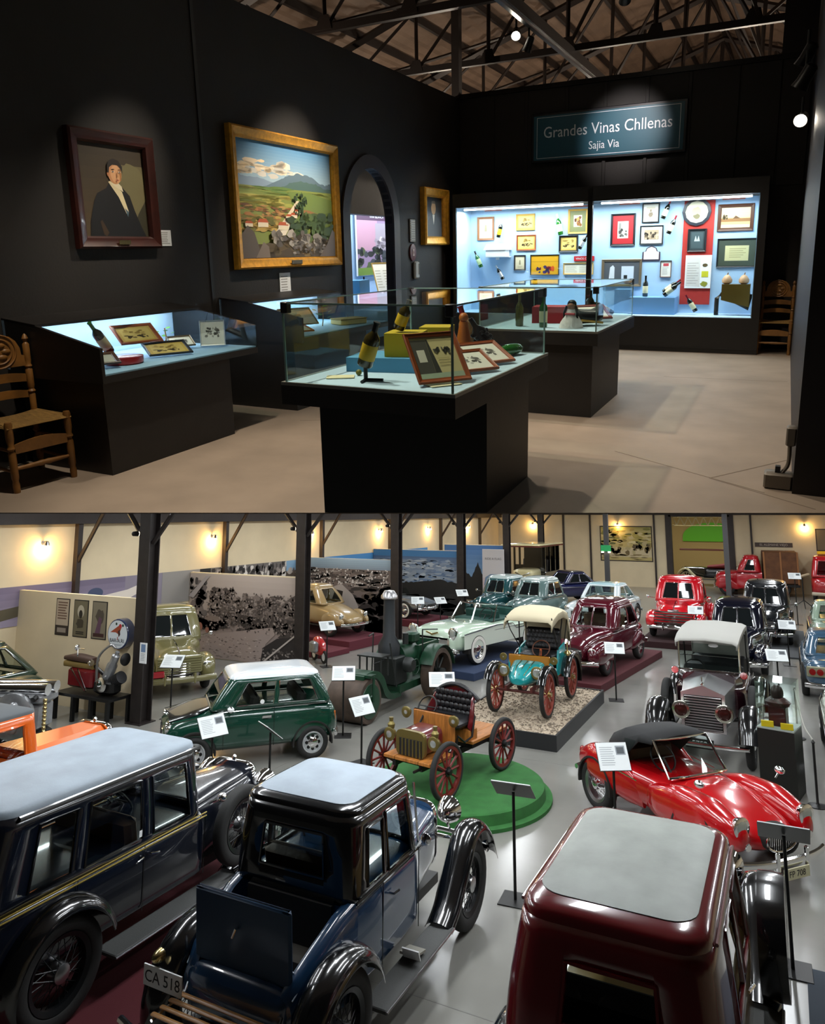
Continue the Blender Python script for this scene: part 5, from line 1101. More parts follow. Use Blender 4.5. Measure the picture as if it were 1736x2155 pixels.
tag(MB().prism([(1.9, 0), (1.9, .3)] + [(1.9 * math.cos(PI * k / 16), (.3 + 1.0 * math.sin(PI * k / 16))) for k in range(1, 16)] + [(-1.9, .3), (-1.9, 0)], -.05, .05, 'XZ').build('arched_backdrop', mat('lime_panel', '62b814', .6), None, 0, (-4.6, 54.93, 2.45)), 'bright green arched display panel in the room behind the doorway', 'backdrop')
o = thing('lattice_beam', 'pale lattice beam across the top of the doorway', 'beam', (-4.5, 46.6, 3.95))
MB().b2(-1.55, 1.55, -.04, .04, .2, .25).build('top_rail', BRASS, o, 0); MB().b2(-1.55, 1.55, -.04, .04, -.3, -.25).build('bottom_rail', BRASS, o, 0)
for k in range(14): MB().tube([(-1.55 + k * .22, 0, -.28), (-1.33 + k * .22, 0, .22)] if k % 2 else [(-1.55 + k * .22, 0, .22), (-1.33 + k * .22, 0, -.28)], .035, 5).build('lattice_bar', mat('pale_lattice', 'cdbb8a', .6), o)
tag(MB().b2(-1.5, 1.5, -.3, .3, -.05, .05, .02).build('wing_board', mat('red_board', '7d3020', .4, coat=.5), None, 0, (-4.4, 48.2, 2.2)), 'long red aeroplane wing hung across the room behind the doorway', 'wing')
# ================================================================== PICTURES: flat prints made of coloured shapes
class Pic:
    """a flat printed picture w x h; u to the right, v up, facing -Y of its own frame; layers step 0.4 mm"""
    def __init__(s, w, h, seed=1, step=.0006): s.w, s.h, s.m, s.k, s.step = w, h, MB(), 0, step; s.r = random.Random(seed)
    def col(s, c, j=0.0):
        c = hx(c) if isinstance(c, str) else c
        if j: f = 1 + s.r.uniform(-j, j); c = tuple(min(1, x * f) for x in c[:3]) + (1,)
        return c
    def poly(s, pts, c, j=0.0, new=True):
        if new: s.k += 1
        y = -s.k * s.step
        s.m.poly([(min(max(u, 0), 1) * s.w - s.w / 2, y, min(max(v, 0), 1) * s.h) for u, v in pts], s.col(c, j)); return s
    def rect(s, u0, v0, u1, v1, c, j=0, new=True): return s.poly([(u0, v0), (u1, v0), (u1, v1), (u0, v1)], c, j, new)
    def grad(s, v0, v1, c0, c1, n=10, u0=0, u1=1):
        s.k += 1; a, b = s.col(c0), s.col(c1)
        for i in range(n):
            f = (i + .5) / n; s.rect(u0, v0 + (v1 - v0) * i / n, u1, v0 + (v1 - v0) * (i + 1) / n, tuple(a[q] + (b[q] - a[q]) * f for q in range(3)) + (1,), 0, False)
        return s
    def ell(s, u, v, ru, rv, c, n=20, j=0, new=True): return s.poly([(u + ru * math.cos(2 * PI * k / n), v + rv * math.sin(2 * PI * k / n)) for k in range(n)], c, j, new)
    def blob(s, u, v, ru, rv, c, n=14, rough=.25, j=0, new=True):
        return s.poly([(u + ru * math.cos(2 * PI * k / n) * (1 + s.r.uniform(-rough, rough)), v + rv * math.sin(2 * PI * k / n) * (1 + s.r.uniform(-rough, rough))) for k in range(n)], c, j, new)
    def blobs(s, n, box, ru, rv, cols, rough=.3, per=40):
        for i in range(n):
            if i % per == 0: s.k += 1
            s.blob(s.r.uniform(box[0], box[2]), s.r.uniform(box[1], box[3]), s.r.uniform(*ru), s.r.uniform(*rv), s.r.choice(cols), 9, rough, .15, False)
        return s
    def ridge(s, pts, base, c, jag=.01, n=5):
        q = []
        for (a, b), (c2, d) in zip(pts[:-1], pts[1:]):
            for k in range(n): q.append((a + (c2 - a) * k / n, b + (d - b) * k / n + s.r.uniform(-jag, jag)))
        q.append(pts[-1]); s.k += 1
        for (a, b), (c2, d) in zip(q[:-1], q[1:]): s.poly([(a, base), (c2, base), (c2, d), (a, b)], c, 0, False)
        return s
    def lines(s, u0, u1, v0, v1, n, c, th=.35, ragged=.3):
        s.k += 1
        for i in range(n):
            v = v1 - (v1 - v0) * (i + .5) / n; hh = (v1 - v0) / n * th / 2; e = u1 - s.r.uniform(0, ragged) * (u1 - u0)
            s.rect(u0, v - hh, e, v + hh, c, 0, False)
        return s
    def build(s, name, parent, m=None, loc=None, rot=None): return s.m.build(name, m or PRINT, parent, 0, loc, rot, colors=True)
def framed(name, label, cat, pic, fm, fw, base, loc, rz, mount=None, depth=.03, group=None, rx=0.0, fw_in=None, plate_=False):
    """picture with a mitred frame; pic is a Pic; loc = bottom centre; front faces local -Y"""
    t = thing(name, label, cat, loc, rz, group, base, rx=rx)
    W, H = pic.w + 2 * fw, pic.h + 2 * fw
    for (a, b, c_, d) in (((-W / 2, 0), (W / 2, 0), (W / 2 - fw, fw), (-W / 2 + fw, fw)), ((W / 2, 0), (W / 2, H), (W / 2 - fw, H - fw), (W / 2 - fw, fw)), ((W / 2, H), (-W / 2, H), (-W / 2 + fw, H - fw), (W / 2 - fw, H - fw)), ((-W / 2, H), (-W / 2, 0), (-W / 2 + fw, fw), (-W / 2 + fw, H - fw))):
        mid = [((a[0] + d[0]) / 2, (a[1] + d[1]) / 2), ((b[0] + c_[0]) / 2, (b[1] + c_[1]) / 2)]
        m = MB(); rings = []
        for o, i, mm in ((a, d, mid[0]), (b, c_, mid[1])):
            rings.append([(o[0], -.002, o[1]), (o[0], -depth * .8, o[1]), ((o[0] * 2 + mm[0]) / 3, -depth, (o[1] * 2 + mm[1]) / 3), (mm[0], -depth * .75, mm[1]), ((i[0] * 2 + mm[0]) / 3, -depth * .7, (i[1] * 2 + mm[1]) / 3), (i[0], -depth * .35, i[1]), (i[0], -.002, i[1])])
        m.loft(rings).build('frame_rail', fm, t, 25)
    MB().b2(-W / 2 + fw * .5, W / 2 - fw * .5, -.004, -.001, fw * .5, H - fw * .5).build('backing', mount or WHITE, t, 0)
    pic.build('picture', t, None, (0, -.005, fw))
    return t
SEP = ['544a45', '61564f', '6f635c', '463d39', '7d7069']
def sepia_trees(w, h):
    p = Pic(w, h, 5, .001); p.grad(.45, 1, '9a8c83', 'b3a59b', 8); p.rect(0, 0, 1, .45, '8f8079')
    p.blobs(60, (.0, .35, .16, .92), (.015, .04), (.02, .06), ['4a4341', '5d5653', '3d3736', '6d6360'])
    p.blobs(170, (.2, .48, .42, .82), (.008, .03), (.012, .04), SEP); p.blobs(300, (.4, .42, 1, .76), (.008, .035), (.012, .045), SEP)
    p.blobs(160, (.48, .32, 1, .5), (.01, .04), (.012, .04), ['332c29', '3d3532', '473e3a'])
    p.poly([(.3, .3), (.62, .38), (.78, .42), (.8, .34), (.72, .22), (.72, .0), (0, 0), (.1, .2)], '97877f')
    p.blobs(140, (.15, .02, .68, .28), (.004, .014), (.003, .008), ['6a5d57', 'a5968d', '7d6f68'], .4)
    p.poly([(.68, .0), (.7, .18), (.82, .3), (1, .34), (1, 0)], '2a2422'); p.blobs(110, (.7, .0, 1, .18), (.006, .016), (.006, .016), ['6b625e', '4a4340', '8b827c', '1f1b1a'], .4)
    p.blobs(22, (.08, .35, .34, .45), (.03, .06), (.03, .05), ['1e1b1a', '2a2625', '111010']); p.blob(.24, .47, .09, .035, '7a6b62')
    for u, v, r_ in ((.12, .36, .05), (.19, .33, .035)): p.ell(u, v, r_ * .5, r_, '8d5d4d')
    p.blobs(500, (.18, .34, 1, .8), (.003, .01), (.005, .014), SEP + ['8d8079', '332c29', '9a8c83']); p.poly([(.68, .0), (.70, .0), (.99, .36), (.98, .37)], 'b3a8a0')
    p.poly([(.0, .72), (.16, .97), (.2, .98), (.05, .7)], 'a39a97'); return p
def partition(i, y, x0, x1, z1, pic, label):
    o = thing('partition_wall', label, 'partition', ((x0 + x1) / 2, y, 0))
    MB().b2(-(x1 - x0) / 2, (x1 - x0) / 2, .0, .12, 0, z1).build('panel', CREAM, o, 0)
    if pic: pic.build('mural', o, None, (0, -.002, .02))
    return o
partition(1, 11.95, -18.4, -12.68, 2.52, None, 'plain cream partition wall with three small posters and a round sign')
partition(2, 17.75, -16.95, -12.7, 2.55, sepia_trees(4.25, 2.5), 'partition wall covered by a sepia photograph of trees and a path')
p = Pic(4.25, 2.7, 9, .001); p.rect(0, 0, 1, 1, '6e615b'); p.grad(.86, 1, '7d8d9a', '9db4c4', 5); p.blobs(60, (0, .6, 1, .85), (.03, .1), (.01, .03), ['4d4440', '2f2a28', '8f847d', '5c524d'])
p.blobs(260, (.15, .62, 1, .86), (.004, .01), (.005, .014), ['d8d2cc', '1f1c1b', 'b8b0a9'], .4); p.blobs(40, (.5, .3, 1, .62), (.03, .09), (.02, .06), ['3b3431', '55493f', '262120'])
p.poly([(.28, .12), (.34, .58), (.48, .66), (.6, .52), (.72, .2), (.66, .05)], 'a89d95'); p.poly([(.38, .42), (.42, .58), (.5, .56), (.48, .4)], '1e1a19'); p.poly([(.5, .3), (.6, .22), (.7, .06), (.6, .14)], '2a2524'); p.blobs(40, (.7, .0, 1, .4), (.03, .1), (.03, .08), ['141211', '221d1b', '302926'])
partition(3, 23.45, -16.95, -12.7, 2.72, p, 'partition wall covered by a sepia photograph of an old car and a crowd')
p = Pic(4.25, 2.75, 12, .001); p.rect(0, 0, 1, 1, '17191b'); p.grad(.5, .92, '9aa4ad', '44648c', 9); p.rect(0, .9, 1, 1, '3f79ad'); p.blobs(260, (.02, .5, .98, .86), (.02, .07), (.008, .03), ['8f9cab', '7d8ea3', 'a3adb7', '6f829c', '5f7796'])
p.ridge([(0, .5), (.3, .46), (.5, .5), (.8, .54), (1, .5)], 0, '151719', .015); p.blobs(40, (0, .02, 1, .3), (.08, .2), (.02, .06), ['202122', '2a2724', '111214'])
partition(4, 29.35, -16.95, -12.7, 2.78, p, 'partition wall covered by a photograph of a cloudy blue sky')
p = Pic(3.4, 2.75, 14, .001); p.grad(.3, 1, '7da0c2', '3c6ca6', 8); p.ridge([(0, .5), (.2, .55), (.28, .8), (.36, .5), (.45, .42), (.55, .7), (.62, .45), (.7, .6), (.8, .9), (.9, .5), (1, .5)], 0, '15181a', .02)
partition(5, 35.15, -16.0, -12.6, 2.8, p, 'partition wall covered by a photograph of dark firs on blue sky')
# winged strip along the left wall
p = Pic(24.0, .95, 21, .001); U = lambda y: (y - 11.1) / 24.0
p.rect(0, 0, 1, 1, '857d8a'); p.grad(0, 1, '9a90a5', '6c6178', 6, 0, U(15.2)); p.poly([(U(12.6), .5), (U(13), .62), (U(14.4), .5), (U(15.3), .6), (U(16.4), .9), (U(16.4), .7), (U(15.4), .35), (U(14.4), .22), (U(13.2), .3)], 'd9cfc4'); p.ell(U(14.2), .6, .0105, .15, '3f4a66'); p.poly([(U(11.1), .1), (U(11.1), .4), (U(12.0), .5), (U(12.4), .3)], '57503f')
p.rect(U(16.6), 0, U(18.2), 1, '8f8b86'); p.rect(U(18.2), 0, U(18.7), 1, '151515'); p.rect(U(18.7), 0, U(22.8), 1, '6a6460')
p.blobs(240, (U(18.8), .05, U(22.8), .95), (.0015, .005), (.06, .16), ['1d1a19', 'cfc8c0', '4a4442', '8f8781', '2b2726'], .3); p.rect(U(22.8), 0, 1, .6, '54493f'); p.rect(U(22.8), .6, 1, 1, '7fa3c0'); p.rect(U(25), .7, 1, 1, '4886bd'); p.blobs(120, (U(23), .0, U(30), .6), (.002, .008), (.06, .15), ['2f2926', 'a69b92', '6a5d55'], .3)
o = p.build('mural_strip', None, None, (-16.985, 23.1, 1.66), (0, 0, PI / 2)); tag(o, 'long printed mural strip with a white aeroplane wing on the left wall', 'mural')
# small posters and the round sign on the first partition
p = Pic(.42, .8, 31); p.rect(0, .25, 1, 1, 'b3a28c'); p.lines(.12, .9, .42, .95, 7, '6a5040', .5); p.rect(0, 0, 1, .26, '2c211c'); p.rect(.14, .06, .86, .19, '8f8478'); po = [(p, 'small beige text poster with a dark foot', -15.35)]
p = Pic(.44, .8, 32); p.rect(0, 0, 1, 1, '6b634c'); p.ell(.5, .7, .26, .18, 'b5ac95'); p.ell(.5, .62, .14, .12, '201c16'); p.blob(.5, .35, .3, .14, '3a3427'); p.lines(.2, .8, .05, .15, 2, '1c1812', .6); po.append((p, 'middle small sepia poster on the cream partition', -14.72))
p = Pic(.44, .8, 33); p.rect(0, 0, 1, 1, '7d7460'); p.blob(.55, .6, .28, .2, '4a4238'); p.poly([(.2, .1), (.5, .6), (.7, .55), (.6, .1)], '5d3f52'); p.rect(.1, .04, .9, .14, '3c1f1d'); po.append((p, 'small sepia poster nearest the round sign', -14.1))
for p, l, x in po:
    t = thing('poster', l, 'poster', (x, 11.95, 1.58)); MB().b2(-p.w / 2 - .02, p.w / 2 + .02, -.012, -.001, -.02, p.h + .02).build('board', INTERIOR, t, 0); p.build('print', t, None, (0, -.013, 0))
t = thing('round_sign', 'round drum sign with a red bird and black letters', 'sign', (-13.27, 11.948, 1.76), 0, None, None, 0, 0, .76)
MB().lathe([(.43, -.002), (.43, -.24), (.41, -.26), (.39, -.25), (.39, -.1)], (0, 0, 0), 'Y', 36).build('drum', paint('sign_blue', '22345c', .3), t)
p = Pic(.8, .8, 3); p.ell(.5, .5, .49, .49, 'cfd6da', 36); p.poly([(.12, .55), (.3, .66), (.5, .78), (.62, .84), (.7, .78), (.62, .6), (.55, .5), (.4, .56)], '9a4428'); p.poly([(.5, .6), (.6, .68), (.64, .5), (.56, .4)], '3a1a16'); p.ell(.62, .8, .07, .07, 'b4202a', 14); p.ell(.75, .82, .05, .05, '1f3a2c', 12); p.ell(.42, .86, .045, .05, '1f3a2c', 12); p.poly([(.5, .42), (.52, .42), (.53, .3), (.48, .3)], '8a2a22'); p.lines(.2, .8, .1, .17, 2, '8f98a0', .5)
f = p.build('face', t, None, (0, -.262, -.4)); add_text('lettering', 'BAR-A.RI.', .15, INK, f, (0, -.008, .22), (PI / 2, 0, 0))
# long name board on the back wall
t = thing('name_board', 'long dark name board with pale letters on the back wall', 'sign', (-.65, 46, 2.62)); MB().b2(-.95, .95, -.04, -.001, -.1, .14).build('board', mat('board_brown', '4a3b34', .6), t, 0); add_text('lettering', 'EL ALEMANE VIEJO', .17, mat('pale_letters', 'b5a99c', .6), t, (0, -.045, .015), (PI / 2, 0, 0))
# landscape picture on the back wall
p = Pic(3.0, 2.0, 41, .001); p.rect(0, 0, 1, 1, 'b9a86a'); p.grad(.7, 1, 'cdbd86', '8f8a45', 5); p.blobs(70, (0, .45, 1, .95), (.04, .1), (.02, .05), ['7a7a34', '5c6130', 'a79a4c', '8f7f46', 'c9bd8d']); p.rect(0, .1, 1, .38, 'c5b691'); p.blobs(40, (0, .2, 1, .5), (.02, .06), (.03, .09), ['6e5c34', '8c7a48', '5a4a2a', 'b3a578']); p.blobs(20, (0, .02, 1, .2), (.05, .1), (.01, .03), ['9a8a58', '7a6a40'])
framed('wall_picture', 'large olive and cream landscape picture on the back wall', 'picture', p, DARKWOOD, .06, None, (-8.75, 46, 1.5), 0)
t = thing('wall_picture', 'brown framed picture at the far right of the back wall', 'picture', (2.2, 46, 2.35)); MB().b2(-.75, .75, -.05, -.001, 0, 1.2).build('frame', DARKWOOD, t, 0); MB().b2(-.7, .7, -.055, -.05, .05, 1.15).build('canvas', mat('drab_canvas', '7d6f55', .7), t, 0)
# banner beside the fifth post
t = thing('banner', 'pale pull-up banner with a blue car and dark letters', 'banner', (-13.05, 34.5, 0), R(4)); p = Pic(1.1, 2.5, 51); p.rect(0, 0, 1, 1, 'c5c2c4'); p.grad(.0, .45, 'b39aa2', 'c2b4b8', 5); p.poly([(.05, .3), (.12, .46), (.35, .52), (.7, .53), (.95, .46), (.98, .3)], '6d86a0'); p.poly([(.14, .36), (.2, .44), (.5, .48), (.8, .46), (.88, .36)], 'a9b7c4'); p.build('print', t, None, (0, -.008, .1)); MB().b2(-.56, .56, -.006, .006, .08, 2.62).build('sheet', WHITE, t, 0); MB().b2(-.6, .6, -.15, .15, 0, .08).build('base', STEEL, t, 0); add_text('lettering', 'RIDE A FLAG', .15, mat('grey_letters', '6f6a6c', .6), t, (0, -.02, 2.15), (PI / 2, 0, 0))
# small card on the first post
t = thing('notice_card', 'white notice card on the nearest post', 'card', (-12.33, 11.63, 1.25)); MB().b2(-.1, .1, -.012, -.001, 0, .42).build('card', WHITE, t, 0); p = Pic(.18, .4, 3); p.rect(.15, .55, .85, .95, '6d86a8'); p.lines(.15, .85, .1, .5, 5, '9aa0a4'); p.build('print', t, None, (0, -.013, .01))
# ================================================================== INFORMATION STANDS
def info_stand(x, y, face, label, h=1.12, w=.46, d=.34, back=False, tilt=40):
    """face: direction (deg) the board looks towards"""
    t = thing('information_stand', label, 'information stand', (x, y, 0), R(face + 90), 'slanted information boards on black poles')
    MB().b2(-.17, .17, -.17, .17, 0, .012, .003).build('base_plate', BLACKMETAL, t, 0)
    MB().cyl((0, 0, .01), (0, 0, h - .04), .018, 10).build('pole', BLACKMETAL, t)
    q = RX(R(-tilt + 90 - 90)) if False else Matrix.Rotation(-R(90 - tilt), 3, 'X')
    b = MB().box((0, 0, 0), (w, .012, d)).build('board', mat('board_white', 'dfe4e4', .45) if True else WHITE, t, 0, (0, 0, h), (-R(90 - tilt), 0, 0))
    MB().box((0, .009, 0), (w + .012, .008, d + .012)).build('board_back', BLACKMETAL, b, 0)
    r_ = random.Random(sum(map(ord, label)) % 999); p = Pic(w * .92, d * .9, r_.randint(1, 99), .0004); p.rect(.62, .55, .96, .92, '8d9499'); p.rect(.66, .6, .92, .86, '4c5256'); p.lines(.05, .55, .12, .9, 9, '9ea5a8', .3)
    p.build('print', b, None, (0, -.0062, -d * .45)); return t
info_stand(-12.2, 12.35, -70, 'white board on a pole beside the nearest post and the olive truck', 1.18)
info_stand(-8.45, 9.5, -20, 'white board on a pole in front of the green small car', 1.0, tilt=55)
info_stand(-8.15, 12.95, -60, 'white board on a pole in front of the road roller drum', 1.2)
info_stand(-7.0, 11.75, -20, 'white board on a pole between the roller and the runabout', .98, tilt=55)
info_stand(-12.1, 18.3, -40, 'white board on a pole by the second post', 1.15)
info_stand(-6.15, 13.35, -62, 'white board on a pole behind the runabout seat', 1.2, .5)
info_stand(-3.85, 18.25, -75, 'white board on a pole in front of the wine red saloon', 1.2)
info_stand(-2.3, 10.55, -60, 'white board on a pole beside the red roadster', 1.12, .42, .36, tilt=55)
info_stand(-3.05, 8.6, 95, 'black-backed board on a pole beside the turf plinth, seen from behind', 1.2)
info_stand(-.22, 8.6, 92, 'black-backed board on a pole at the lower right, seen from behind', 1.25)
info_stand(-7.6, 9.9, 60, 'black-backed board on a pole between limousine and small car, seen from behind', .95, .4)
info_stand(-.38, 19.6, -80, 'white board on a pole right of the grey-topped tourer', 1.1)
info_stand(-.15, 24.6, -85, 'white board on a pole beside the navy saloon', 1.15)
info_stand(-2.72, 25.2, -85, 'white board on a pole in front of the red pickup', 1.35)
info_stand(-11.95, 23.9, -60, 'white board on a pole by the third post', 1.3)
info_stand(-11.5, 26.9, -50, 'white board on a pole in front of the teal saloon', 1.3)
info_stand(-12.3, 26.6, -40, 'white board on a pole in front of the silver sports car', 1.0)
info_stand(.2, 33.5, -85, 'white board on a pole behind the black saloon', 1.9)
t = thing('lectern', 'brown leather-topped lectern on a black tripod near the red van', 'lectern', (.55, 39.5, 0), R(5)); MB().box((0, 0, 1.45), (.7, .3, .12), Matrix.Rotation(-.3, 3, 'Y'), .04).build('top', mat('tan_top', '8f7a5c', .6), t); MB().cyl((0, 0, .3), (0, 0, 1.4), .03, 8).build('pole', BLACKMETAL, t)
for a in (30, 150, 270): MB().tube([(0, 0, .35), (.45 * math.cos(R(a)), .45 * math.sin(R(a)), .02)], .02, 6).build('leg', BLACKMETAL, t)
# maroon strip under the limousine, dark floor strips
tag(MB().b2(-7.75, -5.3, 3.2, 8.6, 0.001, .012).build('floor_carpet', mat('limo_carpet', '571c24', .95, bump=.2, bscale=150), None, 0), 'maroon carpet strip under the limousine', 'carpet')
tag(MB().b2(-.62, -.48, 3.0, 7.0, .0005, .004).build('floor_strip', mat('strip_grey', '53554f', .7), None, 0, (-1.75, 1.2, 0)), 'dark grey floor strip beside the maroon saloon', 'floor strip')
tag(MB().b2(-.1, 2.0, 6.2, 8.7, .0005, .006).build('floor_carpet', mat('blue_grey_mat', '3a424c', .9), None, 0), 'blue-grey mat at the lower right corner', 'carpet')
# glass show case
t = thing('glass_show_case', 'tall glass case on a black plinth holding a bronze bust', 'display case', (-.3, 13.62, 0), R(-12))
MB().b2(-.27, .27, -.27, .27, 0, 1.0).build('plinth', mat('plinth_black', '10130f', .45), t, 0); MB().b2(-.27, .27, -.27, .27, 1.0, 1.02).build('deck', mat('case_deck', '9aa19c', .5), t, 0)
for y0, y1, x0, x1 in ((-.27, -.264, -.27, .27), (.264, .27, -.27, .27), (-.264, .264, -.27, -.264), (-.264, .264, .264, .27)): MB().b2(x0, x1, y0, y1, 1.02, 1.72).build('pane', CLEAR, t, 0)
MB().b2(-.27, .27, -.27, .27, 1.72, 1.728).build('glass_top', CLEAR, t, 0)
t = thing('bust', 'dark bronze bust inside the glass case', 'sculpture', (-.3, 13.62, 1.021), R(-12)); BRZ = mat('bronze', '2a1f1b', .35, .5)
MB().b2(-.13, .13, -.1, .1, 0, .3, .01).build('block', BRZ, t); MB().sphere((0, 0, .5), .1, 14, 10, (1, 1, 1.25)).build('head', BRZ, t); MB().lathe([(.16, .3), (.2, .36), (.13, .42), (.06, .46)], (0, 0, 0), 'Z', 18, .6).build('shoulders', BRZ, t)
for x, l in ((-.15, 'left'), (.16, 'right')): tag(MB().b2(-.09, .09, -.02, .02, 0, .09, .003).build('yellow_card', mat('card_yellow', 'd9b80c', .5), None, 0, (-.33 + x * .9, 13.42 - x * .2, 1.023)), 'yellow card at the %s front of the glass case' % l, 'card')
# rope posts at the right edge
for (x, y, l) in ((.16, 13.25, 'black rope post right of the glass case'), (-.05, 16.9, 'black rope post behind the glass case')):
    t = thing('rope_post', l, 'barrier post', (x, y, 0)); MB().lathe([(.14, 0), (.14, .012), (.03, .03), (.018, .05), (.018, .9), (.03, .92), (.004, .96)], (0, 0, 0), 'Z', 16).build('post', BLACKMETAL, t)
tag(MB().tube(catmull([(.157, 13.31, .93), (.05, 15.0, .75), (-.047, 16.84, .93)], 8), .018, 6).build('barrier_rope', mat('pale_rope', '9c9a92', .8), None), 'pale rope hung between the two black posts', 'rope')
# ================================================================== ENGINE AND MOTORCYCLE ON STANDS
t = thing('engine_stand', 'black steel stand under the aero engine', 'stand', (-12.25, 8.85, 0), R(20))
MB().b2(-.4, .4, -.3, .3, .4, .46).build('top', BLACKMETAL, t, 0)
for x in (-.36, .36):
    for y in (-.26, .26): MB().b2(x - .03, x + .03, y - .03, y + .03, 0, .4).build('leg', BLACKMETAL, t, 0)
ENG = mat('engine_alloy', '9a9c9e', .35, .7, var=.2, vscale=8); ENGD = mat('engine_dark', '3c3c3e', .4, .6)
t = thing('car_engine', 'silver alloy engine with ribbed camshaft cover on a stand', 'engine', (-12.25, 8.85, .464), R(20), sc=1.3)
MB().b2(-.32, .34, -.2, .2, .15, .5, .04).build('crankcase', ENG, t); MB().lathe([(.28, -.22), (.3, -.24), (.3, -.3), (.24, -.33), (.003, -.33)], (.05, 0, .36), 'Y', 26).build('bell_housing', ENG, t); MB().b2(-.36, .36, -.18, .18, 0, .15, .04).build('sump', BLACKMETAL, t)
for k in range(5): a = 2 * PI * k / 5; MB().sphere((.05 + .15 * math.cos(a), -.33, .36 + .15 * math.sin(a)), .065, 10, 7).build('boss', ENG, t)
MB().b2(-.42, .4, -.2, .2, .5, .62, .03).build('cylinder_head', ENG, t); MB().cyl((-.48, -.1, .68), (.42, -.1, .68), .075, 16).build('cam_cover', CHROME, t); MB().cyl((-.48, .1, .68), (.42, .1, .68), .075, 16).build('cam_cover', CHROME, t)
for k in range(6): MB().cyl((-.38 + k * .14, -.2, .6), (-.38 + k * .14, -.27, .58), .035, 10).build('port', BLACKMETAL, t); MB().cyl((-.38 + k * .14, 0, .64), (-.38 + k * .14, 0, .73), .02, 8).build('spark_plug', BLACKMETAL, t)
MB().sphere((-.45, -.12, .82), .09, 12, 8).build('carburettor', ENG, t); MB().lathe([(.03, 0), (.06, .04), (.06, .18), (.03, .2)], (-.5, -.1, .3), 'Z', 14).build('pump', ENG, t)
for k in range(9): MB().sphere((.42, -.15, .55 - k * .05), .03, 8, 5).build('chain_link', BRASS, t)
t = thing('display_table', 'low black steel table frame under the motorcycle', 'stand', (-13.5, 11.45, 0), 0)
MB().b2(-.95, .75, -.3, .3, .5, .56).build('top', BLACKMETAL, t, 0)
for x in (-.9, -.35, .2, .7):
    for y in (-.27, .27): MB().b2(x - .035, x + .035, y - .035, y + .035, 0, .5).build('leg', BLACKMETAL, t, 0)
t = thing('motorcycle', 'stripped motorcycle with upright finned engine and brown seat on a black table', 'motorcycle', (-13.45, 11.45, .562), 0, sc=1.1)
MB().tube([(-.8, 0, .55), (-.2, 0, .55), (.2, 0, .35)], .035, 8).tube([(-.75, 0, .5), (-.6, 0, .2), (.3, 0, .12)], .03, 8).build('frame', BLACKMETAL, t); MB().body([(-.95, .06, .56, .64, 3), (-.6, .12, .56, .7, 3), (-.1, .1, .55, .66, 3)], 12, 18).build('seat', mat('brown_seat', '4a352a', .6), t, 50); MB().body([(-.9, .1, .44, .56, 4), (-.1, .09, .44, .55, 4)], 8, 16).build('side_case', mat('ochre_case', '7a6434', .5), t, 40); MB().b2(-.75, -.05, -.12, .12, .08, .44, .04).build('red_box', paint('box_red', '6a1018'), t)
MB().b2(.0, .55, -.14, .14, .02, .3, .06).build('gear_case', BLACKMETAL, t)
q = Matrix.Rotation(.45, 3, 'Y'); MB().lathe([(.1, 0), (.1, .3), (.075, .34), (.075, .5), (.04, .52), (.04, .58)], (.25, 0, .3), 'Z', 18, rot=q).build('cylinder', ENG, t)
q2 = Matrix.Rotation(1.1, 3, 'Y')
for k in range(8): MB().lathe([(.12, k * .035), (.12, k * .035 + .012)], (.42, 0, .25), 'Z', 20, rot=q2).build('fin', ENGD, t)
MB().lathe([(.12, -.16), (.14, -.18), (.1, -.2), (.003, -.2)], (.3, 0, .22), 'Y', 20).build('clutch_cover', CHROME, t); MB().tube(catmull([(.1, -.12, .25), (.12, -.12, .7), (.4, -.1, .95), (.5, -.05, .9)], 5), .025, 8).build('pipe', STEEL, t); MB().tube([(-.4, -.16, .45), (-.1, -.18, .06)], .014, 6).tube([(-.6, -.16, .45), (-.15, -.18, .06)], .014, 6).build('stay', CHROME, t)
MB().lathe([(.03, 0), (.11, .02), (.12, .05), (.09, .07)], (.68, 0, .7), 'X', 18).build('air_funnel', BLACKMETAL, t)
headlamp(t, -.1, -.1, .58, .06, .08, CHROME, REDL, nm='tail_lamp'); MB().tube([(-.5, -.1, .66), (-.5, -.1, .82), (-.3, -.1, .82)], .012, 6).sphere((-.52, -.1, .84), .06, 10, 7, (.5, 1, 1)).build('mirror', CHROME, t)
# small red scooter engine by the second post
t = thing('scooter', 'small red scooter body with silver engine by the second post', 'scooter', (-12.75, 18.85, 0), R(-30)); MB().body([(-.3, .05, .25, .6, 3), (-.1, .16, .2, .72, 3), (.2, .14, .2, .6, 3), (.35, .05, .3, .45, 3)], 12, 18).build('body', paint('scooter_red', 'b01a1c'), t, 50); MB().b2(-.1, .3, -.32, -.14, .3, .62, .05).build('engine', ENG, t)
for x in (-.3, .35): wheel(t, x, .001, .18, .08, 'disc', WHITE)
# ================================================================== GALLERY FURNITURE AND EXHIBITS (all in the deck frame)
MAHOG = mat('mahogany', '34130d', .35, var=.3, vscale=8, coat=.3); GILT = mat('gilt', 'c98f2c', .42, .35, bump=.15, bscale=60, var=.2, vscale=20)
TEAKF = mat('orange_wood', '8a4016', .4, var=.25, vscale=10); OCHF = mat('ochre_frame', 'b58f3e', .45); BLKF = mat('black_frame', '16161a', .4); BRNF = mat('brown_frame', '4b2a18', .4); SILF = mat('bronze_frame', '7a6a55', .4, .4); WALF = mat('tan_frame', '8a5a38', .45)
DARKC = mat('matt_black', '14110f', .5, bump=.04, bscale=30, var=.2, vscale=5)
SKYB = mat('case_blue', 'a3c2df', .8); DECKB = mat('deck_blue', 'b3cbdc', .7); MIDB = mat('box_blue', '4f8fb5', .7)
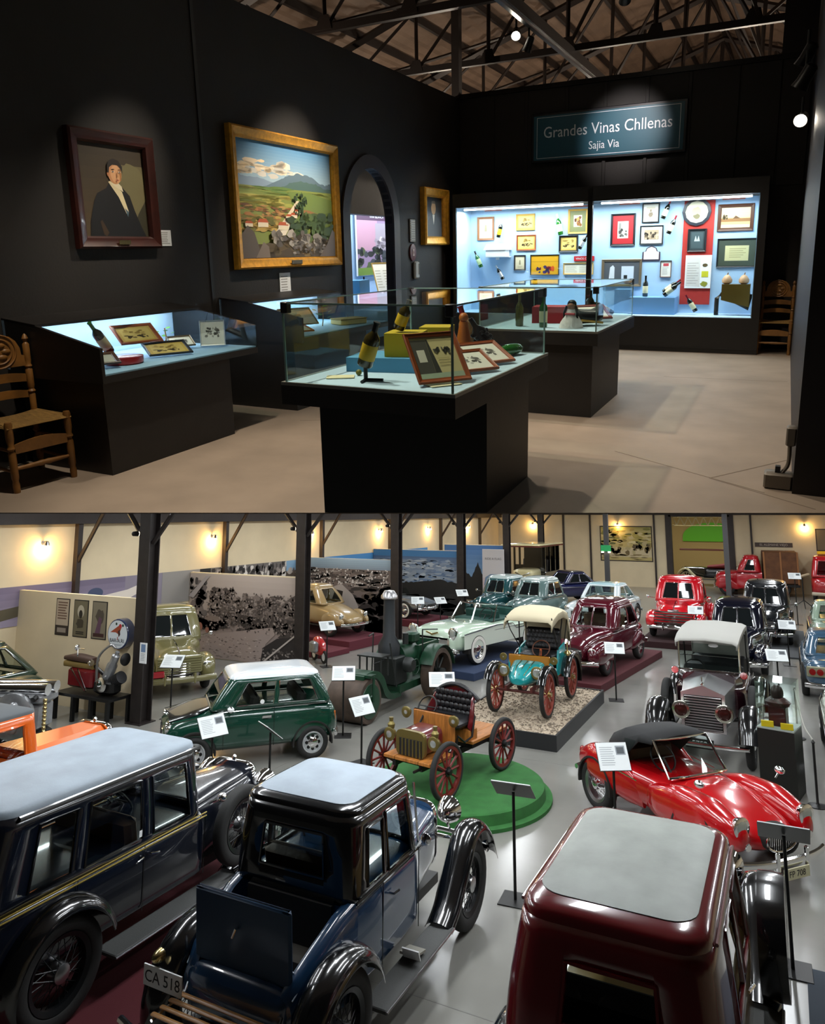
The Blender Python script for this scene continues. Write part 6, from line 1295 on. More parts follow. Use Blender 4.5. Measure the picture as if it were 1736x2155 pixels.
# ---- portrait
p = Pic(.66, .73, 2, .0008); p.grad(0, 1, '4a3c26', '33291a', 8); p.grad(.2, .8, '5c563a', '665f40', 6, .58, 1); p.blob(.8, .5, .24, .32, '6e6746', 24, .05)
p.poly([(.72, .0), (.86, .26), (1, .42), (1, 0)], '33301f')
p.poly([(.08, 0), (.1, .16), (.18, .38), (.24, .47), (.38, .53), (.44, .6), (.62, .56), (.74, .46), (.8, .3), (.9, .1), (.96, 0)], '0d0d10')
p.poly([(.24, .16), (.27, .18), (.36, .04), (.32, .0), (.28, .02)], '3a2a1a'); p.poly([(.42, .6), (.46, .62), (.62, .5), (.7, .28), (.66, .26), (.56, .44)], 'd8c9a0'); p.poly([(.64, .32), (.7, .28), (.68, .22)], '4b6270')
p.poly([(.46, .58), (.5, .65), (.62, .56), (.64, .5)], 'e0d4b4')
p.ell(.53, .695, .105, .115, 'c48a5c', 24); p.ell(.55, .69, .085, .1, 'd6a172', 22); p.poly([(.62, .76), (.635, .7), (.62, .62), (.6, .62), (.605, .72)], 'a9713f'); p.ell(.425, .69, .018, .032, 'b5764a', 12)
p.poly([(.41, .7), (.42, .79), (.46, .84), (.52, .86), (.6, .84), (.65, .78), (.65, .7), (.63, .75), (.58, .79), (.5, .79), (.45, .76), (.435, .7)], '1a120c')
for u in (.5, .6): p.ell(u, .715, .02, .008, 'ece0d0', 10); p.ell(u + .002, .715, .008, .008, '1c1512', 8); p.poly([(u - .03, .735), (u + .025, .738), (u + .02, .745), (u - .02, .743)], '2a1a10')
p.poly([(.56, .72), (.575, .66), (.55, .655)], 'b98554'); p.poly([(.52, .625), (.55, .632), (.58, .625), (.55, .615)], '9a4a38')
t = framed('portrait_painting', 'dark framed portrait of a man in a black coat with white cravat', 'painting', p, MAHOG, .1, DECK, (XL + .002, 4.45, 1.58), PI / 2, INTERIOR, .07)
MB().box((0, -.075, .05), (.12, .006, .035)).build('name_plate', BRASS, t, 0)
# ---- landscape
p = Pic(1.74, 1.2, 4, .0008); p.grad(.62, 1, 'a9c0c8', '4d86b0', 14); p.blobs(26, (.0, .72, .5, .84), (.03, .09), (.01, .035), ['e9d9bd', 'dcc9ac', 'e6cfa8', 'c9c4b8']); p.blobs(8, (.45, .74, .7, .78), (.03, .07), (.006, .015), ['d9d2c2'])
p.ridge([(0, .72), (.08, .69), (.2, .7), (.35, .66), (.45, .69)], .58, '8296a8', .006); p.ridge([(.25, .62), (.4, .68), (.5, .74), (.62, .77), (.75, .76), (.86, .71), (.93, .69), (1, .72)], .5, '5f7480', .008); p.ridge([(.38, .6), (.52, .68), (.65, .7), (.8, .7), (.9, .66), (1, .66)], .5, '4c6660', .01)
p.rect(0, 0, 1, .62, '7f8a44'); p.blobs(40, (0, .5, 1, .62), (.06, .14), (.006, .015), ['8f9a50', 'a3a45c', '74853f', '5f7a3c'], .2); p.blobs(40, (0, .42, .55, .54), (.05, .12), (.01, .02), ['98984a', 'aaa050', '858c40'], .2)
p.poly([(.5, .6), (.75, .6), (1, .55), (1, .2), (.6, .3), (.55, .45)], '6c7f3f'); p.poly([(.55, .44), (.72, .44), (.86, .4), (.8, .36), (.58, .4)], '93663c'); p.blobs(60, (.02, .36, .5, .46), (.01, .04), (.005, .012), ['8a5a34', 'a5703e', '6e4a2c', 'b58a52', '5d5a2c']); p.rect(.0, .3, .4, .37, '9c6a3a'); p.blobs(50, (0, .24, .42, .36), (.02, .06), (.008, .02), ['a8843c', '8a7a38', 'b89a4c', '6d6a30'])
p.poly([(.3, .18), (.36, .18), (.6, .5), (.62, .52), (.58, .52)], 'd8c8ae'); p.poly([(.36, .2), (.44, .2), (.62, .46), (.58, .42)], 'e6dcc8')
for u, v, s in ((.22, .27, .05), (.42, .25, .05), (.5, .3, .05), (.54, .36, .035), (.58, .4, .03), (.08, .27, .035), (.48, .35, .03), (.62, .45, .02)): p.rect(u - s, v, u + s, v + s * .8, 'ddd0b4'); p.poly([(u - s * 1.1, v + s * .8), (u + s * 1.1, v + s * .8), (u + s * .7, v + s * 1.4), (u - s * .7, v + s * 1.4)], 'b0522c')
p.blobs(60, (.5, .14, 1, .4), (.02, .07), (.02, .05), ['4d6130', '3f5429', '5b6e38', '36482a']); p.blobs(30, (.55, .4, .68, .58), (.006, .015), (.01, .03), ['32452a', '3f5530', '283820']); p.rect(0, 0, 1, .12, '4a3c26'); p.blobs(30, (.25, .02, .95, .18), (.03, .08), (.02, .04), ['5a4a2c', '6d5a36', '3d3220'])
p.poly([(0, 0), (.0, .2), (.06, .28), (.12, .22), (.16, .08), (.14, 0)], '5d5249'); p.poly([(.12, 0), (.2, .14), (.25, .1), (.26, 0)], '7a6c60'); p.blobs(26, (.3, .1, .85, .22), (.02, .055), (.02, .045), ['8a8278', '6f675f', 'a29a8f', '5c544d']); p.blobs(40, (.5, .02, .95, .12), (.008, .02), (.008, .02), ['9a9288', '6f675f', '544b40']); p.poly([(.8, 0), (.9, .12), (.97, .26), (1, .24), (1, 0)], '6b6058')
t = framed('landscape_painting', 'large gold framed landscape painting of a valley village', 'painting', p, GILT, .11, DECK, (XL + .002, 6.86, 1.36), PI / 2, INTERIOR, .08)
MB().box((0, -.085, .055), (.2, .008, .045), None, .003).build('name_plate', mat('grey_plate', '57503f', .4, .5), t, 0)
# ---- small portrait beyond the arch
p = Pic(.64, .6, 6, .0008); p.grad(0, 1, '57606a', '2a2d30', 8); p.poly([(.12, 0), (.2, .4), (.42, .55), (.62, .55), (.85, .35), (.92, 0)], '3b4046'); p.ell(.52, .72, .13, .16, 'c6a27c', 20); p.poly([(.38, .74), (.42, .9), (.6, .92), (.67, .76), (.6, .84), (.44, .84)], '6b6258'); p.poly([(.45, .56), (.58, .56), (.52, .3)], 'd6d2c8')
framed('portrait_painting', 'small gilt framed portrait between the arch and the corner', 'painting', p, GILT, .13, DECK, (XL + .002, 10.65, 1.6), PI / 2, INTERIOR, .1)
def wall_card(y, z, w, h, label, rz=PI / 2, x=XL + .002, n=7):
    t = thing('label_card', label, 'label', (x, y, z), rz, None, DECK); MB().b2(-w / 2, w / 2, -.006, -.001, 0, h).build('card', WHITE, t, 0); q = Pic(w, h, 5); q.lines(.12, .88, .1, .9, n, '9a9a96', .4); q.build('print', t, None, (0, -.0065, 0))
wall_card(4.97, 1.6, .15, .14, 'white label card right of the dark portrait'); wall_card(6.72, 1.04, .2, .26, 'white label card under the gold framed landscape'); wall_card(11.2, 1.62, .05, .16, 'white label card right of the small gilt portrait')
GP = mat('grey_plaque', '6a645c', .5, .3)
t = thing('wall_plaque', 'grey rounded plaque with raised lines beside the arch', 'plaque', (XL + .002, 9.9, 1.64), PI / 2, None, DECK); MB().box((0, -.012, .17), (.18, .02, .34), None, .01).build('plate', GP, t)
for k in range(9): MB().box((0, -.024, .04 + k * .033), (.13, .006, .012)).build('raised_line', mat('plaque_light', '8d867c', .5), t, 0)
t = thing('wall_plaque', 'oval dark red plaque below the grey one', 'plaque', (XL + .002, 9.9, 1.37), PI / 2, None, DECK); MB().lathe([(.1, -.002), (.1, -.02), (.09, -.024), (.003, -.024)], (0, 0, .12), 'Y', 28, 1.25).build('plate', mat('plaque_red', '5a2626', .5), t); MB().prism([(-.03, .07), (.03, .07), (.008, .12), (.03, .17), (-.03, .17), (-.008, .12)], -.029, -.0245, 'XZ').build('emblem', mat('plaque_pale', 'b59a90', .5), t, 0)
t = thing('wall_box', 'pale grey intercom box under the oval plaque', 'wall box', (XL + .002, 9.97, 1.1), PI / 2, None, DECK); MB().box((0, -.03, .13), (.15, .055, .26), None, .02).build('case', mat('box_grey', '9a968e', .5), t); MB().box((.04, -.06, .14), (.02, .006, .16)).build('strip', GP, t, 0)
# ---- hanging sign
t = thing('hanging_sign', 'teal hanging sign reading Grandes Vinas Chllenas', 'sign', (-2.6, YB - .03, 2.83), 0, None, DECK)
MB().b2(-1.16, 1.16, -.05, -.002, 0, .74, .01).build('panel', BLKF, t); MB().b2(-1.12, 1.12, -.056, -.05, .04, .7).build('face', mat('sign_teal', '1e4f5f', .45), t, 0)
LW = mat('sign_letters', 'd6dce0', .5)
for a in ((-1.07, 1.07, .065, .072), (-1.07, 1.07, .668, .675)): MB().b2(a[0], a[1], -.058, -.056, a[2], a[3]).build('border_line', LW, t, 0)
for x in (-1.07, 1.063): MB().b2(x, x + .007, -.058, -.056, .065, .675).build('border_line', LW, t, 0)
add_text('lettering', 'Grandes Vinas Chllenas', .235, LW, t, (0, -.058, .44), (PI / 2, 0, 0), sx=.86); add_text('lettering', 'Sajia Via', .165, LW, t, (-.02, -.058, .2), (PI / 2, 0, 0), sx=.86)
# ---- chairs
OAKC = mat('chair_oak', '7a5223', .45, var=.3, vscale=7, bump=.06, bscale=30); RUSH = mat('rush_seat', 'a07a3c', .85, bump=.9, bscale=70, var=.3, vscale=14, stretch=(1, 6, 1))
def chair(loc, rz, label):
    t = thing('ladderback_chair', label, 'chair', loc, rz, 'carved ladderback chairs with rush seats', DECK)
    leg = [(.021, 0), (.023, .05), (.018, .08), (.024, .1), (.024, .26), (.016, .285), (.027, .3), (.018, .32), (.025, .36), (.025, .46), (.02, .475)]
    post = leg[:-2] + [(.022, .46), (.022, .56), (.016, .57), (.027, .585), (.018, .6), (.024, .62), (.024, .74), (.016, .75), (.026, .765), (.018, .78), (.023, .81), (.023, .92), (.012, .935), (.022, .96), (.012, .985), (.003, .995)]
    for y in (-.2, .2): MB().lathe(leg, (.2, y, 0), 'Z', 12).build('front_leg', OAKC, t); MB().lathe(post, (-.2, y * .96, 0), 'Z', 12).build('back_post', OAKC, t)
    m = MB(); rings = []
    for k in range(9):
        u = -1 + k / 4; e = .02 * (1 - u * u); rings.append([(-.21, u * .21, .43), (.22, u * .22, .43), (.225, u * .22, .445 - .01), (.2, u * .215, .455 - e), (0, u * .2, .455 - e * 1.5), (-.2, u * .205, .455 - e)])
    m.loft(rings).build('seat', RUSH, t, 50)
    for z, h in ((.54, .05), (.655, .055)):
        P = [(-.2 - .015 * math.cos(PI * k / 20 * 1.0 - PI / 2) , -.18 + .36 * k / 10) for k in range(11)]
        m = MB(); m.loft([[(p_[0], p_[1], z + .012 * math.sin(PI * k / 10)), (p_[0] + .012, p_[1], z + .012 * math.sin(PI * k / 10)), (p_[0] + .012, p_[1], z + h + .02 * math.sin(PI * k / 10)), (p_[0], p_[1], z + h + .02 * math.sin(PI * k / 10))] for k, p_ in enumerate(P)]).build('back_slat', OAKC, t, 40)
    m = MB(); m.prism([(-.18, .77), (.18, .77), (.18, .84), (.15, .85), (.145, .9), (.12, .95), (.08, .985), (0, 1.0), (-.08, .985), (-.12, .95), (-.145, .9), (-.15, .85), (-.18, .84)], -.215, -.195, 'YZ'); c_ = m.build('crest', OAKC, t, 30)
    for r_ in (.115, .085): MB().tube([(-.193, r_ * math.cos(a), .885 + r_ * math.sin(a)) for a in [2 * PI * k / 28 for k in range(28)]], .007, 6, closed=True).build('carved_ring', OAKC, c_)
    for k in range(5): MB().sphere((-.194, .05 * math.cos(k * 1.3), .885 + .045 * math.sin(k * 1.3)), .024, 9, 6, (.5, 1.3, .8)).build('carving', OAKC, c_)
    m = MB(); m.loft([[(.195, -.18 + .036 * k, .27 - .01), (.21, -.18 + .036 * k, .26), (.21, -.18 + .036 * k, .32 + .025 * math.sin(PI * k / 10)), (.195, -.18 + .036 * k, .32 + .025 * math.sin(PI * k / 10))] for k in range(11)]).build('front_rail', OAKC, t, 40)
    MB().tube([(.2, -.18 + .024 * k, .16) for k in range(16)], [.011 + .006 * math.sin(PI * k / 15) + (.003 if 5 < k < 10 and k % 2 else 0) for k in range(16)], 10).build('stretcher', OAKC, t)
    for y in (-.2, .2):
        for z in (.14, .28): MB().cyl((-.2, y * .97, z), (.2, y, z), .011, 8).build('stretcher', OAKC, t)
chair((-4.59, 3.075, 0), R(-7), 'carved oak ladderback chair with rush seat beside the wall desk'); chair((-.09, 11.3, 0), R(-92), 'carved oak ladderback chair in the far right corner')
# ---- bottles and small exhibits
WINE = mat('wine_glass_dark', '11140f', .08, coat=.6); GREENG = mat('green_bottle_glass', '1c5a1c', .08, coat=.6); BROWNG = mat('brown_bottle_glass', '3a3016', .1, coat=.5)
PAPER = mat('cream_label', 'd8d0a8', .6); FOILR = mat('foil_red', '8a1626', .3, .3); FOILK = mat('foil_dark', '141416', .3, .3); FOILW = mat('foil_white', 'c9ccd0', .3, .5); LABG = mat('label_green', 'b9cf9a', .6); LABY = mat('label_yellow', 'c9a41c', .5)
def bottle(loc, label, glass=WINE, foil=FOILK, lab=PAPER, h=.3, ry=0.0, rx=0.0, rz=0.0, r=None, group='wine bottles on show', stand=False):
    r = r or h * .127
    t = thing('wine_bottle', label, 'bottle', loc, rz, group, DECK, rx=rx, ry=ry)
    MB().lathe([(r * .9, 0), (r, .01), (r, h * .6), (r * .9, h * .66), (r * .42, h * .76), (r * .36, h * .8)], (0, 0, 0), 'Z', 18).build('body', glass, t)
    MB().lathe([(r * .37, h * .79), (r * .37, h * .97), (r * .44, h * .975), (r * .44, h), (.002, h)], (0, 0, 0), 'Z', 14).build('foil', foil, t)
    MB().lathe([(r * 1.01, h * .16), (r * 1.02, h * .165), (r * 1.02, h * .5), (r * 1.01, h * .505)], (0, 0, 0), 'Z', 18).build('paper_label', lab, t)
    return t
def ticket(loc, w, h, label, rz=0.0, c=WHITE, rx=-PI / 2, group=None):
    return place(tag(MB().b2(-w / 2, w / 2, -.002, .002, 0, h).build('paper_card', c, None, 0), label, 'card', group), DECK, loc, rz, rx)
def mini(w, h, kind, seed):
    p = Pic(w, h, seed)
    if kind == 'plain': p.rect(0, 0, 1, 1, 'cfc4a6'); p.poly([(.4, .35), (.6, .35), (.56, .7), (.44, .7)], '8f8468'); p.lines(.25, .75, .1, .25, 2, '9a9078')
    elif kind == 'ochre': p.rect(0, 0, 1, 1, 'c4a655'); p.rect(.08, .1, .92, .9, 'd0b76a'); p.blobs(16, (.15, .25, .85, .45), (.03, .08), (.03, .06), ['4a3a1c', '2f2612', '6a5426']); p.blobs(8, (.2, .5, .8, .8), (.05, .1), (.04, .07), ['a98d48', '8f7434'])
    elif kind == 'red': p.rect(0, 0, 1, 1, 'a81f26'); p.rect(.24, .2, .76, .8, 'd8d4c8'); p.rect(.28, .24, .72, .76, 'a5a39c'); p.blobs(14, (.32, .28, .68, .5), (.03, .06), (.03, .06), ['4a4844', '2f2e2b', '6b6862']); p.rect(.3, .5, .4, .74, '7d7b76')
    elif kind == 'photo': p.rect(0, 0, 1, 1, 'dedcd4'); p.rect(.15, .22, .85, .82, '9c8a72'); p.blobs(18, (.2, .28, .8, .65), (.04, .07), (.08, .12), ['3a2f26', '6b5846', '241d18', 'bda88c'])
    elif kind == 'figure': p.rect(0, 0, 1, 1, 'dcdad2'); p.rect(.2, .15, .8, .85, 'c9bfae'); p.blob(.5, .4, .16, .16, '7a6a58'); p.ell(.5, .62, .06, .08, '8a7a66', 12)
    elif kind == 'green': p.rect(0, 0, 1, 1, '6d7048'); p.rect(.24, .25, .76, .8, 'd8cdb0'); p.blobs(12, (.32, .32, .68, .7), (.06, .1), (.06, .1), ['a5682c', '6b3d1c', 'c99a4a'])
    elif kind == 'dark': p.rect(0, 0, 1, 1, '4a4e54'); p.poly([(.14, .25), (.17, .75), (.25, .85), (.3, .75), (.3, .25)], 'c9ccd0'); p.rect(.5, .2, .85, .8, 'bfc8d4'); p.rect(.57, .24, .67, .4, '1c1d20')
    elif kind == 'yellow': p.rect(0, 0, 1, 1, 'c9960c'); p.rect(0, .66, 1, .7, 'b08208'); p.blobs(12, (.45, .1, .72, .4), (.04, .07), (.06, .1), ['26284a', '3a2a5a', '8a2420']); p.blobs(6, (.2, .1, .35, .38), (.03, .04), (.05, .08), ['26284a', '7a1f1c']); p.blob(.8, .3, .06, .14, 'c04a14')
    elif kind == 'barn': p.rect(0, 0, 1, 1, 'c9a470'); p.grad(.5, 1, 'd8b488', 'e0c49a', 4); p.rect(0, .3, 1, .46, '8a6238'); p.poly([(.4, .45), (.5, .6), (.66, .46)], '5a3c20'); p.blobs(8, (.05, .46, .2, .62), (.03, .05), (.04, .07), ['5a4a28', '3f3418']); p.rect(0, 0, 1, .16, 'd6bf96')
    elif kind == 'doc': p.rect(0, 0, 1, 1, '3a4438'); p.rect(.18, .2, .82, .78, 'bdb88a'); p.lines(.3, .75, .3, .7, 5, '8f8a62', .3)
    elif kind == 'moon': p.rect(0, 0, 1, 1, '27363a'); p.rect(.1, .08, .9, .92, '38484c'); p.poly([(.3, .45), (.4, .75), (.5, .5), (.6, .75), (.7, .45)], 'a9b3b0')
    elif kind == 'text': p.rect(0, 0, 1, 1, 'e2e0da'); p.lines(.15, .85, .12, .62, 6, '9a9894', .35); p.rect(.22, .68, .78, .86, 'b5404a')
    elif kind == 'pages': p.rect(0, 0, 1, 1, 'dcd8c8'); p.lines(.06, .46, .1, .8, 7, 'a9a48f', .3); p.lines(.54, .94, .1, .8, 7, 'a9a48f', .3)
    elif kind == 'grey': p.rect(0, 0, 1, 1, 'b5b3aa'); p.rect(.4, .5, .62, .66, '5a5a56')
    elif kind == 'engr': p.rect(0, 0, 1, 1, 'd9d6c9'); p.blobs(26, (.2, .35, .8, .75), (.03, .07), (.03, .07), ['5a5852', '7d7a72', '3a3833', '99968c'])
    elif kind == 'label': p.rect(0, 0, 1, 1, 'cfc08a'); p.rect(.0, .08, .36, .95, '4a4840'); p.rect(.08, .4, .26, .7, 'd6d2c0'); p.poly([(.36, .08), (.5, .08), (.4, .95), (.36, .95)], '35342e'); p.rect(0, 0, 1, .12, 'a9b89c'); p.blobs(14, (.45, .6, .85, .72), (.02, .04), (.03, .06), ['3a3830', '5a564a']); p.lines(.5, .9, .3, .5, 3, 'b5a774', .3)
    return p
# ---- wall vitrine
vt = thing('wall_vitrine', 'long black wall vitrine with two lit blue compartments', 'display case', (0, 11.0, 0), 0, None, DECK)
X0, X1, XM = -4.86, -.29, -2.65
for nm, a in (('base', (X0, X1, 0, .66, 0, .5)), ('header', (X0, X1, 0, .66, 2.17, 2.38)), ('end_panel', (X0, X0 + .05, 0, .66, .5, 2.17)), ('end_panel', (X1 - .1, X1, 0, .66, .5, 2.17)), ('divider', (XM - .035, XM + .035, 0, .06, .5, 2.36))): MB().b2(*a).build(nm, DARKC, vt, 0)
MB().b2(X0 + .05, X1 - .1, .62, .64, .5, 2.17).build('back_panel', SKYB, vt, 0); MB().b2(X0 + .05, X0 + .06, .02, .62, .5, 2.17).build('side_lining', SKYB, vt, 0); MB().b2(X1 - .11, X1 - .1, .02, .62, .5, 2.17).build('side_lining', SKYB, vt, 0); MB().b2(X0 + .05, X1 - .1, .0, .62, .5, .51).build('shelf', mat('shelf_blue', 'a9c6e0', .7), vt, 0)
for a, b in ((X0 + .05, XM - .035), (XM + .035, X1 - .1)):
    MB().b2(a, b, .012, .018, .51, 2.17).build('pane', CLEAR, vt, 0)
    MB().cyl((a + .1, .12, 2.14), (b - .1, .12, 2.14), .014, 8).build('light_tube', mat('case_tube', 'ffffff', .5, emit='f2f7ff', estr=10), vt)
    lamp('vitrine_light', 'AREA', 55, (.92, .97, 1), vt, ((a + b) / 2, .2, 2.12), (0, 0, 0), b - a - .1, .25)
MB().b2(-4.84, -.29, -.01, 0, .06, .07).build('plinth_line', INTERIOR, vt, 0)
V = lambda k: VI[k]
VI = {'f1': (-4.68, -4.38, 1.66, 2.04, 'plain', WALF, .035, 'tan framed drawing at the left end of the vitrine'), 'f2': (-4.0, -3.68, 1.8, 2.06, 'ochre', OCHF, .025, 'upper of two ochre framed prints in the vitrine'), 'f3': (-3.99, -3.66, 1.48, 1.73, 'ochre', TEAKF, .022, 'lower of two ochre framed prints in the vitrine'), 'f4': (-4.03, -3.83, 1.16, 1.41, 'plain', BLKF, .022, 'small dark framed print below the ochre prints'), 'f5': (-3.75, -3.27, 1.08, 1.41, 'yellow', BLKF, .014, 'yellow picture with small blue figures in the vitrine'), 'f6': (-3.28, -2.97, 1.44, 1.70, 'ochre', BLKF, .03, 'black framed cream print below the green matted one'), 'f7': (-3.14, -2.83, 1.72, 2.1, 'green', OCHF, .03, 'gold framed print with a green mat in the vitrine'), 'f8': (-3.2, -2.72, 1.09, 1.27, 'pages', OCHF, .015, 'open book pages in a thin frame by the divider'),
 'g1': (-2.47, -2.1, 1.52, 2.0, 'red', BLKF, .03, 'black framed print with a red mat'), 'g2': (-2.01, -1.76, 1.85, 2.14, 'figure', BLKF, .02, 'black framed drawing of a seated figure'), 'g3': (-2.03, -1.69, 1.53, 1.81, 'photo', BLKF, .02, 'black framed group photograph'), 'g4': (-2.59, -1.98, .9, 1.32, 'dark', SILF, .04, 'wide bronze framed panel with a grey mat'), 'g6': (-1.71, -1.55, 1.04, 1.29, 'text', BRNF, .01, 'small text sheet with red heading'), 'g7': (-1.34, -1.08, 1.41, 1.74, 'moon', BLKF, .03, 'dark teal picture on the red panel'), 'g8': (-.95, -.47, 1.69, 2.07, 'barn', BRNF, .05, 'brown framed picture of a barn at the right end'), 'g9': (-.93, -.4, 1.18, 1.59, 'doc', BLKF, .02, 'dark framed document with a green mat at the right end')}
for k, (a, b, c_, d, kind, fm, fw, l) in VI.items():
    yy = 11.617 if k not in ('g7',) else 11.596
    framed('framed_picture', l, 'picture', mini(b - a - 2 * fw, d - c_ - 2 * fw, kind, 3 + len(l)), fm, fw, DECK, ((a + b) / 2, yy, c_), 0, None, .022, 'framed pictures in the wall vitrine')
rp = thing('red_backboard', 'tall red panel standing in the right compartment', 'backboard', (-1.2, 11.61, .64), 0, None, DECK); MB().b2(-.21, .21, -.012, -.001, 0, 1.5).build('board', mat('vitrine_red', 'a5241c', .7), rp, 0)
t = thing('text_sheet', 'white text sheet with yellow pictures on the red panel', 'sheet', (-1.17, 11.595, .88), 0, None, DECK); MB().b2(-.18, .18, -.012, -.003, 0, .48).build('sheet', WHITE, t, 0); q = Pic(.36, .48, 8); q.rect(.04, .06, .58, .94, 'cfccc8'); q.lines(.08, .54, .12, .8, 9, 'aaa6a2', .3); q.ell(.76, .7, .1, .05, '57492c'); q.rect(.64, .34, .9, .52, 'c2c02c'); q.blob(.76, .14, .13, .08, '8a8c2c'); q.build('print', t, None, (0, -.0125, 0))
t = thing('octagonal_picture', 'dark octagonal frame with a round cream print', 'picture', (-1.235, 11.598, 1.98), 0, None, DECK); MB().lathe([(.2, -.003), (.2, -.025), (.16, -.03), (.155, -.01)], (0, 0, 0), 'Y', 12).build('frame', mat('octagon_frame', '2c2f38', .4), t, 0); q = Pic(.32, .32, 3); q.ell(.5, .5, .5, .5, 'd8d2b8', 28); q.blob(.5, .5, .2, .22, 'aaa383', 14, .15); q.blob(.5, .3, .14, .1, '6b6448'); q.build('print', t, None, (0, -.012, -.16))
t = thing('shaped_label', 'white shaped label with a dark scrolled border', 'label', (-1.85, 11.617, 1.29), 0, None, DECK); P_ = [(-.13, 0), (.13, 0), (.13, .13), (.09, .14), (.07, .19), (0, .22), (-.07, .19), (-.09, .14), (-.13, .13)]; MB().prism(P_, -.01, -.002, 'XZ').build('border', mat('label_violet', '3a2a38', .5), t, 0); MB().prism([(x * .84, .02 + z * .84) for x, z in P_], -.013, -.01, 'XZ').build('paper', WHITE, t, 0)
t = thing('red_sign', 'small red sign by the vitrine divider', 'sign', (-2.87, 11.617, 1.3), 0, None, DECK); MB().b2(-.16, .16, -.015, -.002, 0, .075).build('plate', mat('small_red', 'b0141e', .5), t, 0); add_text('lettering', 'VINOS CHILE', .045, LW, t, (0, -.0158, .036), (PI / 2, 0, 0))
for i, x in enumerate((-4.4, -2.95, -2.2, -.75)): place(tag(MB().b2(-.15, .15, -.01, -.002, 0, .02).build('shelf_strip', mat('strip_coral', 'c9776a', .6), None, 0), 'coral heading strip at the top of the vitrine, number %s from the left' % ['one', 'two', 'three', 'four'][i], 'strip'), DECK, (x, 11.617, 2.13))
bl = 'wine bottles hung in the vitrine'
for (x, z, ry, g_, f_, l_, h, l) in ((-4.28, 1.70, 14, WINE, FOILW, LABY, .28, 'dark bottle with yellow label near the tan drawing'), (-3.23, 1.71, -12, GREENG, FOILW, PAPER, .33, 'green bottle hung beside the green matted print'), (-2.93, 1.49, 30, WINE, FOILK, FOILW, .26, 'dark bottle tilted beside the divider'), (-4.58, 1.22, -24, GREENG, FOILK, LABG, .29, 'green bottle tilted at the left end'), (-4.19, 1.02, -30, WINE, FOILW, FOILW, .26, 'dark bottle tilted below the small paper house'), (-1.7, 1.90, 22, WINE, FOILR, PAPER, .28, 'red capped bottle right of the seated figure drawing'), (-1.61, 1.68, 22, WINE, FOILR, PAPER, .28, 'red capped bottle left of the octagonal frame')):
    bottle((x, 11.53, z), l, g_, f_, l_, h, ry=R(ry), group=bl)
bottle((-1.88, 11.4, .765), 'dark bottle standing on the low blue step', WINE, FOILK, PAPER, .31, group=bl); bottle((-1.62, 11.42, .83), 'upper dark bottle lying on the red cloth', WINE, FOILR, PAPER, .3, ry=R(52), group=bl); bottle((-1.6, 11.33, .79), 'lower dark bottle lying on the red cloth', WINE, FOILK, PAPER, .3, ry=R(50), group=bl); bottle((-1.14, 11.3, .56), 'red capped bottle leaning at the foot of the red panel', WINE, FOILR, PAPER, .28, ry=R(-32), group=bl)
place(tag(MB().b2(-.66, 0, -.2, .19, 0, .25).b2(-.9, -.66, -.05, .19, 0, .36).build('blue_step', mat('step_blue', '6f9cc8', .7), None, 0), 'stepped blue box on the vitrine floor', 'box'), DECK, (-1.43, 11.42, .511))
t = thing('paper_house', 'small white folded paper house in the vitrine', 'model', (-4.28, 11.5, 1.39), 0, None, DECK); MB().b2(-.17, .17, -.1, .1, 0, .12).build('walls', WHITE, t, 0); MB().prism([(-.21, .11), (.21, .11), (.15, .21), (-.15, .21)], -.11, .11, 'XZ').build('roof', WHITE, t, 0); MB().b2(-.03, .03, -.003, .003, -.05, 0).b2(-.2, .2, -.005, .114, -.012, 0).build('bracket', WHITE, t, 0)
t = thing('wine_press_model', 'old brass bellows model on a dark stand at the right end', 'model', (-.63, 11.35, .512), 0, None, DECK); MB().prism([(-.18, .22), (.19, .12), (.19, .44), (-.18, .44)], -.09, .09, 'XZ').build('hopper', mat('old_brass', '6a5420', .4, .4), t, 0); MB().tube([(-.24, 0, .0), (-.24, 0, .24), (-.2, 0, .3), (.18, 0, .1), (.2, 0, .3)], .03, 8).build('strap', mat('dark_strap', '2a241c', .5, .3), t); MB().b2(-.26, -.22, -.05, .05, 0, .05).build('foot', DARKC, t, 0)
for i, x in enumerate((-.75, -.53)):
    t = thing('gourd', ['left', 'right'][i] + ' of the two pale gourds on the brass model', 'gourd', (x, 11.35, .953), 0, 'gourds on the brass model', DECK); MB().lathe([(.03, 0), (.065, .02), (.07, .06), (.04, .11), (.015, .13)], (0, 0, 0), 'Z', 16).build('body', mat('gourd_skin', 'b58f6a', .5), t); MB().cyl((0, 0, .13), (.01, 0, .16), .008, 6).build('stem', OAKC, t)
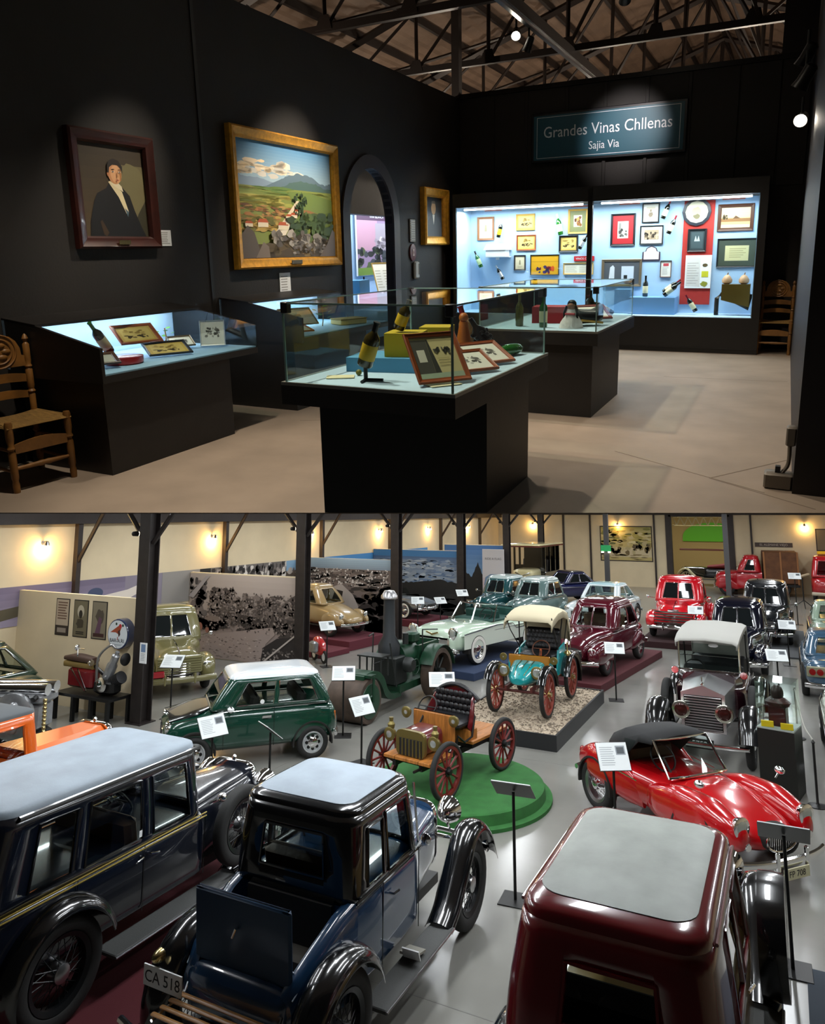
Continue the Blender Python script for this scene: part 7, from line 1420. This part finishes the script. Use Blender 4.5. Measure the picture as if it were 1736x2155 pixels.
# ---- wall desks
def desk(y0, y1, px0, px1, py0, py1, label):
    t = thing('wall_desk_case', label, 'display case', (0, 0, 0), 0, None, DECK); ZD = .72; xb, xf = XL + .004, -4.05
    MB().b2(xb + .06, px1, py0, py1, 0, ZD - .02).build('plinth', DARKC, t, 0); MB().b2(xb, xf, y0, y1, ZD - .05, ZD).build('deck', DARKC, t, 0); MB().b2(xb + .04, xf - .01, y0 + .03, y1 - .01, ZD, ZD + .01).build('lining', mat('lining_blue', '8fb3cf', .7), t, 0)
    prof = [(xb, ZD), (xf, ZD), (xf, ZD + .19), (-4.7, 1.05), (xb, 1.09)]
    MB().prism(prof, y0, y0 + .025, 'XZ').build('end_panel', DARKC, t, 0); MB().b2(xb, xb + .03, y0, y1, ZD, 1.08).build('back_panel', SKYB, t, 0)
    MB().prism([(xb, 1.075), (-4.68, 1.035), (-4.68, 1.055), (xb, 1.095)], y0, y1, 'XZ').build('lid', DARKC, t, 0)
    MB().prism([(-4.68, 1.035), (xf, ZD + .185), (xf, ZD + .19), (-4.68, 1.041)], y0 + .02, y1, 'XZ').build('sloping_pane', CLEAR, t, 0); MB().b2(xf - .005, xf, y0 + .025, y1, ZD, ZD + .185).build('front_pane', CLEAR, t, 0); MB().prism([(xb + .03, ZD), (xf - .005, ZD), (xf - .005, ZD + .185), (-4.68, 1.03), (xb + .03, 1.07)], y1 - .005, y1, 'XZ').build('end_pane', CLEAR, t, 0)
    MB().cyl((-4.86, y0 + .1, 1.045), (-4.86, y1 - .1, 1.045), .014, 8).build('light_tube', mat('case_tube', 'ffffff'), t)
    lamp('desk_light', 'AREA', 9, (.93, .97, 1), t, (-4.84, (y0 + y1) / 2, 1.03), (0, R(12), 0), .12, y1 - y0 - .15)
desk(3.32, 4.95, -5, -4.13, 3.38, 4.67, 'black wall desk with a sloping glass lid nearest the chair'); desk(5.62, 7.3, -5, -4.17, 5.64, 7.0, 'second black wall desk, behind the nearest glass case')
def flat(loc, w, h, kind, fm, fw, label, rz, lean, seed=3, group='framed pictures lying in the cases'): return framed('framed_picture', label, 'picture', mini(w, h, kind, seed), fm, fw, DECK, loc, R(rz), None, .018, group, rx=-R(lean))
D1 = .732
flat((-4.52, 4.12, D1 + .1), .28, .2, 'ochre', TEAKF, .03, 'orange framed print leaning in the nearest wall desk', 70, 60); flat((-4.28, 4.18, D1 + .012), .3, .2, 'ochre', BLKF, .022, 'black framed print at the front of the nearest wall desk', 62, 72); flat((-4.52, 4.56, D1 + .02), .18, .14, 'engr', SILF, .012, 'small grey photograph right of the orange frame', 62, 65)
flat((-4.36, 4.74, D1 + .012), .19, .2, 'engr', FOILW, .01, 'white framed cartoon standing at the right of the nearest wall desk', 40, 12); flat((-4.26, 3.5, D1 + .03), .2, .15, 'grey', BRNF, .03, 'brown tray frame at the left of the nearest wall desk', 62, 75)
bottle((-4.5, 3.78, D1 + .08), 'green necked dark bottle leaning in the nearest wall desk', WINE, GREENG, PAPER, .3, rx=R(38), rz=R(10)); t = place(tag(MB().lathe([(.13, 0), (.14, .01), (.14, .055), (.12, .06), (.003, .06)], (0, 0, 0), 'Z', 28).build('red_stand', mat('glossy_red', 'a01c1c', .3, coat=.5), None), 'round red stand in the nearest wall desk', 'stand'), DECK, (-4.36, 3.78, D1))
place(tag(MB().b2(-.06, .06, -.2, .2, 0, .015).build('red_cloth', mat('red_felt', 'b5232a', .9), None, 0), 'red felt strip at the left of the nearest wall desk', 'cloth'), DECK, (-4.62, 3.6, D1 + .001), R(12))
def plant(loc, label, s=1.0):
    t = thing('grape_vine_sprig', label, 'plant', loc, 0, None, DECK); MB().tube([(0, 0, 0), (.01, .01, .08 * s), (-.02, .03, .16 * s)], .006, 6).build('stem', OAKC, t)
    lm = mat('vine_leaf', '3c7a22', .5); r_ = random.Random(int(loc[1] * 100))
    for k in range(8):
        a = k * 2.4; c = Vector((.05 * math.cos(a) * s, .05 * math.sin(a) * s, (.07 + .014 * k) * s)); d = Vector((math.cos(a), math.sin(a), .4)).normalized() * .045 * s; sd = Vector((-math.sin(a), math.cos(a), 0)) * .025 * s
        MB().poly([tuple(c), tuple(c + d * .5 + sd), tuple(c + d), tuple(c + d * .5 - sd)]).build('leaf', lm, t, 0)
plant((-4.8, 4.62, D1), 'green vine sprig at the back of the nearest wall desk')
plant((-4.45, 6.55, D1), 'green vine sprig in the second wall desk', 1.3); flat((-4.35, 6.05, D1 + .06), .34, .24, 'grey', SILF, .012, 'large grey sheet leaning in the second wall desk', 62, 55); flat((-4.25, 5.85, D1 + .01), .3, .2, 'grey', TEAKF, .015, 'pale sheet in an orange folder in the second wall desk', 62, 80)
t = thing('old_book', 'thick yellowed book lying in the second wall desk', 'book', (-4.3, 6.85, D1), R(65), None, DECK); MB().b2(-.17, .17, -.11, .11, 0, .06, .008).build('pages', mat('old_pages', 'cbb27a', .7), t); MB().b2(-.175, .175, -.115, .115, .06, .066).build('cover', mat('old_cover', 'b59a5c', .6), t, 0)
# ---- free standing glass cases
def glass_case(x0, x1, y0, y1, zt, gz, plinth, label):
    t = thing('glass_case', label, 'display case', (0, 0, 0), 0, None, DECK)
    MB().prism(plinth, 0, zt - .1).build('plinth', DARKC, t, 0); MB().b2(x0, x1, y0, y1, zt - .12, zt - .012).build('skirt', DARKC, t, 0); MB().b2(x0 + .01, x1 - .01, y0 + .01, y1 - .01, zt - .012, zt).build('deck', DECKB, t, 0)
    for a in ((x0, x1, y0, y0 + .012), (x0, x1, y1 - .012, y1), (x0, x0 + .012, y0 + .012, y1 - .012), (x1 - .012, x1, y0 + .012, y1 - .012)): MB().b2(a[0], a[1], a[2], a[3], zt - .012, zt + .006).build('edge_trim', mat('trim_alloy', '8f8f88', .35, .7), t, 0)
    g = .02
    for a in ((x0 + g, x1 - g, y0 + g, y0 + g + .006), (x0 + g, x1 - g, y1 - g - .006, y1 - g), (x0 + g, x0 + g + .006, y0 + g + .006, y1 - g - .006), (x1 - g - .006, x1 - g, y0 + g + .006, y1 - g - .006)): MB().b2(*a, zt, gz).build('pane', CLEAR, t, 0)
    MB().b2(x0 + g, x1 - g, y0 + g, y1 - g, gz, gz + .006).build('glass_top', CLEAR, t, 0)
    GE = mat('glass_edge', '7d9a94', .15, .2)
    for x in (x0 + g + .003, x1 - g - .003):
        for y in (y0 + g + .003, y1 - g - .003): MB().b2(x - .005, x + .005, y - .005, y + .005, zt, gz).build('pane_edge', GE, t, 0)
        MB().b2(x - .004, x + .004, y0 + g, y1 - g, gz, gz + .009).build('pane_edge', GE, t, 0)
    for y in (y0 + g + .003, y1 - g - .003): MB().b2(x0 + g, x1 - g, y - .004, y + .004, gz, gz + .009).build('pane_edge', GE, t, 0)
    for x in (x0 + g + .015, x1 - g - .015):
        for y in (y0 + g + .015, y1 - g - .015): MB().b2(x - .022, x + .022, y - .022, y + .022, gz - .05, gz + .012, .003).build('corner_clip', BLKF, t)
EDGE = [(-2.33, 3.362), (-1.455, 3.744)]
glass_case(-2.47, -1.41, 3.2, 4.78, .8, 1.235, [EDGE[0], EDGE[1], (-1.455, 4.5), (-2.33, 4.5)], 'nearest free standing glass case on a black plinth')
glass_case(-2.55, -1.42, 6.3, 8.0, .78, 1.16, [(-2.4, 6.38), (-1.48, 6.38), (-1.48, 7.55), (-2.4, 7.55)], 'second free standing glass case, behind the nearest one')
Z = .801
place(tag(MB().b2(-.24, .3, -.16, .16, 0, .085).build('blue_block', MIDB, None, 0), 'low blue block in the nearest glass case', 'box'), DECK, (-2.12, 3.86, Z), R(10))
place(tag(MB().b2(-.11, .11, -.11, .11, 0, .14).build('yellow_block', mat('block_yellow', 'b39a0a', .6), None, 0), 'yellow block on the blue block', 'box'), DECK, (-2.03, 3.88, Z + .087), R(14)); place(tag(MB().b2(-.1, .1, -.1, .1, 0, .22).build('yellow_block', mat('block_yellow', 'b39a0a'), None, 0), 'tall yellow block behind the framed label', 'box'), DECK, (-2.02, 4.3, Z), R(14))
def ring_stand(loc, label, rz=0):
    t = thing('bottle_stand', label, 'stand', loc, rz, None, DECK); MB().tube([(0, 0, .004), (.1, .02, .004)], .008, 6).tube([(0, 0, .004), (.02, -.08, .004)], .008, 6).tube([(0, 0, .004), (0, 0, .07)], .012, 8).build('foot', BLKF, t); return t
ring_stand((-2.05, 3.42, Z + .004), 'small black stand under the tilted wrapped bottle'); bottle((-2.055, 3.42, Z + .085), 'wrapped dark bottle tilted on a small stand in the nearest case', BROWNG, FOILK, LABY, .26, ry=R(20), r=.045)
bottle((-2.06, 3.84, Z + .246), 'dark bottle with a yellow label tilted on the yellow block', BROWNG, OLB, LABY, .19, ry=R(24), r=.036)
ticket((-2.22, 3.42, Z + .004), .16, .1, 'cream card lying at the left of the nearest case', R(30), PAPER); place(tag(MB().sphere((0, 0, .018), .018, 10, 7).build('olive', mat('olive_green', '6b6a1c', .5), None), 'small olive green ball beside the cream card', 'ball'), DECK, (-2.18, 3.56, Z)); 
flat((-1.58, 3.46, Z + .012), .26, .26, 'label', TEAKF, .028, 'orange framed wine label at the front corner of the nearest case', 52, 40); flat((-1.545, 3.85, Z + .012), .24, .18, 'engr', TEAKF, .022, 'middle orange framed photograph lying in the nearest case', 55, 66); flat((-1.56, 4.16, Z + .012), .26, .2, 'engr', TEAKF, .026, 'right orange framed photograph lying in the nearest case', 58, 66)
ticket((-1.55, 3.42, Z + .004), .18, .14, 'cream card under the orange framed label', R(52), PAPER)
t = thing('statuette', 'orange clay statuette between the yellow blocks', 'statuette', (-1.83, 4.3, Z), 0, None, DECK, sc=.9); MB().lathe([(.06, 0), (.06, .02), (.04, .05), (.05, .16), (.035, .24), (.03, .28)], (0, 0, 0), 'Z', 14).build('body', mat('clay_orange', 'a85a12', .5), t); MB().sphere((0, 0, .31), .035, 10, 8).build('head', mat('clay_orange', 'a85a12'), t)
t = thing('grape_bottle', 'dark bottle covered with moulded grapes', 'bottle', (-1.72, 4.5, Z + .04), R(30), None, DECK, ry=R(-32)); MB().lathe([(.045, 0), (.05, .02), (.05, .16), (.018, .2), (.016, .26)], (0, 0, 0), 'Z', 14).build('body', FOILK, t)
for k in range(26): a = k * 2.4; MB().sphere((.05 * math.cos(a), .05 * math.sin(a), .02 + .0055 * k), .016, 8, 5).build('grape', FOILK, t)
bottle((-1.86, 4.55, Z + .018), 'bottle wrapped in brown sacking', mat('sacking', '7a5a30', .9, bump=.3, bscale=90), FOILR, mat('sacking', '7a5a30'), .33, ry=R(-18), r=.05)
place(tag(MB().sphere((0, 0, .04), .05, 12, 8, (2.4, 1, .8)).build('green_glass_lump', GREENG, None), 'lump of green glass at the back of the nearest case', 'glass lump'), DECK, (-1.62, 4.62, Z), R(70))
# second case
Z = .781
bottle((-2.25, 6.65, Z), 'olive bottle standing at the left of the second case', mat('olive_glass', '4c4a1a', .12, coat=.5), OLB, mat('olive_glass', '4c4a1a'), .3); bottle((-2.0, 6.6, Z), 'green bottle with pale label standing in the second case', GREENG, GREENG, PAPER, .3)
place(tag(MB().b2(-.16, .16, -.14, .14, 0, .16).build('red_block', mat('block_red', '9a1620', .7), None, 0), 'red cloth covered block in the second case', 'box'), DECK, (-2.08, 7.1, Z), R(8))
t = thing('doll', 'doll with black plaits and a white dress in the second case', 'doll', (-1.74, 6.62, Z), 0, None, DECK); MB().lathe([(.11, 0), (.1, .05), (.05, .13), (.035, .17)], (0, 0, 0), 'Z', 18).build('dress', mat('doll_white', 'd0cdc8', .8, bump=.3, bscale=30), t); MB().sphere((0, 0, .2), .04, 12, 8).build('head', mat('doll_skin', '9a6a4c', .6), t); MB().sphere((0, .012, .215), .044, 12, 8).build('hair', FOILK, t)
for s in (-1, 1): MB().tube([(s * .04, -.01, .2), (s * .06, -.02, .14), (s * .055, -.03, .07)], .013, 6).build('plait', FOILK, t)
MB().tube([(-.045, -.05, .13), (.045, -.05, .13)], .012, 6).build('sash', mat('doll_red', 'a0303a', .7), t)
t = thing('saddle_model', 'small dark leather saddle model in the second case', 'model', (-1.66, 6.86, Z), R(40), None, DECK); MB().body([(-.16, .04, .04, .2, 2.6), (-.08, .1, .02, .16, 2.8), (.06, .1, .02, .15, 2.8), (.15, .05, .04, .2, 2.6)], 14, 18).build('seat', LEATHER, t, 50); MB().tube([(-.1, -.1, .06), (.12, -.1, .03)], .012, 6).build('strap', OCHF, t)
flat((-1.62, 7.16, Z + .03), .26, .18, 'engr', mat('rose_frame', '7a2c28', .45), .03, 'red-brown tray frame leaning in the second case', 40, 60); bottle((-1.56, 7.55, Z + .05), 'dark bottle lying at the right of the second case', WINE, FOILK, FOILW, .3, ry=R(-60), rz=R(20)); bottle((-1.75, 7.4, Z), 'slim dark bottle standing behind the saddle model', WINE, FOILK, LABY, .3)
# ---- room seen through the arch
w = struct(place(MB().b2(-8.2, -8.0, 7.9, 17, 0, 3).b2(-8.2, XL - .1, 17, 17.2, 0, 3).b2(-8.2, XL - .1, 7.7, 7.9, 0, 3).build('wall_arch_room', mat('arch_room_blue', '9db9d6', .8), None, 0), DECK)); struct(place(MB().b2(-8.2, XL - .1, 7.7, 17.2, 2.95, 3.05).build('ceiling_arch_room', DARKC, None, 0), DECK))
struct(place(MB().b2(-6.5, -6.3, 8.5, 16, 2.12, 2.95).build('trim_60', DARKC, None, 0), DECK))
t = thing('lit_showcase', 'blue lit showcase seen through the arch', 'display case', (0, 0, 0), 0, None, DECK); MB().b2(-7.6, -6.5, 9.5, 15.5, .0, .72).build('base', mat('step_blue', '6f9cc8'), t, 0); MB().b2(-7.66, -7.6, 9.5, 15.5, .72, 2.6).build('back', SKYB, t, 0); lamp('showcase_light', 'AREA', 90, (.9, .96, 1), t, (-6.8, 12.3, 2.5), (0, R(20), 0), .4, 4.5)
MB().cyl((-6.65, 10, 2.6), (-6.65, 15, 2.6), .02, 8).build('light_tube', mat('case_tube', 'ffffff'), t)
t = thing('exhibition_poster', 'tall violet poster with a photograph seen through the arch', 'poster', (-7.55, 13.1, 1.05), PI / 2, None, DECK); MB().b2(-.72, .95, -.02, -.001, 0, 1.25).build('board', WHITE, t, 0); q = Pic(1.6, 1.22, 5); q.rect(0, 0, 1, 1, '8d7a9a'); q.rect(0, .88, 1, 1, '4a2f4f'); q.rect(0, .4, .5, .88, 'b08aa0'); q.rect(.45, .4, 1, .84, '9a94a2'); q.blobs(30, (.45, .42, 1, .6), (.02, .06), (.02, .04), ['6a6470', 'c2bcc8', '8a8490']); q.blobs(40, (0, .14, 1, .42), (.03, .08), (.04, .08), ['2a3330', '39424a', '4a5a3a', '20262a']); q.rect(0, 0, 1, .12, '6b8a3a'); q.build('print', t, None, (.115, -.021, .01)); add_text('lettering', 'VINA BLANCA', .09, LW, t, (.1, -.026, 1.16), (PI / 2, 0, 0))
framed('framed_picture', 'gold framed text sheet leaning in the showcase beyond the arch', 'picture', mini(.42, .55, 'pages', 5), OCHF, .025, DECK, (-7.0, 12.6, .73), R(70), None, .02, None, rx=-R(18))
place(tag(MB().b2(-.25, .25, -.25, .25, 0, .3).build('blue_block', MIDB, None, 0), 'blue block in the showcase beyond the arch', 'box'), DECK, (-7.0, 11.3, .721), R(10)); bottle((-7.1, 11.9, .722), 'dark bottle in the showcase beyond the arch', WINE, FOILK, PAPER, .34)
# ---- right side fittings
t = thing('outlet_box', 'grey power outlet box with conduit at the foot of the right wall', 'outlet box', (.128, 4.9, 0), 0, None, DECK); GC = mat('conduit_grey', '6a6258', .5, .4); MB().b2(-.16, 0, -.06, .06, 0, .1, .01).build('floor_box', GC, t); MB().b2(-.055, 0, -.045, .045, .28, .4, .008).build('wall_box', GC, t); MB().tube(catmull([(-.03, 0, .28), (-.03, 0, .16), (-.06, -.01, .1)], 4), .012, 8).build('conduit', GC, t)
MB().b2(-.1, -.07, -.02, .02, .1, .14).build('switch', BLKF, t)
for i, (y, z) in enumerate(((7.2, 2.85), (7.6, 3.1), (8.6, 2.72))): track_spot((.02, y, z), (-1.2, y + .5, .5) if i < 2 else (-.6, 4.4, 1.2), 8, 'small black spotlight on the right wall, %s of three' % ['first', 'second', 'third'][i])
t = thing('pendant_lamp', 'pale dome pendant lamp high in the roof', 'pendant lamp', (-2.55, 10.6, 5.02), 0, None, DECK); MB().lathe([(.27, 0), (.25, .04), (.18, .12), (.06, .18), (.04, .24)], (0, 0, 0), 'Z', 24).build('shade', mat('dome_shade', '8d857a', .5), t); MB().cyl((0, 0, .24), (0, 0, 1.6), .01, 6).build('cord', BLKF, t)
for i, (x, y) in enumerate(((-6.5, 14.5), (-1.0, 15.0), (-4.0, 18.5), (2.5, 17), (-7.5, 8.5), (-.5, 20))):  # unseen lamps added beyond the walls to brighten the roof
    t = thing('added_roof_lamp', 'added unseen bare lamp lighting the roof from beyond the gallery walls, %s' % ['left near', 'middle near', 'middle far', 'right near', 'beside the left wall', 'right far'][i], 'pendant lamp', (x, y, 3.4), 0, 'added unseen roof lamps', DECK); MB().lathe([(.03, .1), (.05, .08), (.05, 0)], (0, 0, 0), 'Z', 12).build('holder', BLKF, t); MB().sphere((0, 0, -.05), .06, 12, 8).build('bulb', LENS, t); MB().cyl((0, 0, .1), (0, 0, 1.2), .008, 6).build('cord', BLKF, t); lamp('added_roof_light', 'POINT', 170, (1, .85, .68), t, (0, 0, -.16), size=.08)
